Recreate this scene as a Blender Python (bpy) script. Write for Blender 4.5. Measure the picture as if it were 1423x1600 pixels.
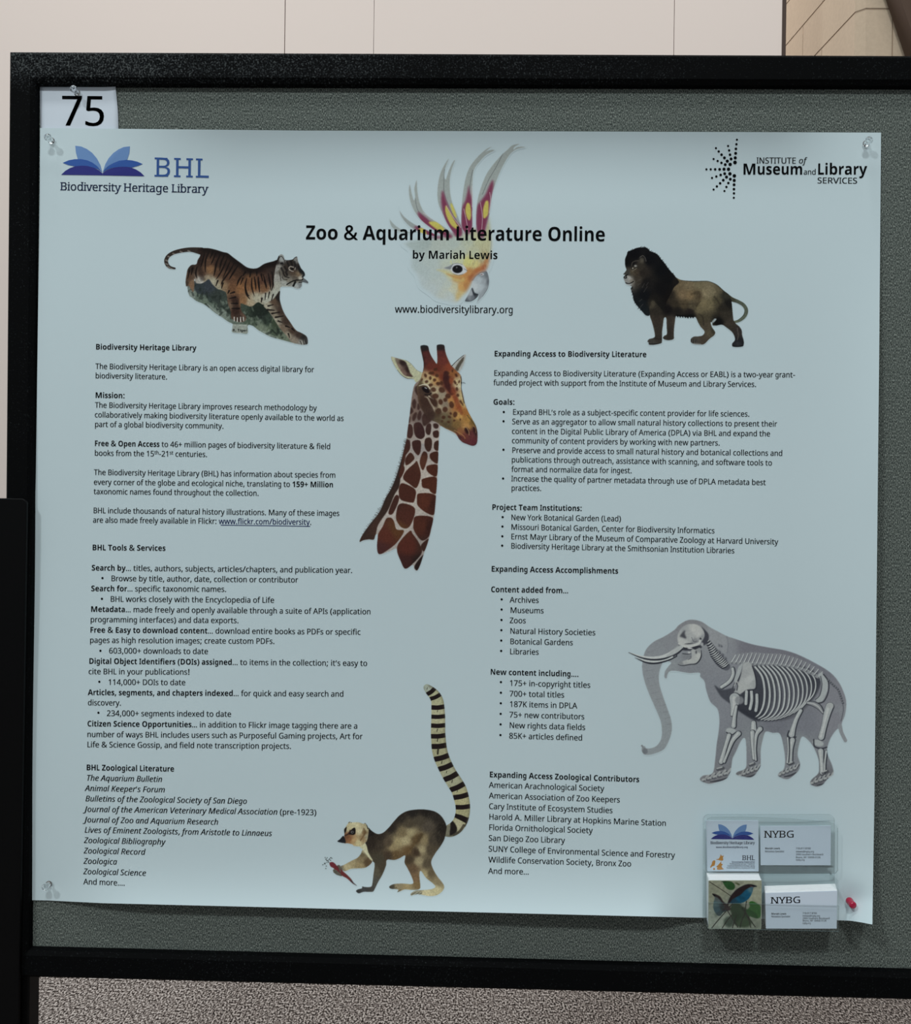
import bpy, bmesh, math
import numpy as np
from mathutils import Vector, Matrix

for o in list(bpy.data.objects):
    bpy.data.objects.remove(o)
scene = bpy.context.scene
COL = scene.collection

# ------------------------------------------------------------------ camera
F, CX, CY = 1500.0, 711.5, 800.0          # focal length and centre in pixels of the 1423 x 1600 frame
DIST, EYE = 1.23, 1.32                    # camera to board, camera height (m)
YAW, PITCH, ROLL = -0.02399, -0.00266, -0.01346


def _rot():
    cy, sy = math.cos(YAW), math.sin(YAW)
    cp, sp = math.cos(PITCH), math.sin(PITCH)
    cr, sr = math.cos(ROLL), math.sin(ROLL)
    ry = np.array([[cy, 0, sy], [0, 1, 0], [-sy, 0, cy]])
    rp = np.array([[1, 0, 0], [0, cp, -sp], [0, sp, cp]])
    rr = np.array([[cr, -sr, 0], [sr, cr, 0], [0, 0, 1]])
    return ry @ rp @ rr


ROT = _rot()
CAMPOS = np.array([0.0, -DIST, EYE])


def at(px, py, depth=0.0):
    """Point of the plane `depth` metres in front of the board (board plane y = 0) seen at a photo pixel."""
    px = np.asarray(px, float)
    py = np.asarray(py, float)
    d = np.stack([(px - CX) / F, (py - CY) / F, np.ones_like(px)], -1)
    w = d @ ROT.T
    t = (DIST - np.asarray(depth, float)) / w[..., 2]
    return np.stack([w[..., 0] * t, w[..., 2] * t - DIST, -w[..., 1] * t + EYE], -1)


def wv(v):
    return Vector((v[0], v[2], -v[1]))


cam_data = bpy.data.cameras.new('camera')
cam = bpy.data.objects.new('camera', cam_data)
COL.objects.link(cam)
right, down, fwd = wv(ROT[:, 0]), wv(ROT[:, 1]), wv(ROT[:, 2])
m = Matrix((right, -down, -fwd)).transposed().to_4x4()
m.translation = Vector(CAMPOS)
cam.matrix_world = m
cam_data.sensor_fit = 'HORIZONTAL'
cam_data.sensor_width = 36.0
cam_data.lens = 36.0 * F / 1423.0
cam_data.clip_start = 0.02
scene.camera = cam

# ------------------------------------------------------------------ exposure, world, lights
scene.view_settings.view_transform = 'Standard'
scene.view_settings.look = 'None'
scene.view_settings.gamma = 1.0
scene.view_settings.use_curve_mapping = False
scene.view_settings.exposure = 0.0

world = bpy.data.worlds.new('hall')
scene.world = world
world.use_nodes = True
bg = world.node_tree.nodes['Background']
bg.inputs[0].default_value = (0.86, 0.95, 1.0, 1)
bg.inputs[1].default_value = 0.205


def area(name, loc, target, size, power, color, size_y=None):
    d = bpy.data.lights.new(name, 'AREA')
    d.shape = 'RECTANGLE' if size_y else 'DISK'
    d.size = size
    if size_y:
        d.size_y = size_y
    d.energy = power
    d.color = color
    o = bpy.data.objects.new(name, d)
    COL.objects.link(o)
    o.location = loc
    o.rotation_euler = (Vector(target) - Vector(loc)).to_track_quat('-Z', 'Y').to_euler()
    return o


# two high hall lamps out in the aisle, a strip of ceiling panels above the board, lamps over the passage behind it, and an added fill for the pier
area('ceiling_lamp', (-0.1, -6.0, 7.6), (0, 0, 1.3), 0.7, 165, (0.93, 1.0, 1.0))
area('ceiling_lamp.001', (-4.7, -6.2, 7.6), (0, 0, 1.3), 0.7, 215, (0.93, 1.0, 1.0))
area('ceiling_strip', (-0.3, -1.45, 5.6), (-0.3, -0.2, 1.3), 3.6, 62, (0.95, 1.0, 0.98), 0.5)
area('passage_lamp', (-1.7, 0.75, 4.6), (-1.7, 2.4, 1.4), 1.6, 15, (1.0, 0.93, 0.88), 0.4)
area('passage_lamp.001', (1.4, 0.75, 4.6), (1.4, 2.4, 1.4), 1.6, 15, (1.0, 0.93, 0.88), 0.4)
area('pier_side_fill', (-0.3, 4.2, 4.6), (1.8, 3.4, 1.8), 1.2, 46, (1.0, 0.93, 0.88), 0.4)  # added fill, unseen behind the panel wall, to brighten the pier's side face


# ------------------------------------------------------------------ helpers
def lin(c):
    c = np.asarray(c, float)
    return np.where(c <= 0.04045, c / 12.92, ((c + 0.055) / 1.055) ** 2.4)


def rgb(r, g, b):
    v = lin(np.array([r, g, b]) / 255.0)
    return (float(v[0]), float(v[1]), float(v[2]), 1.0)


def tag(o, label=None, cat=None, group=None, kind=None):
    if label:
        o['label'] = label
    if cat:
        o['category'] = cat
    if group:
        o['group'] = group
    if kind:
        o['kind'] = kind
    return o


def empty(name, loc):
    o = bpy.data.objects.new(name, None)
    o.empty_display_size = 0.03
    COL.objects.link(o)
    o.location = loc
    return o


def link(name, me, parent=None):
    """Mesh data is written in world coordinates; a child is re-expressed relative to its parent."""
    o = bpy.data.objects.new(name, me)
    COL.objects.link(o)
    if parent is not None:
        o.parent = parent
        o.matrix_parent_inverse = parent_world(parent).inverted()
    return o


def parent_world(p):
    mm = p.matrix_basis.copy()
    if p.parent is not None:
        mm = parent_world(p.parent) @ p.matrix_parent_inverse @ mm
    return mm


def mesh(name, verts, faces, mat, parent=None, smooth=False):
    me = bpy.data.meshes.new(name)
    me.from_pydata([tuple(map(float, v)) for v in verts], [], [tuple(f) for f in faces])
    me.validate()
    for mt in (mat if isinstance(mat, (list, tuple)) else [mat]):
        me.materials.append(mt)
    if smooth:
        me.shade_smooth()
    return link(name, me, parent)


def fix_normals(o):
    bm = bmesh.new()
    bm.from_mesh(o.data)
    bmesh.ops.recalc_face_normals(bm, faces=bm.faces)
    bm.to_mesh(o.data)
    bm.free()
    return o


def bevel(o, w, seg=2):
    bm = bmesh.new()
    bm.from_mesh(o.data)
    bmesh.ops.recalc_face_normals(bm, faces=bm.faces)
    bmesh.ops.bevel(bm, geom=list(bm.edges), offset=w, segments=seg, affect='EDGES', profile=0.5)
    bm.to_mesh(o.data)
    bm.free()
    return o


def prism(front, back):
    """Closed solid between two matching loops of points."""
    n = len(front)
    v = list(front) + list(back)
    f = [tuple(range(n)), tuple(range(2 * n - 1, n - 1, -1))]
    f += [(i, n + i, n + (i + 1) % n, (i + 1) % n) for i in range(n)]
    return v, f


def box_vf(x0, x1, y0, y1, z0, z1):
    a = [(x0, y0, z0), (x1, y0, z0), (x1, y0, z1), (x0, y0, z1)]
    b = [(x0, y1, z0), (x1, y1, z0), (x1, y1, z1), (x0, y1, z1)]
    return prism(a, b)


class Soup:
    def __init__(self):
        self.v, self.f = [], []

    def add(self, v, f):
        n = len(self.v)
        self.v += list(v)
        self.f += [tuple(i + n for i in q) for q in f]


# ------------------------------------------------------------------ materials
def material(name, color=(0.5, 0.5, 0.5, 1), rough=0.6, spec=0.4, metallic=0.0):
    mt = bpy.data.materials.new(name)
    mt.use_nodes = True
    b = mt.node_tree.nodes['Principled BSDF']
    b.inputs['Base Color'].default_value = color
    b.inputs['Roughness'].default_value = rough
    b.inputs['Specular IOR Level'].default_value = spec
    b.inputs['Metallic'].default_value = metallic
    return mt


def nodes(mt):
    nt = mt.node_tree
    return nt, nt.nodes, nt.links, nt.nodes['Principled BSDF']


def noise_color(mt, scale, stops, detail=3.0, stretch=(1, 1, 1), bump=0.0, bump_dist=0.001, rough=0.6):
    nt, N, L, b = nodes(mt)
    tc = N.new('ShaderNodeTexCoord')
    mp = N.new('ShaderNodeMapping')
    mp.inputs['Scale'].default_value = stretch
    nz = N.new('ShaderNodeTexNoise')
    nz.inputs['Scale'].default_value = scale
    nz.inputs['Detail'].default_value = detail
    nz.inputs['Roughness'].default_value = rough
    rp = N.new('ShaderNodeValToRGB')
    els = rp.color_ramp.elements
    els[0].position, els[0].color = stops[0]
    els[1].position, els[1].color = stops[-1]
    for p, c in stops[1:-1]:
        e = els.new(p)
        e.color = c
    L.new(tc.outputs['Object'], mp.inputs['Vector'])
    L.new(mp.outputs['Vector'], nz.inputs['Vector'])
    L.new(nz.outputs['Fac'], rp.inputs['Fac'])
    L.new(rp.outputs['Color'], b.inputs['Base Color'])
    if bump:
        bp = N.new('ShaderNodeBump')
        bp.inputs['Strength'].default_value = bump
        bp.inputs['Distance'].default_value = bump_dist
        L.new(nz.outputs['Fac'], bp.inputs['Height'])
        L.new(bp.outputs['Normal'], b.inputs['Normal'])
    return rp


PAPER = np.array([0.665, 0.785, 0.825])      # linear albedo of the poster stock

M_paper = material('poster_paper', (*PAPER, 1), 0.6, 0.2)
M_ink = material('black_ink', rgb(7, 9, 12), 0.7, 0.06)
M_navy = material('navy_ink', rgb(38, 50, 84), 0.7, 0.08)
M_link = material('link_ink', rgb(33, 47, 105), 0.7, 0.08)
M_blue = material('logo_blue_ink', rgb(62, 96, 160), 0.7, 0.08)
M_card = material('card_stock', (0.74, 0.83, 0.95, 1), 0.5, 0.35)
M_sheet = material('number_sheet', (0.72, 0.79, 0.88, 1), 0.5, 0.3)
M_edge = material('card_edge', (0.92, 0.94, 0.96, 1), 0.6, 0.3)
M_greyink = material('grey_ink', rgb(95, 102, 118), 0.7, 0.08)

M_print = material('printed_colour', (1, 1, 1, 1), 0.7, 0.06)
_nt, _N, _L, _b = nodes(M_print)
_a = _N.new('ShaderNodeAttribute')
_a.attribute_name = 'ink'
_L.new(_a.outputs['Color'], _b.inputs['Base Color'])

M_fabric = material('board_fabric', (0.1, 0.1, 0.1, 1), 0.9, 0.15)
noise_color(M_fabric, 1.0, [(0.32, rgb(30, 35, 35)), (0.5, rgb(88, 95, 91)), (0.68, rgb(170, 177, 169))],
            detail=2.0, stretch=(1150, 1150, 400), bump=0.5, bump_dist=0.0006, rough=0.7)

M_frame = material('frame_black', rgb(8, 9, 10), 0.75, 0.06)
# black painted moulding with grey dust specks, and denser grey along the left half of the top rail
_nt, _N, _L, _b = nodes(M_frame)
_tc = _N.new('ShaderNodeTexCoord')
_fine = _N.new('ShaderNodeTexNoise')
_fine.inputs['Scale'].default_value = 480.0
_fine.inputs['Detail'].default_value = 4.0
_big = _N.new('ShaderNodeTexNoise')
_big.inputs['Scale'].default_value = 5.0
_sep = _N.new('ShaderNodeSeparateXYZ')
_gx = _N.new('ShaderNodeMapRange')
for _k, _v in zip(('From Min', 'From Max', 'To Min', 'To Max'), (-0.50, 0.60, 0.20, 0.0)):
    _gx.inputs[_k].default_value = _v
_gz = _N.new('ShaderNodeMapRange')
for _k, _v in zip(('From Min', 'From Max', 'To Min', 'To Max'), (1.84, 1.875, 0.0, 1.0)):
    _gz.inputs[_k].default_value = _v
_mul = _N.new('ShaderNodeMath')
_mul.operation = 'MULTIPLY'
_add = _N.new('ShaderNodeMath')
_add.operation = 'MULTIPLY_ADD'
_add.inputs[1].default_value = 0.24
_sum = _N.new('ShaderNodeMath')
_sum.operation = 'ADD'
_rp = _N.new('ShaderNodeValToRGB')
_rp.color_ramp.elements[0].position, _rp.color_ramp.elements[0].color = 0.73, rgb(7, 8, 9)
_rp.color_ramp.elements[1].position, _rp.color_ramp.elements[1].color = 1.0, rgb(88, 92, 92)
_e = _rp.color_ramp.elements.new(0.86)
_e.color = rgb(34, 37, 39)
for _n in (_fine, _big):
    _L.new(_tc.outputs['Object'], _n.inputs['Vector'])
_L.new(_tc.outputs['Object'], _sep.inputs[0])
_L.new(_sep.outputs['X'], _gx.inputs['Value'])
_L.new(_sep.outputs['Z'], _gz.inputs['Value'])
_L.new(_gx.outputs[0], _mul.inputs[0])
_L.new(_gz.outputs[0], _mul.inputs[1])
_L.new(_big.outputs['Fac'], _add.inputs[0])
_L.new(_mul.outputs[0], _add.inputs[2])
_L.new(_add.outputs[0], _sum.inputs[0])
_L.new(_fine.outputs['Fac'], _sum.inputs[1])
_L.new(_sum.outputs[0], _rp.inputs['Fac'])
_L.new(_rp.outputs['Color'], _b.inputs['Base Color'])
M_post = material('post_black', rgb(5, 5, 6), 0.5, 0.12)
M_steel = material('pin_steel', (0.6, 0.6, 0.6, 1), 0.25, 0.5, 1.0)
M_red = material('red_plastic', rgb(176, 24, 62), 0.2, 0.5)

M_clear = material('clear_plastic', (0.97, 0.99, 1, 1), 0.08, 0.5)
_b = nodes(M_clear)[3]
_b.inputs['Transmission Weight'].default_value = 1.0
_b.inputs['IOR'].default_value = 1.45

# thin clear acrylic sheet: mostly transmits, a little surface reflection
M_acryl = bpy.data.materials.new('clear_acrylic')
M_acryl.use_nodes = True
_nt = M_acryl.node_tree
_nt.nodes.clear()
_o = _nt.nodes.new('ShaderNodeOutputMaterial')
_t = _nt.nodes.new('ShaderNodeBsdfTransparent')
_t.inputs[0].default_value = (0.965, 0.98, 0.98, 1)
_g = _nt.nodes.new('ShaderNodeBsdfGlossy')
_g.inputs['Roughness'].default_value = 0.08
_x = _nt.nodes.new('ShaderNodeMixShader')
_x.inputs[0].default_value = 0.045
_nt.links.new(_t.outputs[0], _x.inputs[1])
_nt.links.new(_g.outputs[0], _x.inputs[2])
_nt.links.new(_x.outputs[0], _o.inputs[0])
# polished sheet edges look denser than the faces
M_acryl_edge = material('acrylic_edge', rgb(112, 132, 135), 0.25, 0.5)
_b = nodes(M_acryl_edge)[3]
_b.inputs['Alpha'].default_value = 0.6

M_wall = material('white_wall_panel', rgb(228, 215, 208), 0.6, 0.3)
M_gap = material('panel_gap', rgb(96, 84, 76), 0.8, 0.2)
M_trim = material('brown_trim', rgb(70, 55, 48), 0.6, 0.3)
M_block = material('painted_block', rgb(180, 163, 143), 0.8, 0.2)
noise_color(M_block, 60.0, [(0.2, rgb(190, 172, 151)), (0.8, rgb(202, 184, 162))], bump=0.12, bump_dist=0.002)
M_mortar = material('block_mortar', rgb(156, 138, 120), 0.9, 0.1)
M_shadow_strip = material('dark_shadow_strip', rgb(84, 68, 58), 0.7, 0.2)

M_carpet = material('carpet_pile', (0.3, 0.3, 0.3, 1), 0.95, 0.1)
noise_color(M_carpet, 215.0, [(0.36, rgb(36, 29, 27)), (0.50, rgb(134, 124, 119)), (0.62, rgb(222, 213, 208))],
            detail=1.5, stretch=(1.0, 0.55, 1.0), bump=0.4, bump_dist=0.004, rough=0.5)

# ------------------------------------------------------------------ the hall
WALL = -2.67          # depth of the panel wall behind the board plane


def wall_x(px, py=40, depth=WALL):
    return float(at(px, py, depth)[0])


v, f = box_vf(-5.5, 5.5, -4.5, 5.0, -0.12, 0.0)
tag(mesh('floor', v, f, M_carpet), 'grey brown speckled loop carpet under the boards', kind='structure')

wy = -WALL
edges = [-5.0, wall_x(445), wall_x(584), wall_x(1053), wall_x(1221.5)]
s = Soup()
gaps = [0.0034, 0.0018, 0.0024]
for i in range(4):
    x0 = edges[i] + (gaps[i - 1] / 2 if i else 0)
    x1 = edges[i + 1] - (gaps[i] / 2 if i < 3 else 0)
    s.add(*box_vf(x0, x1, wy, wy + 0.05, 0.0, 4.6))
wall = mesh('wall_back', s.v, s.f, M_wall)
tag(wall, 'white panel partition wall behind the board', kind='structure')
v, f = box_vf(-5.0, edges[-1] - 0.01, wy + 0.012, wy + 0.06, 0.0, 4.58)
mesh('seam_backing', v, f, M_gap, wall)
v, f = box_vf(edges[-1], wall_x(1227.5), wy - 0.004, wy + 0.08, 0.0, 4.6)
tag(mesh('trim_1', v, f, M_trim), 'narrow brown edge trim at the end of the white wall', kind='structure')

# painted block pier beyond the end of the panel wall: front face and a side face running back to the left
PIER = 4.0 - DIST
K = at(1341, 14, -PIER)
kx, ky, joint_z = float(K[0]), float(K[1]), float(K[2])
sd = ROT @ np.array([(610 - CX) / F, 0.0, 1.0])
sd = np.array([sd[0], sd[2]]) / math.hypot(sd[0], sd[2])      # side face direction in plan
CH = 0.203
zs0 = joint_z - CH * math.floor(joint_z / CH)
blocks, mortar = Soup(), Soup()
g = 0.004


def slab(p, q, n_in, depth, z0, z1, soup):
    """Upright block face from plan point p to q, going `depth` inwards along n_in."""
    a = [(p[0], p[1], z0), (q[0], q[1], z0), (q[0], q[1], z1), (p[0], p[1], z1)]
    b = [(x + n_in[0] * depth, y + n_in[1] * depth, z) for x, y, z in a]
    soup.add(*prism(a, b))


nrm_side = np.array([-sd[1], sd[0]])
if nrm_side[0] < 0:
    nrm_side = -nrm_side                                        # points into the pier (to the right)
cham = 0.03
row = 0
joint_row = int(math.floor(joint_z / CH)) + 0
z = zs0 - CH
while z < 4.6:
    z0, z1 = max(z + g, 0.0), min(z + CH - g, 4.6)
    if z1 - z0 > 0.03:
        off = 0.14 if row % 2 == joint_row % 2 else 0.34
        xs = [kx + cham] + [kx + off + 0.406 * i for i in range(0, 3)] + [kx + 1.3]
        for i in range(len(xs) - 1):
            slab((xs[i] + (g * 0.7 if i else 0), ky), (xs[i + 1] - g * 0.7, ky), (0, 1), 0.1, z0, z1, blocks)
        ss = [cham] + [off + 0.2 + 0.406 * i for i in range(0, 4)] + [1.9]
        for i in range(len(ss) - 1):
            p = (kx + sd[0] * (ss[i] + (g * 0.5 if i else 0)), ky + sd[1] * (ss[i] + (g * 0.5 if i else 0)))
            q = (kx + sd[0] * (ss[i + 1] - g * 0.5), ky + sd[1] * (ss[i + 1] - g * 0.5))
            slab(p, q, nrm_side, 0.1, z0, z1, blocks)
        p = (kx + cham, ky)
        q = (kx + sd[0] * cham, ky + sd[1] * cham)
        slab(p, q, (0.7, 0.7), 0.05, z0, z1, blocks)
    z += CH
    row += 1
e = 0.0025
v, f = prism([(kx + cham, ky + e, 0), (kx + 1.3, ky + e, 0), (kx + 1.3, ky + 1.9, 0),
              (kx + sd[0] * 1.9 + e, ky + sd[1] * 1.9, 0), (kx + sd[0] * cham + e, ky + sd[1] * cham, 0)],
             [(kx + cham, ky + e, 4.6), (kx + 1.3, ky + e, 4.6), (kx + 1.3, ky + 1.9, 4.6),
              (kx + sd[0] * 1.9 + e, ky + sd[1] * 1.9, 4.6), (kx + sd[0] * cham + e, ky + sd[1] * cham, 4.6)])
mortar.add(v, f)
wr = mesh('wall_right', blocks.v, blocks.f, M_block)
fix_normals(wr)
tag(wr, 'tan painted block pier at the right behind the board', kind='structure')
fix_normals(mesh('mortar', mortar.v, mortar.f, M_mortar, wr))

# dark sloping strip added to stand for a shadow across the top right corner
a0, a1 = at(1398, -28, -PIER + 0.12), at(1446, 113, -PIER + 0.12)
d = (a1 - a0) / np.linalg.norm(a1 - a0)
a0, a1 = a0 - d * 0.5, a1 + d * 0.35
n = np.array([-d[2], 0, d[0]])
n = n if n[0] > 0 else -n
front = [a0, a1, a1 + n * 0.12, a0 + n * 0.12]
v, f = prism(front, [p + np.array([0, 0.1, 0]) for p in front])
tag(fix_normals(mesh('shadow_strip', v, f, M_shadow_strip)), 'dark brown sloping strip standing for a shadow on the block pier', kind='structure')

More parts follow.
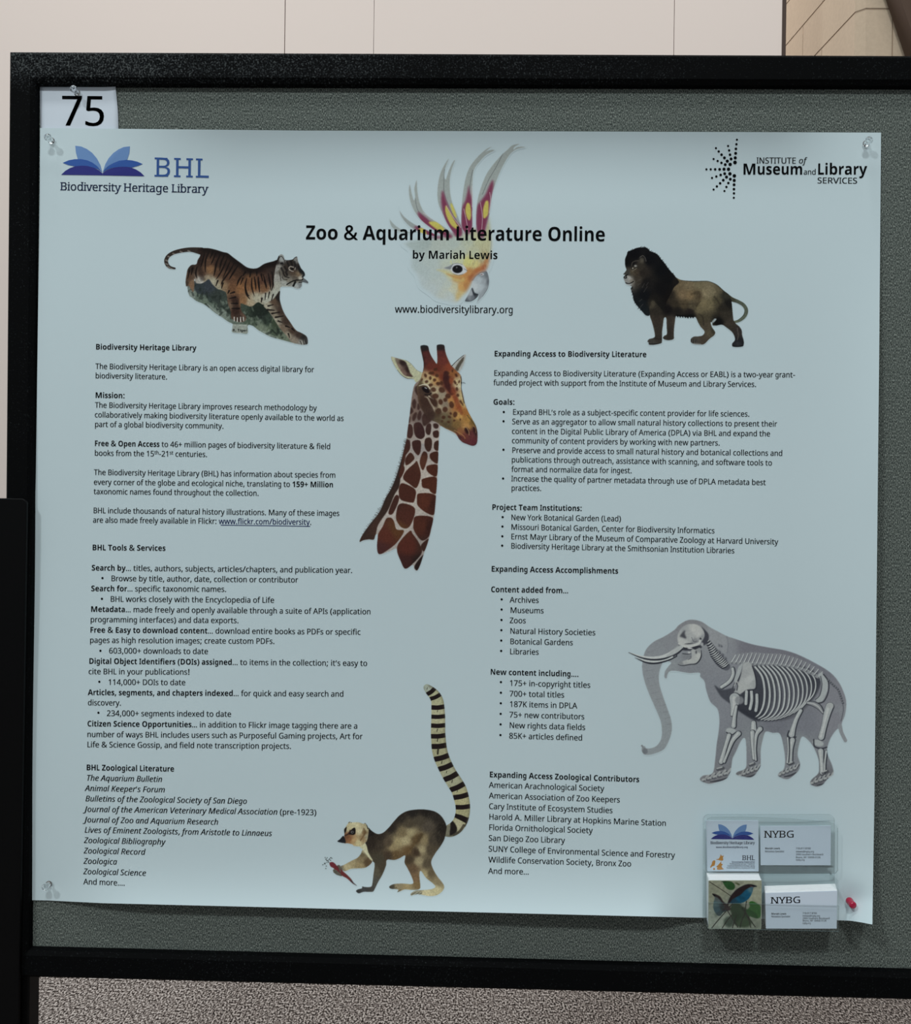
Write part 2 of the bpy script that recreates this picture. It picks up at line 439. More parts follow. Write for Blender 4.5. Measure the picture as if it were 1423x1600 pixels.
GLYPHS = r'''
rA64|1u1u3j6b4F6b641u5T1u4v3L323L2U1u|3F3s4k3s4C5H485T425m3+5+3t5b3n5H
rB69|2X1u2X6a3s6a4e6W5C6J5X5z5e5Q5b515Q4k584V4l4N4l4L5H4A5V415g3q5m3Z5o3D5h2f5M2E4r1+4A1u|374a3+4a4V4d4p4n4+50515L4z5h4m5v4P613u643764|372O432O4b2S4x2d562v5A3G563c4w3s4Z4140453745
rC62|4R1q3n1v3F272q2U2X2y2L3Y2I4E2M4v2Y5U2t5z3J6L3t6Z4Y6e5E6a5r6N5b5t57624X673s5-3L5d30502w4E303S3J2s3q2T4X2L562O5f2X5f20561t
rD6h|2X1u2X6a3z6a4e6W5C6J5f5+5-5Y6D4z6H4H673E5e2U4s223q1u|372O3l2O4p2c5S3D5f4G5Y545C5e4e5z3u643764
rE5Y|2X1u2X6a586a58633763374b514b51443744372P582P581u
rF5I|2X1u2X6a586a58633763374P504P503t373t371u
rG6g|4X1q3s1u3J262t2T2Y2y2M3Y2I4E2M4w2a5W2x5+3P6L406Z4j6e5T6a676N5u5s5K624h673x5-3N5d31502v4E2y3i353F3K2s3f2a462O4g2L5C2N5b2S5b3r4Z3r4Z4M6B4M6B235Q1u
rH6l|2X1u2X6a376a374b5W4b5W6a666a661u5W1u5W443744371u
rI46|291u292E2i2M2i66296E296a3r6a3r6E3I663I2M3r2E3r1u
rJ3h|1s0e1b0g1N0k1N1E1c1B1r19291E2P1S2V1w2V6a346a341z2-1N2l0z2M0j
rK5y|2X1u2X6a376a374G3W4j3w595B6a5t6a414X5y1u5G1u3b47373i371u
rL5K|2X1u2X6a376a372Q5A2Q5A1u
rM7r|2X1u2X6a3P6a4r2k4t2k6L6a7C6a7C1u6d1u6d4m6e5S6g5-6e5-541u4b1u325-315-335S344k341u
rN6t|2X1u2X6a3C6a5j2i5k2i5j305i3T5h3x5h6a6F6a6F1u5Y1u325n305n335D344W341u
rO70|4S1q3o1v3F272q2U2X2z2L3Z2I4F2L4w2X5W2q5+3F6L3o6a4T6f566a5e6M635-6N5W6Z4w6d4E6Z3Z6N2z632U5e27561v|4S2L592T5d2r5v3S5-4E5v515d5d595-4T673n5-3I5d30512w4E303S3H2r3m2T
rP5s|2X1u2X6a3m6a4Z6U566D5Q5n5X5C5U4q5M4T574A4m3w4H3m3f3j373j371u|374D3b4D4A4H4b4R4q4k4w5A4r5Z4d5r4F603j643764
rQ70|5X0n4d1q4X1q4S1q3o1v3F272q2U2X2z2L3Z2I4F2L4w2X5W2q5+3F6L3o6a4T6f566a5e6M635-6N5W6Z4w6d4E6X3R6G2n5r2G5F1x6N0n|4S2L592T5d2r5v3S5-4E5v515d5d595-4T673n5-3I5d30512w4E303S3H2r3m2T
rR5z|2X1u2X6a3q6a4a6V566F5Q5q5X5F5V4v5O4d5E4O514D4b3+5t1u5B1u423q373q371u|374K3q4K4J4O4f4Y4s4q4w5D4r5c4e5t4I603n633763
rS5V|3W1q2n1u2D222D2c2p2Q3X2L3-2O4K2Y4X2n4b354V3U493m3V432z4I2b4b2M4z2H5S2K5o2T652i6K2-6V3M6c3n6e4U6a546N4u5t4M623m673N64365x2x5j2t5R2+523I4m3v4V4c4A4s3+513l593U5B38542b4k2A4C1v
rT5Y|3Q1u3Q631y631y6a5T6a5T634063401u
rU6h|4G1q3V1x2x2I2b2s2U3Z2U6a346a343X39313N2f3m2Q4I2L4r2Q5D2g5R335W3Y5W6a656a653Y62345u2g5e2J5I224r1t
rV5q|3Z1u1u6a2V6a3Z3a3k313s2Y3+31493a5C6a5q6a491u
rW7-|3C1u1z6a2b6a3J3j3S373X2b3e393n3l4c6a5D6a643k6F376L2b6R376a3j7I6a7v6a6f1u631u594z525L4z5h4w5u4r5X4h4x3p1u
rX5k|1w1u3T4K206a2g6a3q4k4z6a5b6a494L5j1u521u3o3w2Y1u
rY5c|3S1u3S3h1u6a2X6a3l4H4z6a5c6a423i421u
rZ5e|281u282L4c622D622D6a5K6a5K672s2Q5O2Q5O1u
ra5a|3I1q2s1u2V242G2P2B2t2I3K2c3g373v3t3+4U404U4D4R4b4H4q434y3l4-3D4w2l4k2a5A375N3n5T4L5O4k5B4z4q524H521u4d1u4W2O4U2O4F283-1z3i1s|3R2I3r2M4A2X4O2r4T3I4T3c3y3b3O3X323N2s392o2s2q2c2z2Q3A2K
rb5w|461q3k1s3R1z3C28312L2+2L2s1u2S1u2S6t316t315g305F2-4x314x3C593R5J3k5R465T4i5M5A505T4R5Z3f5T2s5A2H4i1x|412I4R2O4k2f4v344z3f4s4O4Y4r404+3Y4v3F4g344F313g313e34333E2f3Y2O
rc52|3s1q3Q1t31202i2G2S2c2I332F3d2J4D2T4h2j52335H3S5Q3v5T4Q5Q4q5H4e4p4H4w3u4z3J4q2z4N2r3e2v34362f3Q2P3s2K4M2O4m2X4m204N1t
rd5w|3i1q361x2e2H2L2r2F3e2L4R2f50365M3i5T445R4N5K4o4y4q4y4p5C4o5T4o6t5N6t5N1u4v1u4p2M4o2M4c294N1+441s|3n2I4G2N4a2c4l2-4o3X4o3e4l4D4a4e4H4v3n4-3N4v344d2v4B2r3d2v34342f3N2O
re5b|3y1q3T1t33212j2H2T2e2J342F3d2I492S4c2g4+2+5F3N5Q3p5T4E5Q4a5H4t52544j5D4K5G3u5G3X2r3X2x30392d3V2O3z2J4Z2N552Z55234Z1t|2s3-4f3-4c4P4S4j4B4x3o4-3R4x384k2y4Q
rf49|2c1u2c4z1+4z1+5E2c5Q2c5e2h6D2v6c3G6r3l6v476t4R6o4H6L416P3l6R3V6O3K6F3D5-3B5e3B5P445P444z3B4z3B1u
rg5w|3o0J350N2X0X2X13360s3q0o4E0s4Y134k1N4o1n4o1w4p294p2M4o2M4L1y3i1q351x2e2I2L2t2F3e2L4O2e4+355L3i5T415R4K5L4a5A4o4x4q4x4v5P5N5P5N1q5H1A4+0i4V0P|3n2I4F2N4Z2a4l2y4p3V4p3e4l4G4Z4g4E4v3n4+3O4v354e2v4D2r3e2v33352e3O2O
rh5y|2S1u2S6t316t315Q2-4w314w3E593V5K3o5R475T4h5O55595K4m5Q4B5Q1u4r1u4r484l4c4V4u434+3Z4v3F4f344F313i311u
ri3a|2l5-2V642Q6C2P6M2Q6X2V6e2l6k2+6e326X346M326C2+64|2S1u2S5P315P311u
rj3a|2l5-2V642Q6C2P6M2Q6X2V6e2l6k2+6e326X346M326C2+64|210J1l0L1X0O1X0s1k0p1z0o290q2J0v2Q142S1L2S5P315P311M2z0w2o0b2U0O
rk5O|2S1u2S6t306t304H303-2-3i303i383s3I423R4D4Z5P5E5P3p3v5L1u4e1u3Q3X303B301u
rl3a|2S1u2S6t316t311u
rm81|2S1u2S5P2w5P2-4x314x3D5A3T5L3m5R445T4l5K584u5B4u5O585f5K5+5R6J5T6q5P7C5A7Q4m7V4B7V1u6w1u6w496r4d6c4u6C4+5m4w5U4h5J4K5G3q5G1u4h1u4h494c4d4M4u3z4+3W4v3E4f344G313j311u
rn5y|2S1u2S5P2w5P2-4x314x3E5A3V5L3p5R485T4i5P555A5K4m5Q4B5Q1u4r1u4r484l4c4V4u434+3Z4v3F4f344G313j311u
ro5s|3s1q3Q1t31212i2I2T2f2I362F3f2M4R2h4-3C5M3u5T4L5Q4k5G534-5I4e5S4C5W3f5O2t532I4Y1x|3t2I4L2O4f2g4r354v3f4r4D4f4e4L4v3t4+3P4v354e2v4D2r3f2v35352g3Q2O
rp5w|2S0J2S5P2w5P2-4x314x3C583R5J3k5R475T4i5M5A505T4S5Z3f5T2s5A2I4i1x461q3l1s3R1+312L2+2L3023311m310J|412I4K2L4Z2U4k2h4t2z4z3f4v4C4k4d4R4v404+3Z4v3G4h354J313m313f34343E2f3Y2O
rq5w|4o0J4o1p4o254q2M4n2M4c294N1+431s3h1q361x2f2H2L2r2F3e2M4R2f50375M3i5T445R4N5J4c584o4x4q4x4v5P5N5P5N0J|3o2I4G2N4Z2c4k2+4o3W4o3e4l4D4a4f4G4v3n4-3N4v344d2v4B2r3d2v34342f3N2O
rr4c|2S1u2S5P2w5P2+4m304m3C513S5G3l5Q455T4I5T4V5R4R4v4F4x424y3o4v3Y4o3K4d3A4O3345313m311u
rs51|3K1q2i1u2E222E2a2k2N3L2I3k2K3+2R472b4B2p46323r3F3J3V2k3l2M442G4H2D4Y2J4x2b5E305Q3Y5T485P4g5E4T4n3-4x3V4-3B4z2z4u2q4l2n4a2s4K38473h3v4F3e4c3K4i374k2s4e2P4M253v1u
rt4G|3X1q301w2p222e2F2X2X2V2w2V4z1-4z1-5E2V5T2k6D346D345P455P454z344z342w362e3E2S3P2L3d2I3u2K462N461x3s1s
ru5y|3h1q371v2k272U2X2P362P5P2-5P2-38342g3L2O3n2I4G2O4a2d4l314p3a4p5P5O5P5O1u4w1u4q2M4p2M4c274K1y401s
rv5D|3D1u1u5P2V5P3F3K3N303T2g3X2P3Z2P3e2g3l303s3K4c5P5D5P3u1u
rw72|2w1u1z5Q2Z5Q323X3B2z3H2U3I2U3M2m3S363X3R495Q4o5Q5O3R5X2y5e2V5f2V5l2y5u3X6O5Q6+5Q5-1u5K1u4j3t4a4P4U4p4S4p4M4P4D3t3a1u
rx5M|201u3H3h235P2j5P3d444X5P5B5P3z3h5F1u4b1u3d3I2f1u
ry5E|2R0J2A0K1z0N1z0q280o2L0n2d0q2r0y2-19371P3J1t1u5P2W5P3H3P3S2v3a2S3b2S3j2t3v3P4c5P5E5P3j1P3W0y3F0c2v0O
rz4z|281u282G414z2G4z2G5P4g5P4g4z2p2L4j2L4j1u
r05e|3m1q341+2b2T2J3E2D4E2F4y2M5Y2Z602s6M3G6a3m6f4S6U4x605E5F5K4E5H3Y5A2x4z2T4g264G1u|3m2J4D2R4W2o4h3O4k4E4h544W5g4D613m693J61305g2r542o4E2r3O302o3J2R
r15e|3f1u3f5A3f5d3h5z3V5o3H5c2n5C2T5b3k6a4D6a4D1u
r25e|2C1u2C2N3R3c414E4P4n4U534W5M4T5i4I5y41653i693N6735612Z5i2G652u6U3G6c3i6e4H6Z4k6J505w565O54524z4i4Y443v3P2x2R2x2Q5I2Q5I1u
r35e|3T1q2o1t2B242B2d2q2O3U2J402N4O2Z4b2r4g3E4a3c4K3t3v403M432v432v4Z3M4Z3t4c4E4o4T544X5R4U5l4J5z41663h693K6731622V5m2D692q6V3E6c3g6e4J6Z4m6J515x575U53534s4k4Z4V494M494K4e4D4-3+5C3e5G3D5D2r542V4r2D4V1-421t
r45e|4H1u4H2y212y213S4E6c4q6c4q3T5W3T5W2y4q2y4q1u|2b3T4H3T4H4y4H5X4J5+4H5+495j3-5T
r55e|3W1q2r1u2I242I2d2t2P3X2J3-2N4M2Z4b2t4h3K4c3k4P41414D3V4H344F2i4B2Q4M2b6a4x6a4x6234622z4h3H4k3i4m4L4g4r4P5A3z5G3O592k4p2E4F1w
r65e|3r1q3Q1t32222j2K2T2k2J3F2F3u2L4u2T5M2f5n2x673J6P3o6a4P6e4i6d4z6a4z654i694P6A3-683f603O5r3B5c315K2w4-2q4H2t4H324U3H4g3b4n3+4q4X4k4z4S5F3-5L3P5E2l4x2F4S1x|3r2J4D2N4W2a4i2w4m3P4i3o4Y464F4J3s4N3a4L3K4F37452z3w2t3j2r3W2y2y352i3H2U3X2M
r75e|2n1u4i622A622A6a5K6a5K673Q1u
r85e|3n1q361v2d292J2Y2D342F3O2L3e2i423B4L2t4Z2c4p2Q582M5X2P5s2Y682m6M326W3N6c3m6e4K6a4m6M535-5A5W585F52514j4f4H4N4o435A3f5H3P5J365D2a4v2A4P1v|3n4b4M4x4X5B4b5V4X5o4M5-45683l6A3Q68395-2+5o2w5V2y5H32553M4p|3m2H4B2L4V2W4h2m4l354h3P4U3g4A3t3m433f463H3v2-3g2q3P2n342r2m302W3K2L
r95e|391q2r1r2Z1u2Z2O382I3Z2K3u2S4A2d4N2s4X384d3T4j4B4h4B4V3+4G3o3y3h3Z3e303k2b402J4T2D532G5W2P5v2d6D2w6S3I6b3j6e486b4W6Q4r68555k5F5D5I4a5D3a55364u2h4c2L4E233l1u|3h453+474E4D4R4N4b4Y4h4l4j4y4c5W4T5m4H5z40663j693L65325u2s5Y2o532r4f304M3I49
r 3b
r&6i|3j1q361v2e292L2Z2E362J3Z2W3w2q4D3F4U2s4-2j5H2g5d2m632-6N3O6a3u6f4M6a4j6O4y63505e4y5F4l4x4S4f444P5L3B5d3f5p4E6O4E673S5y365j2q6h1u5v1u5K2R4-2B4e1-4D1t|3k4l4H5A4P5O4S5e4P5s4I6146683s6A3c683Q613H5s3F5e3H5P3N5C|3k2L472N4S2T4z2o3b47323i2u3S2r372v2p342Y3N2O
r.3f|2m1o2U1v2O222M2F2O2S2U2b2m2h332b382S3A2F3822331v
r,3f|29122L1s2U2f362f392a2v1p2b12
r:3f|2m4c2U4j2O4s2M532O5G2U5P2m5V335P385G3A53384s334j|2m1o2U1v2O222M2F2O2S2U2b2m2h332b382S3A2F3822331v
r;3f|2l4c2T4j2N4s2L532N5G2T5P2l5V325P385G3A53384s324j|25122D1a2L282Q2f322f352a2r1p2X12
r!3f|2b3C2Q6a376a2y3C|2m1o2U1v2O222M2F2O2S2U2b2m2h332b382S3A2F3822331v
r/4K|1y1u3i6a4G6a2W1u
r(3s|370s2h1T2O292D2v293h2D4T2O5E2h5x376a3f6a3G5x2z5D2o4T2k3i2o2x2z2C3G1V3f0s
r)3s|250s2U1V2n2C2y2x303i2y4T2n5D2U5x256a2d6a335x3M5E3Y4T3b3h3Y2v3M29331T2d0s
r+5e|3X2d3X3z2D3z2D4R3X4R3X5o3-5o3-4R5I4R5I3z3-3z3-2d
r-3-|293O293v3k3v3k3O
r'3N|2S4u2J6a2x6a2p4u
r@7o|4k1J401N3P1b2w1y2Z2Q2L302G3k2J4J2T4s2h5L305m3P663u6M4R6X536a5i6V6G6I6l5y765U7K4v7P4E7L3e77376n2l6Y2e6H2c5-2f5o2n5f2z5b3A5Y3A5P2y5C2m4y2e4d2c4B2h3s2x3f3K3a3q3d4E3l4b3z4u4E564a5F4z5I5Y5F5+585w3p5v3e5v3a5x3I613769326J306V336f3B6t3d6y4E6u4p6i5H6Q5f615w5a6553684M633o5r3L5T304+2p4P2l3l2t2u3F2G3t1t4k1k5V1q6820681a5W1N|4j3051345F3H5N3c5Q3-5T4q5F4t4+4u4h4s4T4k4I4Y4B4K453p483S4G3C4S33
bA6Q|1u1u3Y6b4m6b6Q1u5L1u502-3I2-2y1u|3Y3r4m3r4Q4x4L5D4E5Z495t435Y3z5A3u4x
iA5a|1W1u436a4h6a5G1u4h1u4V3L2w3L291u|3C3t4R3t4L4s4I5P4G5x4E5x3-5P3i4q
sA69|1p1u1p231+25272B2N2d3v6S446R5e2k5v2D62266D236D1u471u47234X284f2L4Z2h4M3B2v3B2f2a2d2T2d2M2k2835233823381u|2-3S4F3S3d50
bB6I|2U1u2U6a3x6a4m6W5M6J5j5y5r5O5o505f4j5Q4U564N564L5Y4B5j415r3r5w3a5y3F5r2h5V2F4y1+4E1u|3T4j424j4Q4l4f4s4n514p5G4m5U4d5e4N5k3-5m3T5m|3T2j472j4V2l4l2u4t354w3L4t3a4l3m4U3u453x3T3x
iB5q|291u396a4M6a4y6W5O6K5g5+5l5V5h535T4j574T4i4K4i4I4-4A5E3+5P3i5S3L5O2v5D2Y4y2G4a23491x3f1u|3J4a444a4d4g4q4o4-4y565A585Q555i4y5v4h614I643d64|2r2O3g2O4A2S4X2e4m2x4r3L4n3e4e3t4M423y453C45
sB6D|221u22232K262V2C2b2O2d2h2d5V2Z5w2O67226A226L426L4-6E5a5u5m5J5e4r5H4W4h4J5P445r3i5+3A5s2e5W2E4y1z4D1u|3g4M3k4M4A4P4T4Y4d4q4g5G4e5f4W5w4J643-673q663j623g5j|43274Q2B4f2N4n2h4q384n3c4b3w4H453q493g493g2X3l2D3t29
bC64|4N1q3j1v3B272n2U2V2z2K3Y2G4E2K4u2X5U2r5z3G6K3p6Z4T6e5A6Z5r6J5W5W4-5j4T5p3z5i3b5O3N4u3I4D3M3Z3a333x2l4T2f522j5g2v5g23531u
iC5l|411q3K1x2p2I2T2t2M3d2T4T2m5I2+5f3G5+3b6F3+6T4P6b4u6e5W6a626N5o5u5P634u674R63425v3j5f3S5K3F4x364W2+3d33353I2h3f2R482L4g2O5A2X5A204f1t
sC6T|4P1n3n1s3E242n2R2R2v2D3U28472D4m2R5K2n5n3F683o6M4Q6R4v6N5U6B5g685t6D5+6R696R694v5-4v5k5S5N5t4y684U6D3q5+3Q5H3I463R2-3t2L4c274-2A5O2K5l2a642w6G2l5l2D581u
bD6l|2U1u2U6a3y6a4e6W5E6J5i5+635Y6I4z6N4H6C3E5h2U4u223p1u|3T2j3v2j4i2t5A3O5L4F5F4x4-5P4a5g3-5m3T5m
iD6G|291u396a4G6a506T5b675y5X634i5+3x5l3F5M2h4p2F481+3J1u|2r2O3L2O3+2T4V2i4v335C3X5O455S4j5M5K565l4i5-4B643d64
sD6k|251u25232L252V2A2a2L2c2d2c5Y2a5t2U632J68216A216L436L556C5s5m6J536T466C2t5Q28471u|43274d2F502d5E3F5J475A5E4m5v44673s653l613g5f3g2b3l2D3s29
bE5Z|2U1u2U6a5B6a5B5m3T5m3T4k534k533w3T3w3T2j5B2j5B1u
iE5G|291u396a5X6a5Q633d633J4b4+4b4u443C442r2P4e2P4X1u
sE6C|211u21232K252V2A2b2M2d2f2d5V2b5r2V622K68226A226L5o6L5o505e505V5X5D5s4n6249653r643i5z3g5h3g4I3n4I494L4Q4W4b4p4i5G4s5G4s324i324Z3f4Q3s4F3z3i433g433g2Y3i2L3m2E48294a2B4y2G5G2P5W2d5k2v5v3H653H5q1u
bF5V|2U1u2U6a5A6a5A5m3S5m3S4Z524Z523k3S3k3S1u
iF50|291u396a5X6a5Q633d633H4O4y4O4r3t3A3t2l1u
sF5r|221u22232K262V2D2b2P2d2j2d5Y2b5r2U612J67216A216L5k6L5k505a505V5N5M5f5A5s4w5-4a6448663r653i5-3g5n3g4J3l4J474M4O4X4Z4q4g5H4r5H4r324g324a3X4P3r47403k443g443g2g3j2J3p2B3x274P234P1u
bG6e|4S1q3W1+2r2R2P3C2G4E2L4w2Z5W2v5-3O6L3-6Z4j6e5S6Z666M5n5Z5I5l4j5p4J5m3z5d3g5N3T533L4g3I4D3K3n3Q3P3a353p2s472i4W2f4t2g582j583i4G3i4G4W674W67255M1u
iG6L|481q3P1x2r2I2U2r2M3b2P4D2Y4o2m5J335m3R673s6P4M6a4u6e5e6a6F6N615s5V624u674N623w5o3X5Q3E4w324J2+3d303H362+3H2j3W2W3p2O4C2L4f2N502T5J3r4O3r4V4M5-4M5W234u1u
sG6s|4W1o3r1s3G242o2Q2S2u2E3T29472E4m2S5K2o5o3F683o6M4P6R4x6N5V6C5g695s6D5+6R6A6R6A4u5-4u5q5G5d5b5N5s56634p6B4V6D3r5+3S5H3J463P3C3f2Y42294a204u2255295C2K5E2b5E385C3O563Z4v3e4a3g4a3q6n3q6n3g6W3e6M3Z6H3P6F386F2A5O1u
bH6v|2U1u2U6a3T6a3T4k5K4k5K6a6K6a6K1u5K1u5K3v3T3v3T1u
iH6M|2A1u396a3k6a3K4b5O4b5o6a6N6a5O1u4p1u5G443C442l1u
sH6-|221u22232K262V2C2b2N2d2g2d5b2b5s2V612K67226A226L4F6L4F6A3u663j5y3g5b3g4L5E4L5E5b5B5y50664e6A4e6L6r6L6r6A6Z676O616J5t6H5b6H2g6J2O6O2D6Z266r236r1u4e1u4e234x25562B5C2N5E2g5E423g423g2g3i2N3n2C3z264F234F1u
bI4R|251u252S2g2j2g5l2560256a4E6a4E603f5l3f2j4E2S4E1u
iI40|1m1u1q2D2O2L3B672h6F2l6a4O6a4K6F3m672y2L3T2D3P1u
sI4R|201u20232I262U2C2b2M2d2d2d5g2b5w2V632K68206A206L4H6L4H6A3+683o633i5w3g5g3g2e3j2K3v284I234I1u
bJ43|1+0W1f0X1P0a1P1P1d1M1t1L2B1P2J1V2P1f2U2B2U6a3T6a3T2B3Q1e3H1D330u2m0g2P0Y
iJ3h|1M0e0s0j0u1E161B1M191d1C1s1L221b2A1y396a3k6a2l1u2Y1J2F0x1r0j
sJ57|2y1F2f1H2O1M2A1V1-1g1u1t1s261u2K1-2U282a2K2d2W2b2g2V2m2L2o292j1t2e1i2i1Y2w1V371X3F1e3K253K5T3H5u3C6034652g6A2g6L4z6L4z6A4b664U614Q5v4O5T4O2l4D1w3l1Q
bK6F|2U1u2U6a3T6a3T4R3f4i3s4+586a6E6a4c4V6F1u571u3u3s3T3Z3T1u
iK5a|291u396a3k6a3F4I3f4k5S6a6A6a474W5E1u4b1u3h49383m2l1u
sK6t|221u22232K262V2C2b2N2d2g2d5b2b5s2V612K68236A236L4G6L4G6A3u663j5y3g5b3g4A515Y5E5n5I5+59674k6A4k6L6e6L6e6A6Y6A5y5+5G5Q4X4g6Q2L6f286z236z1u4e1u4e234t235125592D4+2X3r3+3g3q3g2g3i2N3o2C3z264G234G1u
bL5b|2U1u2U6a3T6a3T2j5N2j5N1u
iL51|291u396a3k6a2r2Q4e2Q4X1u
sL63|221u22232K262V2C2b2N2d2g2d5b2b5t2V622K68226A226L4K6L4K6A3w673o633j5z3g5b3g2i3i2L3r2C4A294c2B4z2H5G2R5V2g5i2+5u3P633P5p1u
bM84|2U1u2U6a3q6a4x2-4z2-686a7U6a7U1u6Z1u6Z466a4d6b5A6c5Z6a5Z5N1u4T1u3K5Z3J5Z3K5A3M4c3N443N1u
iM7P|291u386a3z6a4Q2l4S2l6X6a7R6a6S1u5t1u6S4g6e5S6n5-6m5-4V1u411u3X5-3W5-3T5f3O5B3I4i2i1u
sM85|211u21232J262U2C2b2N2d2g2d5d2a5y2P66216A216L3i6L4+3H6H6L7w6L7w6A7f677U617O5s7M5b7M2j7P2J7a267w237w1u5l1u5l2367286I2K6K2i6K5o4i1u4X1u2w5h2w2g2y2M332A3F253Y233Y1u
bN7E|2U1u2U6a3k6a5m335o335l3j5l4M5l6a6e6a6e1u5N1u3K5R3J5R3L4m3N453N1u
iN6X|291u386a3m6a5C2i5D2i5K3J5S3-5-6a6Z6a5a1u4y1u3V5n3U5n3Q5Q3L4x3F4R2i1u
sN6j|5q1n2x5J2x2f2z2N322B3D253W233W1u231u23232Q262b2I2d2f2d5h2F67236A236L3Q6L5j3X5j5a5g5x5V66576A576L6a6L6a6A6I686762625s605a601n
bO76|4V1q3p1v3F272p2U2W2z2K3Z2G4F2K4w2W5W2p5-3F6M3p6a4W6f5C6a5m6M6B5-6V5W6g4w6k4E6g3Z6V2z6B2U5m275C1v|4V2f522m5Q345d3a5h4E5d4v5Q5P525j4W5q3z5j3b5P3O4v3J4E3O3a3b343z2m
iO6d|461q3M1y2p2J2T2u2M3e2P4E2X4o2j5J2-5l3K673k6P4C6b4k6f5R6X5+696J5a6Q4p6O4D6G3f65395q2i5V2L56234e1u|472L4V2O4q2Y562n5L345Y3S5h3t5m4K5o4p5j5N5V5n59624h674J643+5x3h5i3S5P3F52364d30492+3f33363H2h3f2R
sO71|4R1n3z1q3X1z392A2p2S2X2o2K3C2C3e29462C4b2K512X5Q2p5n39633Z6G3-6P4U6S4y6P5O6G5m63665n6N5S6b526j4c6m466j3e6b3C6N2o652S5l2A5M1z4w1q|4U20552F5T2y5b465W515H5h4w654R6D3p5+3R5H3J463O3C3d2Y3-28
bP60|2U1u2U6a3+6a4m6U5I6B5c5j5j565g4j5Y4L5J414+3n4W3c3v3Z3T3Z3T1u|3T4N3o4N4A4Q4T4Y4f4m4j544d5S4M5h3w5m3T5m
iP5c|291u396a4C6a4s6V5I6E5X5r5c5M5U4f55484R3q3Y3j373j2l1u|3E4D3e4D4C4H4e4U4w4r505L4y5g4o5v4W6147643d64
sP5z|221u22232K262V2C2b2N2d2g2d5b2b5s2V612K67226A226L3+6L4i6I5A6B5T605i5n5r5U5u585n4d5T4E4z3+4F3v3g3v3g2g3i2N3n2C3z264F234F1u|3g483s484H4B4Y4M4i4f4l564i5Y4a5s4M623-663k613g5n
bQ76|5R0n4a1q4V1q3p1v3F272p2U2W2z2K3Z2G4F2K4w2W5W2p5-3F6M3p6a4W6f5C6a5m6M6B5-6V5W6g4w6k4E6g3V6S2t652N5a216i0n|4V2f522m5Q345d3a5h4E5d4v5Q5P525j4W5q3z5j3b5P3O4v3J4E3O3a3b343z2m
iQ6d|4w0n4C1q491q461q3M1y2p2J2T2u2M3e2P4E2X4o2j5J2-5l3K673k6P4C6b4k6f5R6X5+696J5a6Q4p6N496E3Y5-2-5g2X5G2A4n1x5g0n|472L4V2O4q2Y572n5M345Y3S5h3t5o4p5j5N5V5n59624h674J643+5x3h5i3S5P3F52364d30492+3f33363H2h3f2R
sQ71|5b0m4n0u491G3j1u3G252t2N2a2k2L392C3c29462C4b2K512X5Q2p5n39633Z6G3-6P4U6S4y6P5O6G5m63665n6N5S6b526j4c6m466f3N6K2k5p2D571u5a1I6E166i1A6k0+680p|4U20562F5U2y5c465X515I5h4w654R6D3p5+3R5H3J463O3C3d2Y3-28
bR6D|2U1u2U6a3r6a4h6U5G6E5c5o5j5A5h4t5b4c5H4C4r3x6D1u571u3-3h3T3h3T1u|3T4V3o4V4D4X4V4f4f4s4j584f5R4U5d4C5k3n5m3T5m
iR5f|291u396a4B6a4+6S5T625d5O5Z4w5M4W4-4B4S3y5E1u4b1u3w3q393q2l1u|3F4K3m4K4K4O4j4c4y4x505L4z5h4o5v4W6147633d63
sR6W|221u22232K262V2C2b2N2d2g2d5b2b5s2V612K67226A226L406L4t6G5U625r5h5z595s4g5X4J4z44662O6J286Z236a236a1u5C1u3s3z3g3z3g2g3i2N3n2C3z264F234F1u|3g4A3t4A4K4E4d4Q4o4j4s5A4m5h4W5-44663t643l603g5f
bS5W|3W1q2p1u2B262B312u2m3F2g3b2e3v2h472n4E2y4H384C3N403a3M3v2-452e4M2M4m2G502F5J2M5t2g6I3A6Z3q6e4X6Z5D6J4v5Y4K5l3o5p3Y5n3N5h3F5X3D5L3G573R4y464b4j4F4x42563p5D3X5F3B582d4o2C4F1w
iS5C|361q2V1t2021202c2U2Q362L3f2Q3t2Y432j4A2w4C3C4A3S413f3R442+4O2h4m2c4-2a5H2d5h2o61316I3L6U3j6c476e4m6a5I6N545t4e6247673l643T5w3G5f3C5K3H4-3V4l3t4V4N4A4i3n4o3Y4q3F4i2d4M2B3p1w
sS5i|2J1n2J3R2V3R2i2p2+2N3L273p2148254P2E4Z2T4c2m4U39453S3U3l2+422e4M2R4j2N582Q5V2Y5q2l65306H3K6P3i6S476P4e6G4k6F4p6E4y6I506S5C6S5C5052504w5M4m5f4Y5u4J64436C3n6E3U6B3F63365s335c365N3E5B3k4s4M4Z4-4A5B3y5J3k5P3B5M2o5C2S4y2A4e1z4E1q3m1o3R1p371u2s1+2j202Z1y2U1n
bT5h|3I1u3I5l205l206a5Z6a5Z5l4H5l4H1u
iT5B|2u1u3m632U632b6a5l6a5f634M633U1u
sT61|2o1u2o2335253H2B3N2N3P2g3P673L672u622X5q2H5U2A4-1-4-1-6L5v6L5v4+5k4+5Y5d585-4W674T674T2g4V2N4b2B4n255523551u
bU6s|4M1q3X1x2x2I2Z2s2S3Z2S6a3R6a3R3i3V3D3g2u3z2j4N2f4o2j542w5F3F5I3j5I6a6I6a6I3Y6F34642g5p2J5R224y1t
iU6K|3s1q3D1v2m292V2a2P372Q3P2U3l356a3g6a333j303P2-37322o3D2Y3V2O3u2L4P2Q4m2e50305A3X5q6a6P6a5l3U5c305Q2b592G4p214O1t
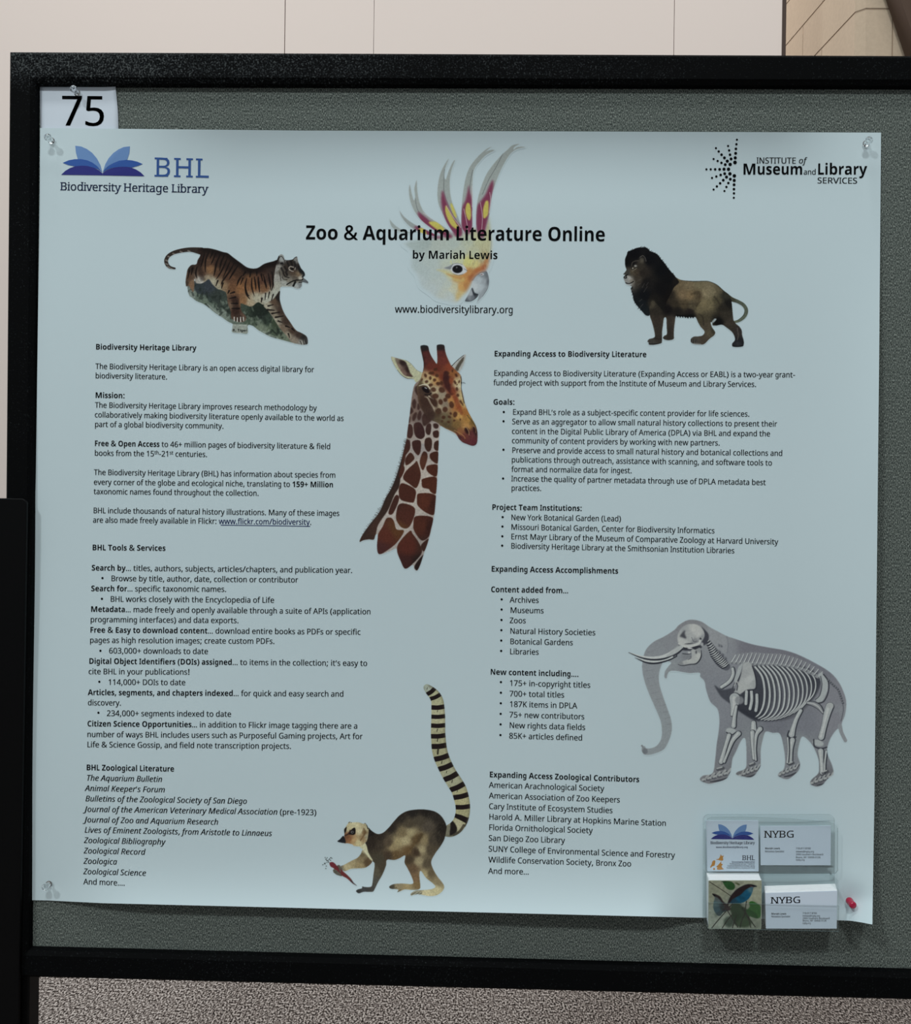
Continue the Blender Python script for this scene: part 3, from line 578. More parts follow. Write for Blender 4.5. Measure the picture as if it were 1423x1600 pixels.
sU6i|4J1m3X1s2-2A2i2h2c3P2c5b2a5s2U612J67216A216L4E6L4E6A3t663i5y3f5b3f3F3j2l3t2O492A4a265D2F5b2i5j3S5j5b5h5s5b615P67556A556L6X6L6X6A6H666760625r605b603f5w2o5c2C541t
bV69|3U1u1u6a2u6a3n3n3r3W3y36412l45364B3W4G3n596a696a4Z1u
iV5W|2-1u2V6a346a3N3c3P333Q2Y3R2Y3f323y3d5T6a676a3d1u
sV64|3z1m2K5c265-1z661l6A1l6L3y6L3y6A3W663Q613N5u3T5b4Q3H5I5a5M5u5K615E664p6A4p6L6C6L6C6A61695t635d5e481m
bW8E|341u1u6a2t6a3T403Y3e3e3A3i2o3l3B3r3d3v3y4b6a5X6a6D3y6I3d6N3A6R2o6V3B6a3e6f407G6a8E6a721u5w1u5H4M5E4Z594u555C535S515C4z4u4u4a4r4L4D1u
iW7W|2o1u2b6a3A6a3G3j3G3A3E2c3F2c3U3C3l3q516a5e6a5m3q5n3B5o2c5p2c5-396E3k7S6a846a5y1u5M1u5D4v5C5N5B5q5A5q505Q4n4u3O1u
sW7s|3Z1n2C5k21631w681k6A1k6L3f6L3f6A3M663H613G5v3K5X443O4q5L4h5o4c5+4V65476A476L6B6L6B6A5r665k5w5o5g6X3W7A5V7F5s7E5-79656p6A6p6L7+6L7+6A7q677i5-7W5b6F1n641n4z4v3l1n
bX6G|1u1u3S4J1+6a346a454u556a696a4h4F6G1u581u423f2y1u
iX5L|1Y1u3S4N2d6a3D6a3s4n5F6a5u6a464L4-1u4O1u3j3w2B1u
sX6V|1-1u1-232P2B2m2Y3n3w2f5g2M622C68226A216A216L4H6L4H6A476A3r673l5y3s5h4U4j515Y5C5x55664l6A4l6L6N6L6N6A6K6A63685q615N5Y4e4U5w2S69296P236Q236Q1u4D1u4D234G234c274k2I4a2g3x3g3E2g362K3E273b233b1u
bY5+|3S1u3S3h1u6a2z6a3x4e4w6a5+6a4R3j4R1u
iY5E|2t1u3F3f2V6a346a3e4E5A6a5r6a3q3d3T1u
sY62|2t1u2t233A263L2C3R2N3S2g3S3e2L5g2A5x21641u681m6A1m6L3v6L3v6A3o6A3W663P5z3V5j4J45585T5I5t5A654p6A4m6A4m6L6B6L6B6A5u625e5j4W3t4W2g4Y2N4d2C4o265523551u
bZ5h|221u222X4I5l265l266a5T6a5T5x3E2j5X2j5X1u
iZ5N|1q1u1w2L4r622m622t6a5f6a5Z662e2Q4r2Q4k1u
sZ6C|251u251-4b653+653G5-305s2p5f2e5N2U4+2K4+2S6L5s6L5s6D3O2A4E2A4r2F5I2U5e2u5t3V613V5t1u
ba5s|3H1q2r1u2U262F2S2A2y2G3S2Z3o33403m464O474O4H4M4X4F4h434o3q4q3K4l2q4Z2V5D385T3t5Y4W5T4+5E5G4r5M4H5M1u4h1u4U2N4T2N4E273+1y3g1s|3e2Y3x2b4A2k4L2y4O3F4O3Y403X3c3U3M3N3D3B3A2y3C2m3I2e
ia5d|391q2n1v2T272G2V2C312E3V2K3z2U4N2h4l2x523E5H3Z5Q3x5T4F5Q4V5I4h554p4s4s4s535P5V5P4l1u4I1u4N2Y4M2Y3q213W1t|3L2I3b2L3q2U4F2y4X3e4c3+4d4H4a4Z4S4o4F4x3+4+3l4y3W4q384O2u3l2o302q2i2x2U362L
bb62|4N1q401s3l1z3N2H3J2H391u2P1u2P6t3N6t3N5j3N5J3L503N503Y5D3m5O425V4P5Y4x5Q5N545f4U5l3h5f2t5N2I4x1x|452d4N2h4a2u4i3E4l3i4i494a4V4M4h444m3m4i3Y4W3Q4D3N3o3N3i3Q3E3X2u3l2h
ib5h|3f1q3K1t341-2u2C2l2Q2j2Q2V1u241u376t3i6t3S5i3M5G3G4v3D4l3F4l3m5F435Q4P5T4o5O565A5I4o5N4H5L3o5F3M562x4v2Z4g2G4N21411t|3c2I3s2L452T4I2g4T2w4i3Z4n4H4e4p4D4+3-4y3n4q3M4O333l2z3O2x302+2k362V3J2M
bc5G|3s1q391x2d2G2I2r2B3f2E4G2P4k2g55315L3S5U3y5Y4a5T535I4m4Y4L4h3y4l3W4d3G4G3B3g3E3C3O2t3d2h3y2d4U2i4y2w4y254U1u
ic4s|3W1q2+1v2Z292I2Z2C382E3b2K412U4R2i4n2z533H5H3e5Q425T4V5Q4w5I4l4q4R4x424+3i4w3O4k384R2y432r3d2o382r2o2-2X3F2M3a2I402N4Q2W4Q21401u
bd62|3X1q2-1x2Z2I2H2t2B3g2H4U2Z532-5Q3Z5Y3w5V4C5O4Q5D4b504d504a5K4Z5k4Z6t5X6t5X1u4n1u4b2M4Z2M4O294A1+3u1s|3t2c4D2g4S2r4a384d3Z4d3g4a474T4T4E4g3s4l3a4g3M4T3D473A3f3D3C3M2t3a2g
id5h|391q2n1v2T272G2V2C312E3V2K3y2T4M2g4k2w513D5G3Y5Q3x5T4F5Q4V5H4h554p4s4s4s4w5I4-5k5E6t5p6t4l1u4H1u4M2Y4K2Y3p213V1t|3M2I3a2L3o2T4C2v4W3X4b3u4d4H4b4Z4T4o4G4x3z4+3j4y3V4q374N2t3k2o302x2U
be5m|411q3W1t34212i2H2Q2d2F352B3f2E4E2P4i2f532-5K3P5U3t5Y4Y5R53575N4c5U3v5U3R3A3R3F343Q2o3i2c442Y4i2d5H2r5H244k1u|3C454Z454W4O4P4d4B4o3u4r3d4o3Q4f3G4Q
ie5A|3U1q2x1w2X2B2H2c2C392E3Z2K3+2T4N2g4k2x513E5G3a5Q3z5T4P5Q4j5G4v4-4z4f4w4K4l414U3n453a3Z3S2w3P2o3P2o3H2o3A2r2p2+2X3E2M3a2I432N4Y2a4Y24421u|2u3t2x3t3f3y3z424C4A4M4M4P4c4N4m4I4u484z3x4-3d4w3K4i334M
bf4R|2Z1u2Z4k204k205D2Z5T2Z5k2b682j6S2v6g396p3T6u3q6v4L6s4k6m4U624E663x683l663e603X5i3X5T4O5T4O4k3X4k3X1u
if3+|1a0J1L0K190N190s1K0p1W0o1k0r1u0+251Y2q4z2D4z2G5D2w5Q2+5l3F6S3Q6g3d6p3u6u4B6v4W6t4o6n4e6L4S6P4C6R3+6P3o6I3g643Z5l3U5P4E5P494z3P4z2g1U2W0+2I0d1-0O
bg62|3k0J310M2P0X2P1J34153o114D174T1O4Z1r4Z1w4Z284a2M4Z2M4M26461y3r1s3X1q2z1y2Y2J2H2v2B3g2H4S2Y522+5Q3Z5Y495P4c504d504i5T5X5T5X1u5Q1C540j4W0Q|3u2b4D2e4R2p4a354d3Y4d3g4a4A4R4V4D4h3t4l3U4d3G4G3B3f3G333V2j
ig5h|360J2W0N230X23132W0t350o3T0r3m0+3+1F471e4B1u4H2G4M2Y4K2Y3p213W1t3A1q2n1v2T272G2V2C312E3V2K3y2T4M2g4k2w513D5H3Y5Q3x5T4F5Q4V5I4h554q4s4s4s535P5W5P4i1h4U12480d3h0O|3M2I3a2L3o2T4D2v4W3Y4d4H4a4Z4T4o4H4x3+4+3k4y3V4q3I4d374N2t3k2o302x2U
bh6C|2P1u2P6t3N6t3N5s3M5M3K503O503a5F3q5Q465W4Q5Y4y5T5M5E5d4q5j4E5j1u4k1u4k3+4g4Q4U4g494m3n4h3Y4S3Q443N3a3N1u
ih5h|241u376t3i6t3Q5b3K5A3D4l3F4l3Y543x5M4A5R4R5T4o5P545F5G4y5K4Z5I4J5F414o1u4D1u4h454k4X4j4j4d4t4U4y4H4+424y3o4q3Y4d3J4K373w2z3P2f1u
bi3u|2u5w2h5y2W612P6A2M6P2P6e2W6n2u6t3G6n3O6e3Q6P3O6A3G61|2P1u2P5T3N5T3N1u
ii3a|3H5-33642z6I346b3C6h3M6j3b6f3f6Q3e6F3Y66|241u2q5P3P5P2f1u
bj3u|2u5w2h5y2W612P6A2M6P2P6e2W6n2u6t3G6n3O6e3Q6P3O6A3G61|260J1m0L1T0O1T191h171x1626172G1D2N1N2P1e2P5T3N5T3N1V3L1B3F0v350f2s0T2X0M
ij3a|3H5-33642z6I346b3C6h3M6j3a6f3f6Q3d6F3X66|1T0J130N130s1E0p1R0o1n0y1+1R2q5P3O5P2Y1O2P0x2C0c1u0O
bk5z|2P1u2P6t3N6t3N4e3M4F3K3r3L3r3Y473m4O4m5T5t5T4S3w5z1u4q1u3o3L3N2-3N1u
ik58|231u376t3i6t3H4u35452z3i2+3i4f5P5L5P3q3v4m1u471u3O3X2w3A2f1u
bl3u|2P1u2P6t3N6t3N1u
il3a|231u376t3i6t2e1u
bm8L|2P1u2P5T395T3H503K503X5F3n5Q445W4N5Y4l5W525P5I5F5T505Y505l5F605Q6J5W6c5Y785T7X5E7m4q7r4E7r1u6s1u6s3+6p4Q6d4g6K4m5-4h5n4U5f485c3h5c1u4e1u4e3+4a4Q4O4g454m3l4h3X4S3Q443N3a3N1u
im7e|241u2q5P3I5P3D4m3F4m3X553v5M475S4O5T4i5Q4x5G55505B4h5C4h5W535w5M695S6Q5T6n5Q725F7D4+7G4c7F4J7C416l1u691u6d456g4M6h4Z6f4k6a4t6R4y6F4+614y5o4q5Z4d5L4L5A3z513U4h1u461u4a454e4X4c4j4Y4t4P4y4D4+3-4y3m4q3X4d3J4K373w2z3P2f1u
bn6C|2P1u2P5T395T3H503K503X5F3o5Q465W4R5Y4y5T5M5E5d4q5j4E5j1u4k1u4k3+4i4K4b4Z4Q4j494m3n4h3Y4S3Q443N3a3N1u
in5h|221t2o5Q3J5Q3F4n3X563x5O4A5T4R5V4p5R565G5H4+5L4c5K4I5G414p1t4B1t4f464i4M4k4Y4c4s4H4z434x3p4p3Z4c3L4J383w2-3P2g1t
bo5y|3v1q3R1t30222g2J2P2g2E382B3h2I4U2f533C5Q3x5Y4P5U4q5K5A535R4i5c4E5f3h5Y2u5B2J4e1y|3w2c4G2h4U2u4d3D4f3h4d494U4U4G4h3w4l3a4h3M4U3E493B3h3E3D3M2u3b2h
io5b|3W1r2z1w2Z2C2I2d2C3B2J3-2S4N2f4k2u503C5F3Z5P3z5S4W5M4x555B4f5H455A3I512v4q2Z4b2G4H213x1u|3Y2J3s2N472X4M2p4X3A4f3d4h494d4Y4O4s4C4y3z4z3e4w3L4k364R2x442q3e2o3A2r2p2+2Y3E2N
bp62|2P0J2P5T3C5T3K503N503m5O425V4P5Y4x5Q5N545f4U5l3h5f2u5M2I4w1x4N1q411s3l1z3N2H3K2H3N1m3N0J|452d4O2h4b2u4j3E4l3i4g4I4S4e444m3m4i3Y4W3Q4D3N3o3N3i3Q3E3X2u3l2h
ip5h|1l0J2q5P3I5P3D4l3F4l3m5F445Q4Q5T4o5O565A5I4o5N4G5L3o5F3L562x4v2Z4f2F4N20411t3f1q3L1t341-2u2C2l2Q2j2Q2h282e1q2J0J|3c2I3s2L452T4I2g4T2w4i3Z4n4H4e4p4D4+3-4y3n4q3M4O333m2z3O2x302+2k362V3J2M
bq62|4Z0J4Z1p4b2M4Z2M4O294A1+3u1s3X1q2+1x2Z2I2H2t2B3g2H4U2Z532-5Q3Z5Y3w5V4C5O4Q5D4b504d504i5T5X5T5X0J|3u2b4E2f4S2q4a374d3Y4d3g4a474T4T4E4g3t4l3Z4g3M4T3E473B3f3G333V2j
iq5h|3r0J491p4E254J2O4M2Y4K2Y3p213W1t3A1q2n1v2T272G2V2C312E3V2K3y2T4M2g4k2w513D5H3Z5Q3x5T4F5Q4V5I4h554p4s4s4s535P5V5P4Q0J|3M2I3a2L3o2T4C2v4V3Y4b3v4d4H4a4Y4T4n4G4x3+4+3k4y3V4q3I4d374N2t3k2o302x2U
br4t|2P1u2P5T385T3H4t3K4t3W573m5L435U4P5Y4a5X4k5W4f4b4X4d4N4d3u4Y3h4Q3W4F3Q403N3j3N1u
ir4V|241u2q5P3I5P3D4m3F4m3Y563u5N4K5T4W5T4i5Q4a4v4F4y3x4u3f4k3Q4U3E4B2-3V2f1u
bs59|3N1q2k1t2B212B2r2p2d3P2Y3f2Z3p2d3v2j3x2r3u303g3A3A3P2c3i2Q3s2I422D4G2B4Y2H4+2a5I315U3c5Y4E5T4s5G4Z4Z444l3b4p3G4m394a3D4Q3R4H3v444R3p4e3f4n3T4t3F4v2y4p2T4W26421u
is4k|2v1q2L1u1w221w2a2M2O2u2I3E2L3U2S3d2d3h2r3f313Z3A353U2m3i2X3w2O4A2L4U2Q4t2f5C325P3X5T475P4b5E4P4m414w3X4+3H4y344s2y4i2w4W2x4L314D3V3u423V4D3E4H2v4B2R3v253T1u
bt4k|3d1q331x2q242f2I2Y2c2V302V4k224k22592a5U2s6E3U6E3U5T4U5T4U4k3U4k3U303W2q3c2i3k2d3v2c4E2e4X2j4X1+481t
it44|361q2n1t2V1-2K2E2G2b2H2p2K332j4z2A4z2E5E2q5U3E6C3a6C3O5P4H5P4B4z3J4z2v322s2s2r2f2w2P312K3B2I3Q2K3f2O3f1x3P1s
bu6C|3f1q381v2k282T2Y2O382O5T3M5T3M3N3O323V2o3g2f3x2c4J2h4Y2v4g3H4j3n4j5T5h5T5h1u4x1u4p2L4m2L4Z264I1y3+1s
iu5h|371q2m1t2U222J2K2F2i2H2+2K3G2n5P3N5P2u3C2r2l2s2Z2x2Q352K3I2I3X2L3n2T412g4G2z4T3N4c3u4x5P5V5P4l1u4H1u4M2Y4J2Y412D3e1x3P1s
bv5d|3F1u1u5T2w5T3c3R3i323k2i3m2i3v3R4c5T5d5T4G1u
iv4y|2c1u2C5P2n5P2+3S3032322d322K342K3F2i3R373d3T4f5P5G5P3N1u
bw7W|2z1u1y5T2w5T3L3u3Q3V3V323X2j3Z2j3b2y3e3H3h3a3k3l4A5T5F5T5g3l5k3S5o325q2j5r2j5u315z3U633u6U5T7R5T6Q1u5L1u54384-3T4u3y4n4Q4i4k4h4k4c4Q4V3y4O3T4J37411u
iw6e|2P1u2G5P2q5P2t3X2t2t2s2O2t2O2-2j39353J3Q4E5P4s5P4z3X4+2z4z2O4-2O5D2+5W3h6H5P6u5P5G1u4Z1u4T3o4S4I4S4s4R4s4F4P403s351u
bx5h|1w1u383j1+5T355T3n4K4U5T5b5T4R3j5f1u4Y1u3n37311u
ix53|1e1u3A3i2P5P2-5P3X464Z5P5E5P3n3g4a1u3-1u3P3F2J1u
by5d|2c0J2K0K260N26182H162V162n192+1I381V3F1k3J1w1u5T2y5T3e3S3j393l2r3n2r3q393v3S4a5T5d5T461R3s0x3W0b350O
iy4y|1j0J1T0K1H0N1H0r1T0o1h0n1x0q280y2V1R2k1r2C5P2n5P303g333C352k352M372M3F2g3S363d3U4f5P5G5P321I2m0t2U0Z290N
bz55|231u232T3k4k2A4k2A5T4r5T4r4r3D2e4u2e4u1u
iz4p|1o1u1t2H434z2Y4z2e5P4m5P4h4x2X2K4C2K471u
b05e|3m1q311+2W2T2D3E274E2A4x2H5X2V602o6M3D6a3m6f4U6U4-605I5F5P4E5M3X5F2x512T4j264I1u|3m2d442j4H314N3X4Q4E4N4x4H5R445l3m5r3S5l3F5R384x364E383X3F313S2k
b15e|3c1u3c4c3d523e5X3V5O3I5D2l4n2H5N3n6a4c6a4c1u
b25e|291u292a3K3m3v4N4D4q4J5G4H5V495g3+5n3k5p3T5n3D5h2g5L285z2Z6I356Y3p6e4E6c4c6T4v6H57615F5j5I5N5G4-584g4i413+3K3O2m3O2j5Q2j5Q1u
b35e|3V1q2n1u2824282w2n2h3O2c3r2f472o4I304L3J4F3e463m3v3r3D3w2s3w2s4h3D4h3u4m444s4B4+4H5J4E5X475i3v5p3c5r3I5p305k2c5V286B2o6W3C6c3g6e4K6a4q6M585-5F5X5A554y4l4d4W4E4M4E4L4k4D553-5J3g5O3F5K2t5B2X4w2E4Z20451t
b45e|3-1u3-2s1-2s1-3Y436a4z6a4z3d5X3d5X2s4z2s4z1u|2t3d3-3d3-4Q404o415C425R405R3u5B3k4x
b55e|3T1q2n1u2D242D2x2o2j3R2d3q2g462p4H324L3N4E3m3w3-3P4431422i3+2I4B2U6a506a505k3L5k3G4p3V4s3s4u4G4r4d4j4w4W594E5I3u5L3S5D2n4t2G4H1x
b65e|3q1q3N1t2z222d2K2L2j2A3E273t2A4h2O5Q2Z5l2o62366I3T6T3x6b4T6d4o6d556a555o4q5r4X5s405p3e5g3M5S3B59344o314O344O3E4c3S4n3k4u454x4e4r534Y5L445Q3S5K2n4-2G4V1x|3p2d442g4H2p4Q344T3R4R3l4J3+46473q4A3S443C3q363X3B363Q2l3c2f
b75e|2d1u4N5l235l236a5Q6a5Q5y3f1u
b85e|3m1q331v2Y292E2Z27342B3W2O3s2g47304L2k4Z2U4p2J572G5W2J5s2T682j6M316W3O6c3m6e496c4W6W4p6M53685D5s5G5W5C57514p4l4Z4Q4M4v435G3f5N3P5P365M2l5C2Q4y2A4d1+4D1s|3m4n49514I5C4K5R4I5e4A5o3+5u3m5w3Y5u3M5o3E5e3C5R3E5D3N52|3l2Y442b4J2j4R2u4U374O3R473h3p3u3j3x3E3b353O3238342v3D2j3R2b
b95e|331q2k1q2Q1t2Q2g2i2d2-2b3W2e3u2n4A304L3I4S3f4V434S43453g3p3Z3Q3W2t3c2T3v2B4N254-2C5h2X6C316W3i6d496a4Z6P4v675B5k5M5D5P4a5L3n58314z2i4k2P4Q29421+3b1s|3i4H444N4K4d4Q4x4L5M465i3x5o3j5r3S5n3F5e365O3350354i3D4U3Q4K
'''

# ------------------------------------------------------------------ lettering
# outlines: one glyph per line, style letter + character, advance and contours in base 64 (300 units = cap height)
_A64 = {c: i for i, c in enumerate('0123456789ABCDEFGHIJKLMNOPQRSTUVWXYZabcdefghijklmnopqrstuvwxyz+-')}


def _num(s):
    return _A64[s[0]] * 64 + _A64[s[1]] - 120


GL = {}
for _line in GLYPHS.strip('\n').split('\n'):
    _k, _rest = _line[:2], _line[2:]
    _p = _rest.split('|')
    GL[_k] = (_num(_p[0]), [[(_num(c[i:i + 2]), _num(c[i + 2:i + 4])) for i in range(0, len(c), 4)] for c in _p[1:]])

# advance widths of the poster's text face (per 2048 em), regular and bold
W_REG = dict(zip("abcdefghijklmnopqrstuvwxyz", [981, 1076, 866, 1076, 1019, 625, 964, 1076, 470, 490, 931, 470, 1636, 1076, 1080, 1076, 1076, 714, 801, 686, 1076, 925, 1464, 887, 927, 809]))
W_REG.update(dict(zip("ABCDEFGHIJKLMNOPQRSTUVWXYZ", [1185, 1114, 1092, 1260, 1000, 941, 1292, 1276, 516, 653, 1064, 861, 1751, 1322, 1356, 1058, 1378, 1112, 941, 998, 1314, 1162, 1822, 1063, 998, 959])))
W_REG.update({c: 1038 for c in '0123456789'})
W_REG.update({' ': 463, '.': 517, ',': 511, ':': 548, ';': 548, '!': 667, '/': 791, '(': 621, ')': 621, '+': 1020, '-': 627, "'": 440, '&': 1397, '@': 1832})
W_BLD = dict(zip("abcdefghijklmnopqrstuvwxyz", [1012, 1100, 856, 1100, 1030, 648, 970, 1100, 503, 523, 981, 503, 1666, 1100, 1101, 1100, 1100, 727, 817, 710, 1100, 969, 1525, 940, 970, 813]))
W_BLD.update(dict(zip("ABCDEFGHIJKLMNOPQRSTUVWXYZ", [1241, 1148, 1083, 1290, 1000, 940, 1304, 1292, 546, 678, 1120, 866, 1790, 1351, 1385, 1090, 1401, 1153, 968, 1014, 1314, 1197, 1855, 1128, 1065, 967])))

_tess_cache = {}


def tess(key):
    """Filled triangles of one glyph."""
    if key in _tess_cache:
        return _tess_cache[key]
    cu = bpy.data.curves.new('g', 'CURVE')
    cu.dimensions = '2D'
    cu.fill_mode = 'BOTH'
    for c in GL[key][1]:
        sp = cu.splines.new('POLY')
        sp.points.add(len(c) - 1)
        for i, (x, y) in enumerate(c):
            sp.points[i].co = (x / 300.0, y / 300.0, 0, 1)
        sp.use_cyclic_u = True
    ob = bpy.data.objects.new('g', cu)
    me = ob.to_mesh()
    V = np.array([(q.co[0], q.co[1]) for q in me.vertices]).reshape(-1, 2)
    T = [tuple(p.vertices) for p in me.polygons]
    ob.to_mesh_clear()
    bpy.data.objects.remove(ob)
    bpy.data.curves.remove(cu)
    _tess_cache[key] = (V, T)
    return V, T


def serifs(key):
    """Small slabs at the flat stem ends of a sans glyph."""
    out = []
    for c in GL[key][1]:
        for i in range(len(c)):
            (xa, ya), (xb, yb) = c[i], c[(i + 1) % len(c)]
            w = abs(xb - xa)
            if abs(ya - yb) > 6 or w < 18:
                continue
            y = (ya + yb) / 2
            if min(abs(y - t) for t in (0, 225, 300, 318, 321)) > 8:
                continue
            lo, hi = min(xa, xb), max(xa, xb)
            up = 1 if y < 100 else -1
            if w < 75:
                out.append((lo - 32, hi + 32, y, y + up * 27))
            elif key[1] in 'BDEFLRP':
                out.append((lo - 32, lo + 10, y, y + up * 27))
    return out


class Ink:
    """Flat print laid on a sheet: `place(px, py)` turns photo pixels into points just above that sheet."""

    def __init__(self, place):
        self.place = place
        self.px, self.py, self.f, self.mi = [], [], [], []

    def tri(self, P, T, m=0):
        n = len(self.px)
        self.px += [float(p[0]) for p in P]
        self.py += [float(p[1]) for p in P]
        for t in T:
            self.f.append(tuple(i + n for i in t))
            self.mi.append(m)

    def poly(self, P, m=0):
        self.tri(P, [tuple(range(len(P)))], m)

    def disc(self, x, y, r, m=0, n=14):
        self.poly([(x + r * math.cos(2 * math.pi * i / n), y + r * math.sin(2 * math.pi * i / n)) for i in range(n)], m)

    def text(self, x0, y0, x1, y1, s, cap=None, m=0, style='r', up=(0.0115, -1.0), space=0.0):
        """Set a line from (x0, y0) to (x1, y1) on its baseline. *bold*  _italic_  ^raised^"""
        x0, y0, x1, y1 = map(float, (x0, y0, x1, y1))
        runs, st, raised, link_ = [], style, False, False
        for ch in s:
            if ch == '*':
                st = style if st == 'b' else 'b'
                continue
            if ch == '_':
                st = style if st == 'i' else 'i'
                continue
            if ch == '^':
                raised = not raised
                continue
            if ch == '~':
                link_ = not link_
                continue
            if ch == '…':
                runs += [('.', st, raised, link_, 0.88)] * 3
                continue
            runs.append((ch, st, raised, link_, 1.0))
        pos, x = [], 0.0
        for ch, st, ra, lk, wf in runs:
            base = W_BLD if st == 'b' and ch in W_BLD else W_REG
            adv = base[ch] / 2048.0 / 0.644 * wf                     # in cap heights
            if st in 'sz':
                key0 = (('s' if st == 's' else 'r') + ch)
                adv = (GL[key0] if key0 in GL else GL['r' + ch])[0] / 300.0
            if ra:
                adv *= 0.66
            pos.append((x, adv))
            x += adv + space
        total = x - space - 0.09
        wpx = math.hypot(x1 - x0, y1 - y0)
        if cap is None:
            cap = wpx / total
        k = wpx / total                                              # pixels per cap height along the line
        ex = np.array([(x1 - x0) / wpx, (y1 - y0) / wpx])
        uy = np.array(up) * cap
        o = np.array([x0, y0])
        for (ch, st, ra, lk, wf), (px, adv) in zip(runs, pos):
            if ch == ' ':
                continue
            keys = {'b': 'b', 'i': 'i', 's': 's', 'r': 'r', 'z': 'r'}
            key = keys[st] + ch
            fat = st == 'b' and key not in GL
            dy = 0.0
            if ch == "'":
                key, dy = 'r,', 0.78
            if key not in GL:
                key = 'r' + ch
            V, T = tess(key)
            gadv = GL[key][0] / 300.0
            sx = adv / gadv
            sy = 0.66 if ra else 1.0
            if ra:
                dy = 0.38
            shear = 0.16 if st == 'i' and key[0] == 'r' else 0.0
            copies = [(-0.02, 0.0), (0.02, 0.0), (0, 0.02), (0, -0.012)] if fat else ([(-0.012, 0.0), (0.012, 0.0)] if (st == 'z' and 6 < cap < 20) or cap > 40 else [(-0.03, 0.0), (0.03, 0.0)] if st == 'z' and cap < 6 else [(-0.014, 0.0), (0.014, 0.0)] if st in 'ri' and cap < 12 else [(0.0, 0.0)])
            for cdx, cdy in copies:
                P = o + np.outer((px - 0.045 + V[:, 0] * sx + cdx + shear * V[:, 1]) * k, ex) + np.outer(V[:, 1] * sy + dy + cdy, uy)
                self.tri(P, T, 1 if lk else m)
            if st == 'z':
                for xa, xb, ya, yb in serifs(key):
                    q = np.array([(xa, ya), (xb, ya), (xb, yb), (xa, yb)]) / 300.0
                    P = o + np.outer((px - 0.045 + q[:, 0] * sx) * k, ex) + np.outer(q[:, 1], uy)
                    self.poly(P, m)
        return cap

    def build(self, name, mats, parent):
        P = self.place(np.array(self.px), np.array(self.py))
        o = mesh(name, P, self.f, mats, parent)
        if len(o.data.polygons) == len(self.mi):
            o.data.polygons.foreach_set('material_index', self.mi)
        return o


# ------------------------------------------------------------------ printed pictures
def spline(P, closed=True, k=5):
    """Catmull-Rom through the points."""
    P = np.asarray(P, float)
    n = len(P)
    out = []
    t = (np.arange(k) / k)[:, None]
    rng = range(n) if closed else range(n - 1)
    for i in rng:
        if closed:
            a, b, c, d = P[i - 1], P[i], P[(i + 1) % n], P[(i + 2) % n]
        else:
            a, b, c, d = P[max(i - 1, 0)], P[i], P[i + 1], P[min(i + 2, n - 1)]
        out.append(0.5 * ((2 * b) + (c - a) * t + (2 * a - 5 * b + 4 * c - d) * t ** 2 + (3 * b - a - 3 * c + d) * t ** 3))
    out = np.concatenate(out)
    return out if closed else np.vstack([out, P[-1]])


def blur(a, r):
    if r < 0.3:
        return a
    n = int(math.ceil(r * 2.5))
    w = np.exp(-0.5 * (np.arange(-n, n + 1) / r) ** 2)
    w /= w.sum()
    for ax in (0, 1):
        pad = [(n, n) if i == ax else (0, 0) for i in range(2)]
        b = np.pad(a, pad, mode='edge')
        a = sum(w[i] * (b[i:i + a.shape[0], :] if ax == 0 else b[:, i:i + a.shape[1]]) for i in range(2 * n + 1))
    return a


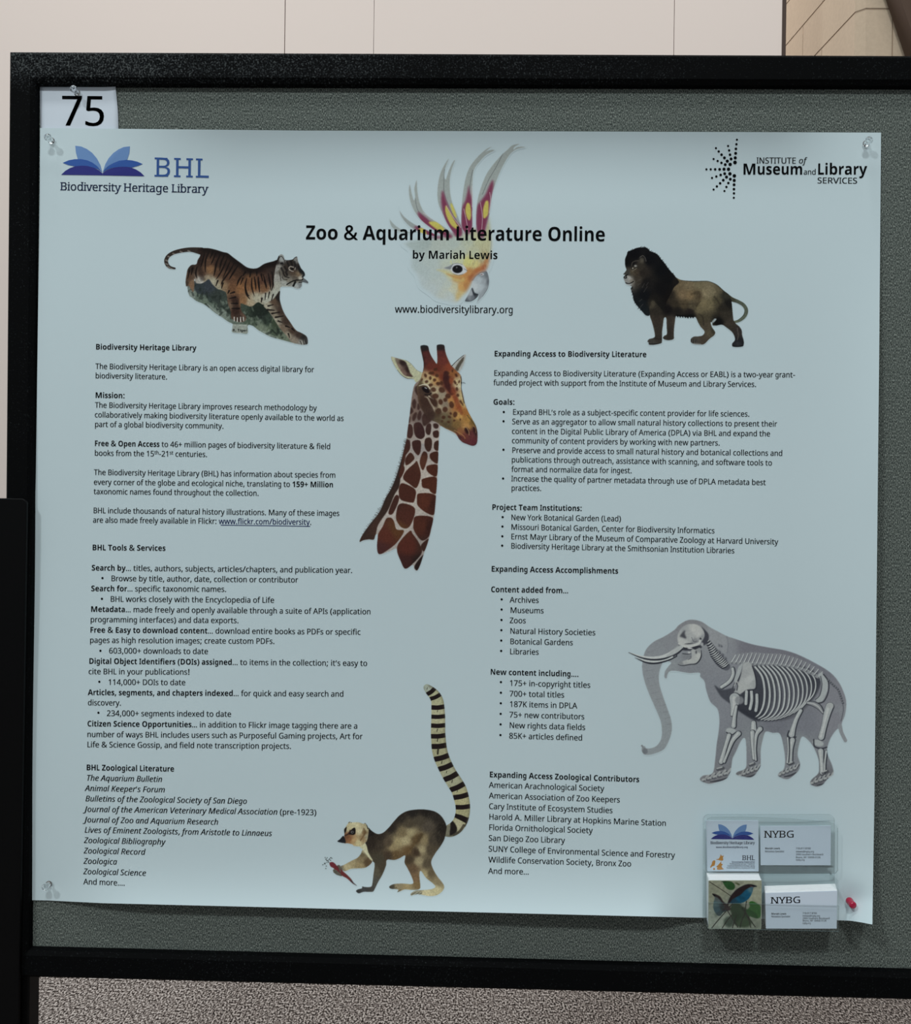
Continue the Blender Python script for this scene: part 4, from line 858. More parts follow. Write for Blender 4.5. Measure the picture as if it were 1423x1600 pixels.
class Picture:
    """A picture painted into a fine grid, then laid on the sheet as a mesh that carries the ink colours."""

    def __init__(self, x0, y0, x1, y1, paper, res=0.6, seed=1):
        self.x0, self.y0, self.res = x0, y0, res
        self.w, self.h = int((x1 - x0) / res) + 1, int((y1 - y0) / res) + 1
        self.X, self.Y = np.meshgrid(x0 + np.arange(self.w) * res, y0 + np.arange(self.h) * res)
        self.paper = np.array(paper) / 255.0
        self.c = np.ones((self.h, self.w, 3)) * self.paper
        self.a = np.zeros((self.h, self.w))
        self.clip = None
        self.rng = np.random.default_rng(seed)
        self.T = (0.0, 0.0, 1.0)

    def zoom(self, x, y, s):
        self.T = (x, y, s)
        return self

    def tr(self, P):
        P = np.asarray(P, float)
        return np.array([self.T[0], self.T[1]]) + P[:, :2] / self.T[2]

    def box(self, P, pad):
        i0 = max(int((P[:, 0].min() - pad - self.x0) / self.res), 0)
        i1 = min(int((P[:, 0].max() + pad - self.x0) / self.res) + 2, self.w)
        j0 = max(int((P[:, 1].min() - pad - self.y0) / self.res), 0)
        j1 = min(int((P[:, 1].max() + pad - self.y0) / self.res) + 2, self.h)
        return slice(j0, j1), slice(i0, i1)

    def mask_poly(self, P, soft):
        sl = self.box(P, 3 * soft + 1.5)
        X, Y = self.X[sl], self.Y[sl]
        acc = np.zeros(X.shape)
        offs = [(-0.25, -0.25), (0.25, -0.25), (-0.25, 0.25), (0.25, 0.25)]
        for ox, oy in offs:
            x, y = X + ox * self.res, Y + oy * self.res
            ins = np.zeros(X.shape, bool)
            n = len(P)
            for i in range(n):
                xa, ya = P[i]
                xb, yb = P[(i + 1) % n]
                if ya == yb:
                    continue
                c = ((ya > y) != (yb > y)) & (x < (xb - xa) * (y - ya) / (yb - ya) + xa)
                ins ^= c
            acc += ins
        return sl, blur(acc / 4.0, soft / self.res)

    def put(self, sl, m, col, a, atop):
        if self.clip is not None:
            m = m * self.clip[sl]
        m = m * a
        if atop:
            m = m * (self.a[sl] > 0.02)
        if callable(col):
            col = col(self.X[sl], self.Y[sl])
        else:
            col = np.array(col) / 255.0
        self.c[sl] += (col - self.c[sl]) * m[..., None]
        if not atop:
            self.a[sl] = np.maximum(self.a[sl], np.minimum(m, 1))

    def field(self, samples, power=2.0):
        S = np.array([(x, y, *c) for x, y, c in samples], float)
        S[:, :2] = self.tr(S[:, :2])

        def f(X, Y):
            num = np.zeros(X.shape + (3,))
            den = np.zeros(X.shape)
            for x, y, r, g_, b in S:
                w = 1.0 / ((X - x) ** 2 + (Y - y) ** 2 + 4.0) ** power
                num += w[..., None] * np.array([r, g_, b])
                den += w
            return num / den[..., None] / 255.0
        return f

    def poly(self, P, col, soft=0.3, a=1.0, smooth=True, atop=False, k=5):
        Q = self.tr(P)
        if smooth:
            Q = spline(Q, True, k)
        sl, mk = self.mask_poly(Q, soft)
        self.put(sl, mk, col, a, atop)
        return sl, mk

    def oval(self, x, y, rx, ry, col, soft=0.3, a=1.0, rot=0.0, atop=True):
        t = np.linspace(0, 2 * math.pi, 20, endpoint=False)
        r = math.radians(rot)
        px, py = rx * np.cos(t), ry * np.sin(t)
        P = np.stack([x + px * math.cos(r) - py * math.sin(r), y + px * math.sin(r) + py * math.cos(r)], -1)
        return self.poly(P, col, soft, a, False, atop)

    def stroke(self, P, w, col, soft=0.5, a=1.0, smooth=True, atop=True):
        """w: full width (one value or one per point) in the current zoom's pixels; soft in photo pixels."""
        Q = self.tr(P)
        W = np.full(len(Q), float(w)) if np.isscalar(w) else np.asarray(w, float)
        W = W / self.T[2] / 2
        Q = np.column_stack([Q, W])
        if smooth and len(Q) > 2:
            Q = spline(Q, False, 5)
        sl = self.box(Q, Q[:, 2].max() + soft + 1)
        X, Y = self.X[sl], self.Y[sl]
        best = np.full(X.shape, -1e9)
        for i in range(len(Q) - 1):
            ax, ay, aw = Q[i]
            bx, by, bw = Q[i + 1]
            dx, dy = bx - ax, by - ay
            L2 = dx * dx + dy * dy + 1e-9
            t = np.clip(((X - ax) * dx + (Y - ay) * dy) / L2, 0, 1)
            dd = np.hypot(X - ax - t * dx, Y - ay - t * dy)
            best = np.maximum(best, (aw + (bw - aw) * t) - dd)
        mk = np.clip(best / max(soft, 0.2) + 0.5, 0, 1)
        self.put(sl, mk, col, a, atop)

    def tone(self, sat, gain):
        """Duller, denser ink."""
        g_ = self.c @ np.array([0.3, 0.59, 0.11])
        self.c = np.clip((g_[..., None] + (self.c - g_[..., None]) * sat) * gain, 0, 1)

    def grain(self, amt, scale=1.2, stretch=(1, 1)):
        n = blur(self.rng.standard_normal(self.a.shape), scale / self.res)
        n /= n.std() + 1e-9
        self.c = np.clip(self.c * (1 + amt * n[..., None]), 0, 1)

    def build(self, name, place, parent, mat, albedo):
        """albedo: linear colour of the sheet that the `paper` display colour stands for."""
        vis = self.a > 0.02
        quad = vis[:-1, :-1] | vis[1:, :-1] | vis[:-1, 1:] | vis[1:, 1:]
        used = np.zeros(self.a.shape, bool)
        used[:-1, :-1] |= quad
        used[1:, :-1] |= quad
        used[:-1, 1:] |= quad
        used[1:, 1:] |= quad
        idx = -np.ones(self.a.shape, int)
        idx[used] = np.arange(used.sum())
        P = place(self.X[used], self.Y[used])
        col = self.paper + (self.c - self.paper) * np.clip(self.a, 0, 1)[..., None]
        col = lin(col[used]) / lin(self.paper) * np.array(albedo)
        q = np.stack([idx[1:, :-1][quad], idx[1:, 1:][quad], idx[:-1, 1:][quad], idx[:-1, :-1][quad]], -1)
        me = bpy.data.meshes.new(name)
        nv, nf = len(P), len(q)
        me.vertices.add(nv)
        me.vertices.foreach_set('co', P.astype(np.float32).ravel())
        me.loops.add(nf * 4)
        me.loops.foreach_set('vertex_index', q.astype(np.int32).ravel())
        me.polygons.add(nf)
        me.polygons.foreach_set('loop_start', (np.arange(nf) * 4).astype(np.int32))
        me.update(calc_edges=True)
        at_ = me.attributes.new('ink', 'FLOAT_COLOR', 'POINT')
        at_.data.foreach_set('color', np.column_stack([np.clip(col, 0, 1), np.ones(nv)]).astype(np.float32).ravel())
        me.materials.append(mat)
        return link(name, me, parent)

# ------------------------------------------------------------------ the poster board
FR = 0.012                                    # how far the frame stands in front of the fabric


def _line(p, q, x):
    return p[1] + (q[1] - p[1]) * (x - p[0]) / (q[0] - p[0])


XR = 3150                                     # far right end of the board, beyond the frame of the photo
O_TL, O_BL = at(14, 79.6, FR), at(1.5, 1526.8, FR)
O_TR, O_BR = at(XR, _line((14, 79.6), (1423, 85.6), XR), FR), at(XR, _line((50, 1528), (1423, 1563.5), XR), FR)
I_TL, I_BL = at(53.6, 128.0, FR), at(42.5, 1486.5, FR)
I_TR, I_BR = at(XR - 45, _line((54, 128.0), (1423, 131.5), XR - 45), FR), at(XR - 45, _line((43, 1486.5), (1423, 1522.0), XR - 45), FR)

board = empty('poster_board', (float((O_TL[0] + O_TR[0]) / 2), 0.0, 0.0))
tag(board, 'grey green fabric poster board in a black frame behind the big poster', 'poster board')


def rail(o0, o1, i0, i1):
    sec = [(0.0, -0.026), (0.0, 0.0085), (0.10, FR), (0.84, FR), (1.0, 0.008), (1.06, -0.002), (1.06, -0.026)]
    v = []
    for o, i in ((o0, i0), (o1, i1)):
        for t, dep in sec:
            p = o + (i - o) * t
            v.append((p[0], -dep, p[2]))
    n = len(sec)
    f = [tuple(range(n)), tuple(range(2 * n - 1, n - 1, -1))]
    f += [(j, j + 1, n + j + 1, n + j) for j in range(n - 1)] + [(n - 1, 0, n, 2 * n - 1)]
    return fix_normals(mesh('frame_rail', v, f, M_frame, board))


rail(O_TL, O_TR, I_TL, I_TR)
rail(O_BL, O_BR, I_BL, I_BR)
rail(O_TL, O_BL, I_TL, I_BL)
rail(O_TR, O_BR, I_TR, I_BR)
front = [(I_BL[0] - 0.008, 0, I_BL[2] - 0.008), (I_BR[0] + 0.008, 0, I_BR[2] - 0.008), (I_TR[0] + 0.008, 0, I_TR[2] + 0.008), (I_TL[0] - 0.008, 0, I_TL[2] + 0.008)]
v, f = prism(front, [(x, 0.022, z) for x, y, z in front])
tag(fix_normals(mesh('fabric_panel', v, f, M_fabric, board)), 'woven grey green fabric face')

for pa, pb in ((at(-46, 1540, 0.0), at(50, 1540, 0.0)), (at(XR - 60, 1600, 0.0), at(XR, 1600, 0.0))):
    zt = float(_line((O_BL[0], O_BL[2]), (O_BR[0], O_BR[2]), pb[0])) + 0.004
    v, f = box_vf(float(pa[0]), float(pb[0]), -0.008, 0.022, 0.0, zt)
    bevel(fix_normals(mesh('leg', v, f, M_post, board)), 0.002)

# upright post standing in front of the board's left side
PD = 0.0195
pr, pt = at(41.3, 786, PD), at(20, 778.6, PD)
xr, zt = float(pr[0]), float(pt[2])
xl = xr - 0.085
r = 0.0065
arc = [(xr - r + r * math.cos(a), zt - r + r * math.sin(a)) for a in np.linspace(0, math.pi / 2, 8)]
arc += [(xl + r + r * math.cos(a), zt - r + r * math.sin(a)) for a in np.linspace(math.pi / 2, math.pi, 8)]
loop = [(xr - 0.004, 0.0)] + arc + [(xl - 0.0, 0.0)]
v, f = prism([(x, -PD, z) for x, z in loop], [(x, -0.0135, z) for x, z in loop])
post = mesh('upright_post', v, f, M_post)
bevel(post, 0.0012)
tag(post, 'short black upright post with rounded top at the left edge of the board', 'post')


# ------------------------------------------------------------------ the poster
def sstep(x):
    x = np.clip(x, 0, 1)
    return x * x * (3 - 2 * x)


def paper_depth(px, py):
    """How far the sheet stands off the fabric (metres)."""
    px, py = np.asarray(px, float), np.asarray(py, float)
    d = 0.0026 + 0 * px
    d = d + 0.0155 * np.clip((px - 1215) / 150, 0, 1.1) ** 2.2 * sstep((py - 300) / 480)              # right edge comes forward
    d = d + 0.0035 * sstep((py - 1230) / 200) * sstep((px - 60) / 160)               # lower edge bellies out
    d = d + 0.0090 * sstep((px - 1325) / 40) * sstep((py - 1400) / 45)               # corner past the red pin
    # shallow cockles, mostly running down from the pins
    d = d + 0.0011 * np.sin((px * 0.9 + py * 0.55) / 118.0 + 0.6) * sstep((py - 205) / 160) * sstep((px - 63) / 120)
    d = d + 0.0009 * np.sin((px * 0.35 - py) / 95.0 + 1.1) * sstep((py - 205) / 160)
    d = d + 0.0012 * np.exp(-((px - 80 - (py - 225) * 0.02) / 7.0) ** 2) * sstep((py - 222) / 30) * sstep((420 - py) / 160)
    d = d + 0.0012 * np.exp(-((px - 1353 - (py - 225) * 0.09) / 8.0) ** 2) * sstep((py - 222) / 30) * sstep((420 - py) / 160)
    # the sheet was rolled: its top lips forward and its bottom kicks out
    d = d + 0.0130 * np.clip((310 - py) / 108, 0, 1.1) ** 2.3 * sstep((px - 90) / 300) * sstep((1345 - px) / 160)
    d = d + 0.0180 * np.clip((py - 1312) / 118, 0, 1.2) ** 2.8 * sstep((px - 40) / 200) * (1 - 0.85 * sstep((px - 1010) / 80) * sstep((1340 - px) / 25))
    for qx, qy in ((81, 221), (1352, 224), (77, 1381), (1328, 1409)):
        g_ = np.exp(-(((px - qx) / 26.0) ** 2 + ((py - qy) / 26.0) ** 2))
        d = d * (1 - 0.55 * g_) + 0.0012 * g_
    return d


def on_poster(eps):
    return lambda px, py: at(px, py, paper_depth(px, py) + eps)


def _pl(pts, t):
    return np.interp(t, [p[0] for p in pts], [p[1] for p in pts])


NU, NV = 220, 220
V, Fc = [], []
left = [(200, 62.6), (270, 62.3), (740, 56.0), (900, 52.3), (1180, 48.5), (1406, 45.0)]
rightp = [(207, 1376.2), (540, 1373.4), (1240, 1366.0), (1444.5, 1362.6)]
top = [(62, 200.0), (470, 204.0), (950, 205.6), (1376, 207.2)]
bot = [(45, 1406.5), (75, 1407.0), (160, 1411.2), (1085, 1433.8), (1310, 1438.0), (1328, 1438.6), (1342, 1440.6), (1363, 1444.6)]
gu, gv = np.meshgrid(np.linspace(0, 1, NU), np.linspace(0, 1, NV))
# make the far edges follow their measured lines
PX = np.zeros_like(gu)
PY = np.zeros_like(gu)
for it in range(3):
    yl = 200.0 + gv * (1406.5 - 200.0)
    yr = 207.2 + gv * (1444.6 - 207.2)
    xl_ = np.interp(yl, [p[0] for p in left], [p[1] for p in left])
    xr_ = np.interp(yr, [p[0] for p in rightp], [p[1] for p in rightp])
    PX = xl_ + gu * (xr_ - xl_)
    yt = np.interp(PX, [p[0] for p in top], [p[1] for p in top])
    yb = np.interp(PX, [p[0] for p in bot], [p[1] for p in bot])
    PY = yt + gv * (yb - yt)
dep = paper_depth(PX, PY)
fr_ = at(PX.ravel(), PY.ravel(), dep.ravel())
bk_ = fr_ + np.array([0, 0.0004, 0])
nn = NU * NV
faces = []
for j in range(NV - 1):
    for i in range(NU - 1):
        a = j * NU + i
        faces.append((a + NU, a + NU + 1, a + 1, a))
        faces.append((a + nn, a + 1 + nn, a + NU + 1 + nn, a + NU + nn))
for i in range(NU - 1):
    faces.append((i, i + 1, i + 1 + nn, i + nn))
    b = (NV - 1) * NU + i
    faces.append((b + 1, b, b + nn, b + 1 + nn))
for j in range(NV - 1):
    a = j * NU
    faces.append((a + NU, a, a + nn, a + NU + nn))
    b = j * NU + NU - 1
    faces.append((b, b + NU, b + NU + nn, b + nn))
poster = mesh('poster', np.vstack([fr_, bk_]), faces, M_paper, None, True)
poster.data.set_sharp_from_angle(angle=math.radians(50))
tag(poster, 'large white zoo and aquarium literature poster with animal pictures pinned to the board', 'poster')

PT = on_poster(0.00035)        # lettering
PI = on_poster(0.00018)        # pictures

CAP = 8.75
LEFT = [
    ('section_heading', [(149.4, 546.0, 306.3, 547.9, '*Biodiversity Heritage Library*')]),
    ('text_block', [(149.3, 576.4, 490.2, 581.6, 'The Biodiversity Heritage Library is an open access digital library for'),
                    (148.9, 591.1, 261.2, 592.9, 'biodiversity literature.')]),
    ('text_block', [(148.6, 621.6, 194.9, 622.2, '*Mission:*'),
                    (148.5, 637.0, 494.4, 641.6, 'The Biodiversity Heritage Library improves research methodology by'),
                    (148.0, 652.1, 536.6, 657.7, 'collaboratively making biodiversity literature openly available to the world as'),
                    (148.0, 667.0, 349.3, 669.8, 'part of a global biodiversity community.')]),
    ('text_block', [(147.7, 696.9, 516.0, 701.8, '*Free & Open Access* to 46+ million pages of biodiversity literature & field'),
                    (147.7, 712.0, 323.6, 714.1, 'books from the 15^th^-21^st^ centuries.')]),
    ('text_block', [(146.9, 742.1, 524.0, 746.5, 'The Biodiversity Heritage Library (BHL) has information about species from'),
                    (146.4, 757.4, 520.3, 761.5, 'every corner of the globe and ecological niche, translating to *159+ Million*'),
                    (146.4, 772.1, 404.2, 774.8, 'taxonomic names found throughout the collection.')]),
    ('text_block', [(145.7, 801.8, 529.9, 806.2, 'BHL include thousands of natural history illustrations. Many of these images'),
                    (145.2, 816.6, 486.5, 820.0, 'are also made freely available in Flickr: ~www.flickr.com/biodiversity~.')]),
    ('section_heading', [(144.1, 859.7, 258.3, 860.7, '*BHL Tools & Services*')]),
    ('text_block', [(143.1, 891.4, 550.4, 895.3, '*Search by*… titles, authors, subjects, articles/chapters, and publication year.'),
                    (173.5, 908.0, 465.2, 910.2, 'Browse by title, author, date, collection or contributor', 160.0, 903.2),
                    (142.3, 923.7, 353.6, 924.8, '*Search for*… specific taxonomic names.'),
                    (172.3, 940.2, 428.1, 941.9, 'BHL works closely with the Encyclopedia of Life', 159.1, 935.6),
                    (141.6, 956.0, 579.0, 959.9, '*Metadata*… made freely and openly available through a suite of APIs (application'),
                    (141.1, 972.1, 372.8, 973.7, 'programming interfaces) and data exports.'),
                    (140.6, 988.4, 563.0, 991.8, '*Free & Easy to download content*… download entire books as PDFs or specific'),
                    (140.2, 1004.4, 428.9, 1006.1, 'pages as high resolution images; create custom PDFs.'),
                    (170.1, 1021.0, 324.9, 1022.0, '603,000+ downloads to date', 156.8, 1016.8),
                    (138.9, 1037.2, 573.5, 1040.6, "*Digital Object Identifiers (DOIs) assigned*… to items in the collection; it's easy to"),
                    (138.2, 1053.4, 296.6, 1054.2, 'cite BHL in your publications!'),
                    (168.9, 1070.1, 289.5, 1070.6, '114,000+ DOIs to date', 155.1, 1065.2),
                    (137.4, 1086.1, 536.7, 1088.6, '*Articles, segments, and chapters indexed*… for quick and easy search and'),
                    (137.2, 1102.1, 189.2, 1102.5, 'discovery.'),
                    (166.7, 1118.8, 361.0, 1120.0, '234,000+ segments indexed to date', 153.7, 1113.6),
                    (136.4, 1135.0, 558.3, 1138.6, '*Citizen Science Opportunities…* in addition to Flickr image tagging there are a'),
                    (136.0, 1151.6, 565.9, 1154.9, 'number of ways BHL includes users such as Purposeful Gaming projects, Art for'),
                    (136.0, 1167.6, 454.9, 1170.1, 'Life & Science Gossip, and field note transcription projects.')]),
    ('section_heading', [(134.8, 1203.5, 271.8, 1205.7, '*BHL Zoological Literature*')]),
    ('title_list', [(135.2, 1219.7, 253.2, 1221.9, '_The Aquarium Bulletin_'),
                    (133.2, 1235.9, 257.5, 1238.2, "_Animal Keeper's Forum_"),
                    (133.5, 1252.1, 385.7, 1256.1, '_Bulletins of the Zoological Society of San Diego_'),
                    (132.3, 1268.6, 494.0, 1273.8, '_Journal of the American Veterinary Medical Association_ (pre-1923)'),
                    (132.1, 1285.0, 340.8, 1288.7, '_Journal of Zoo and Aquarium Research_'),
                    (132.3, 1301.0, 424.5, 1306.4, '_Lives of Eminent Zoologists, from Aristotle to Linnaeus_'),
                    (131.5, 1317.2, 257.8, 1319.9, '_Zoological Bibliography_'),
                    (131.1, 1333.4, 226.6, 1335.7, '_Zoological Record_'),
                    (130.8, 1349.6, 182.4, 1350.9, '_Zoologica_'),
                    (130.5, 1365.9, 227.9, 1368.5, '_Zoological Science_'),
                    (130.5, 1381.9, 195.1, 1384.0, 'And more….')]),
]
RIGHT = [
    ('section_heading', [(771.9, 556.7, 1009.7, 557.9, '*Expanding Access to Biodiversity Literature*')]),
    ('text_block', [(771.4, 587.1, 1241.9, 589.7, 'Expanding Access to Biodiversity Literature (Expanding Access or EABL) is a two-year grant-'),
                    (770.9, 602.0, 1181.3, 604.5, 'funded project with support from the Institute of Museum and Library Services.')]),
    ('text_block', [(770.5, 632.2, 803.9, 632.4, '*Goals:*'),
                    (800.8, 647.9, 1170.8, 650.9, "Expand BHL's role as a subject-specific content provider for life sciences.", 786.9, 643.7),
                    (799.9, 662.8, 1213.5, 666.5, 'Serve as an aggregator to allow small natural history collections to present their', 786.5, 658.2),
                    (799.5, 677.9, 1202.9, 681.8, 'content in the Digital Public Library of America (DPLA) via BHL and expand the'),
                    (799.5, 692.5, 1124.4, 696.2, 'community of content providers by working with new partners.'),
                    (799.7, 707.6, 1222.2, 712.3, 'Preserve and provide access to small natural history and botanical collections and', 786.4, 702.6),
                    (799.0, 722.3, 1205.9, 727.4, 'publications through outreach, assistance with scanning, and software tools to'),
                    (799.0, 737.3, 987.0, 739.4, 'format and normalize data for ingest.'),
                    (798.7, 752.0, 1195.9, 758.0, 'Increase the quality of partner metadata through use of DPLA metadata best', 785.8, 747.6),
                    (798.7, 766.6, 845.6, 767.1, 'practices.')]),
    ('text_block', [(768.4, 796.6, 909.0, 798.4, '*Project Team Institutions:*'),
                    (798.3, 812.6, 969.9, 814.7, 'New York Botanical Garden (Lead)', 785.1, 807.9),
                    (798.1, 827.6, 1116.0, 833.5, 'Missouri Botanical Garden, Center for Biodiversity Informatics', 784.8, 822.6),
                    (798.1, 842.5, 1215.2, 850.8, 'Ernst Mayr Library of the Museum of Comparative Zoology at Harvard University', 784.6, 837.9),
                    (798.1, 857.1, 1147.0, 864.6, 'Biodiversity Heritage Library at the Smithsonian Institution Libraries', 784.4, 852.5)]),
    ('section_heading', [(767.3, 893.1, 965.5, 896.4, '*Expanding Access Accomplishments*')]),
    ('text_block', [(766.9, 925.1, 887.6, 927.0, '*Content added from…*'),
                    (796.5, 941.4, 841.4, 942.1, 'Archives', 783.6, 936.5),
                    (796.8, 957.6, 849.0, 958.4, 'Museums', 783.5, 952.3),
                    (796.3, 973.6, 821.2, 973.9, 'Zoos', 783.3, 968.6),
                    (796.6, 990.1, 929.8, 992.7, 'Natural History Societies', 783.1, 984.6),
                    (796.6, 1006.4, 894.7, 1008.3, 'Botanical Gardens', 782.9, 1000.8),
                    (796.3, 1022.2, 841.4, 1023.1, 'Libraries', 782.8, 1017.0)]),
    ('text_block', [(765.9, 1054.0, 903.8, 1057.5, '*New content including….*'),
                    (795.9, 1071.5, 921.9, 1074.7, '175+ in-copyright titles', 782.4, 1065.7),
                    (795.9, 1088.1, 881.1, 1090.0, '700+ total titles', 782.4, 1082.3),
                    (795.9, 1104.4, 901.2, 1107.0, '187K items in DPLA', 782.2, 1098.8),
                    (795.6, 1120.9, 912.6, 1124.1, '75+ new contributors', 782.0, 1115.3),
                    (795.6, 1137.4, 914.0, 1140.8, 'New rights data fields', 781.9, 1131.8),
                    (795.2, 1153.9, 909.6, 1157.1, '85K+ articles defined', 781.7, 1148.5)]),
    ('section_heading', [(764.4, 1214.4, 998.4, 1222.2, '*Expanding Access Zoological Contributors*')]),
    ('name_list', [(763.9, 1230.7, 943.4, 1236.4, 'American Arachnological Society'),
                   (763.9, 1247.3, 968.1, 1254.0, 'American Association of Zoo Keepers'),
                   (763.7, 1264.0, 956.7, 1270.6, 'Cary Institute of Ecosystem Studies'),
                   (763.7, 1280.4, 1040.4, 1290.6, 'Harold A. Miller Library at Hopkins Marine Station'),
                   (763.5, 1297.0, 925.4, 1302.0, 'Florida Ornithological Society'),
                   (763.3, 1313.7, 882.0, 1317.4, 'San Diego Zoo Library'),
                   (763.1, 1330.5, 1053.9, 1340.5, 'SUNY College of Environmental Science and Forestry'),
                   (763.1, 1347.5, 985.9, 1354.0, 'Wildlife Conservation Society, Bronx Zoo'),
                   (762.8, 1365.2, 826.0, 1366.5, 'And more…')]),
]
for group in (LEFT, RIGHT):
    for name, lines in group:
        ink = Ink(PT)
        for ln in lines:
            ink.text(*ln[:5], cap=CAP * (1.0 + 0.00005 * (ln[1] - 800)))
            if len(ln) > 5:
                ink.disc(ln[5], ln[6], 1.75)
            if 'flickr.com' in ln[4]:
                ink.poly([(344.7, 819.9), (484.4, 821.8), (484.4, 822.9), (344.7, 821.0)], 1)
        ink.build(name, [M_ink, M_link], poster)

ink = Ink(PT)
ink.text(478.1, 374.1, 944.9, 377.1, '*Zoo & Aquarium Literature Online*', cap=22.0)
ink.build('title_text', M_ink, poster)
ink = Ink(PT)
ink.text(644.1, 404.1, 777.0, 404.8, '*by Mariah Lewis*', cap=12.6)
ink.build('author_text', M_ink, poster)
ink = Ink(PT)
ink.text(617.1, 488.4, 801.1, 489.4, 'www.biodiversitylibrary.org', cap=11.3)
ink.build('web_address_text', M_ink, poster)

# library logo: an open book of six leaves with its lettering
LEAF = {
    'light': [[(205, 97), (255, 103), (305, 125), (350, 158), (390, 205), (420, 262), (437, 325), (415, 290), (380, 262), (340, 245), (300, 232), (228, 215), (212, 160)],
              [(673, 102), (620, 108), (575, 128), (530, 160), (490, 205), (462, 255), (440, 325), (462, 292), (490, 268), (530, 246), (575, 230), (650, 216), (668, 160)]],
    'mid': [[(98, 243), (150, 221), (200, 212), (255, 211), (310, 222), (350, 240), (385, 265), (412, 292), (437, 325), (400, 298), (350, 280), (300, 270), (250, 268), (200, 273), (145, 262)],
            [(782, 253), (735, 233), (690, 222), (640, 218), (580, 225), (530, 246), (490, 270), (462, 296), (440, 325), (480, 300), (530, 285), (585, 277), (640, 277), (690, 283), (738, 270)]],
    'dark': [[(85, 345), (120, 312), (160, 288), (205, 273), (260, 267), (310, 270), (360, 284), (405, 305), (438, 332), (440, 350)],
             [(797, 357), (765, 325), (725, 300), (690, 286), (640, 277), (580, 278), (530, 287), (480, 304), (440, 330), (440, 350)]],
}
M_leaf = [material('leaf_light_ink', rgb(112, 150, 204), 0.5, 0.3), material('leaf_mid_ink', rgb(46, 92, 172), 0.5, 0.3), material('leaf_dark_ink', rgb(38, 42, 130), 0.5, 0.3)]



emb = None
for mi, key in enumerate(('light', 'mid', 'dark')):
    ink = Ink(on_poster(0.00030 + 0.00006 * mi))
    for P in LEAF[key]:
        ink.poly([(80 + x / 5.473, 210 + y / 5.473) for x, y in P])
    if emb is None:
        emb = ink.build('logo_emblem', M_leaf[mi], poster)
        tag(emb, 'blue open book emblem')
    else:
        ink.build('logo_leaves', M_leaf[mi], emb)
ink = Ink(PT)
ink.text(241.7, 275.8, 325.6, 277.8, 'BHL', cap=29.8, style='z', space=0.10)
ink.build('logo_initials', M_blue, poster)
ink = Ink(PT)
ink.text(94.3, 297.2, 323.9, 301.4, 'Biodiversity Heritage Library', cap=12.6, style='z')
ink.build('logo_lettering', M_navy, poster)

# institute logo: rays of dots and lettering
DOTS = [(300, 65, 8), (296, 100, 9), (292, 135, 10), (290, 169, 11), (287, 204, 12), (285, 239, 14),
        (232, 113, 8), (240, 147, 9), (247, 180, 10), (255, 212, 11), (139, 130, 8), (160, 155, 9), (182, 180, 10), (204, 204, 11), (226, 229, 12), (248, 254, 13),
        (121, 213, 8), (152, 228, 8.5), (181, 242, 9.5), (210, 256, 11), (66, 292, 8), (99, 292, 8.5), (133, 292, 9.5), (167, 292, 10.5), (201, 291, 12), (235, 291, 13),
        (109, 358, 8), (142, 347, 9), (175, 335, 10), (206, 325, 11), (121, 447, 8), (146, 423, 9), (171, 399, 9.5), (195, 375, 10.5), (220, 351, 11.5), (246, 326, 13),
        (204, 458, 8), (219, 427, 9), (234, 397, 9.5), (249, 367, 11), (280, 342, 13.5), (276, 510, 8), (277, 476, 9), (277, 444, 10), (278, 410, 11), (279, 377, 12)]
ink = Ink(PT)
for x, y, r_ in DOTS:
    ink.disc(1090 + x / 4.907, 205 + y / 4.907, r_ / 4.907 * 1.02)
tag(ink.build('institute_emblem', M_ink, poster), 'half sunburst of black dots')
ink = Ink(PT)
ink.text(1181.9, 255.4, 1243.2, 255.6, 'INSTITUTE', cap=9.4)
ink.text(1247.9, 255.3, 1258.9, 255.4, '_of_', cap=9.2)
ink.text(1159.9, 272.7, 1253.8, 272.7, '*Museum*', cap=17.2)
ink.text(1255.4, 272.8, 1274.4, 272.8, 'and', cap=8.6)
ink.text(1276.9, 272.7, 1353.7, 272.7, '*Library*', cap=17.4)
ink.text(1276.9, 286.4, 1338.8, 286.8, 'SERVICES', cap=9.2)
ink.build('institute_lettering', M_ink, poster)

# ------------------------------------------------------------------ number card pinned behind the poster
CD = 0.0008


def card_depth(px, py):
    px, py = np.asarray(px, float), np.asarray(py, float)
    return CD + 0.0014 * sstep((px - 165) / 22) * sstep((205 - py) / 60 + 0.2) + 0.0004 * sstep((150 - py) / 18)


cl = [(134, 62.0), (200, 63.0), (264, 62.0)]
cr_ = [(131.5, 180.0), (150, 182.0), (175, 184.2), (200, 185.0), (264, 185.5)]
gv_, gu_ = np.meshgrid(np.linspace(0, 1, 24), np.linspace(0, 1, 16), indexing='ij')
yy = (134 + gv_ * 130) * (1 - gu_) + (131.7 + gv_ * 132.3) * gu_
xx = np.interp(yy, [p[0] for p in cl], [p[1] for p in cl]) * (1 - gu_) + np.interp(yy, [p[0] for p in cr_], [p[1] for p in cr_]) * gu_
fr_ = at(xx.ravel(), yy.ravel(), card_depth(xx, yy).ravel())
bk_ = fr_ + np.array([0, 0.0002, 0])
nu, nv = 16, 24
nn = nu * nv
faces = []
for j in range(nv - 1):
    for i in range(nu - 1):
        a = j * nu + i
        faces += [(a + nu, a + nu + 1, a + 1, a), (a + nn, a + 1 + nn, a + nu + 1 + nn, a + nu + nn)]
ring = [j * nu for j in range(nv)] + [(nv - 1) * nu + i for i in range(1, nu)] + [j * nu + nu - 1 for j in range(nv - 2, -1, -1)] + [i for i in range(nu - 2, 0, -1)]
for i in range(len(ring)):
    a, b = ring[i], ring[(i + 1) % len(ring)]
    faces.append((b, a, a + nn, b + nn))
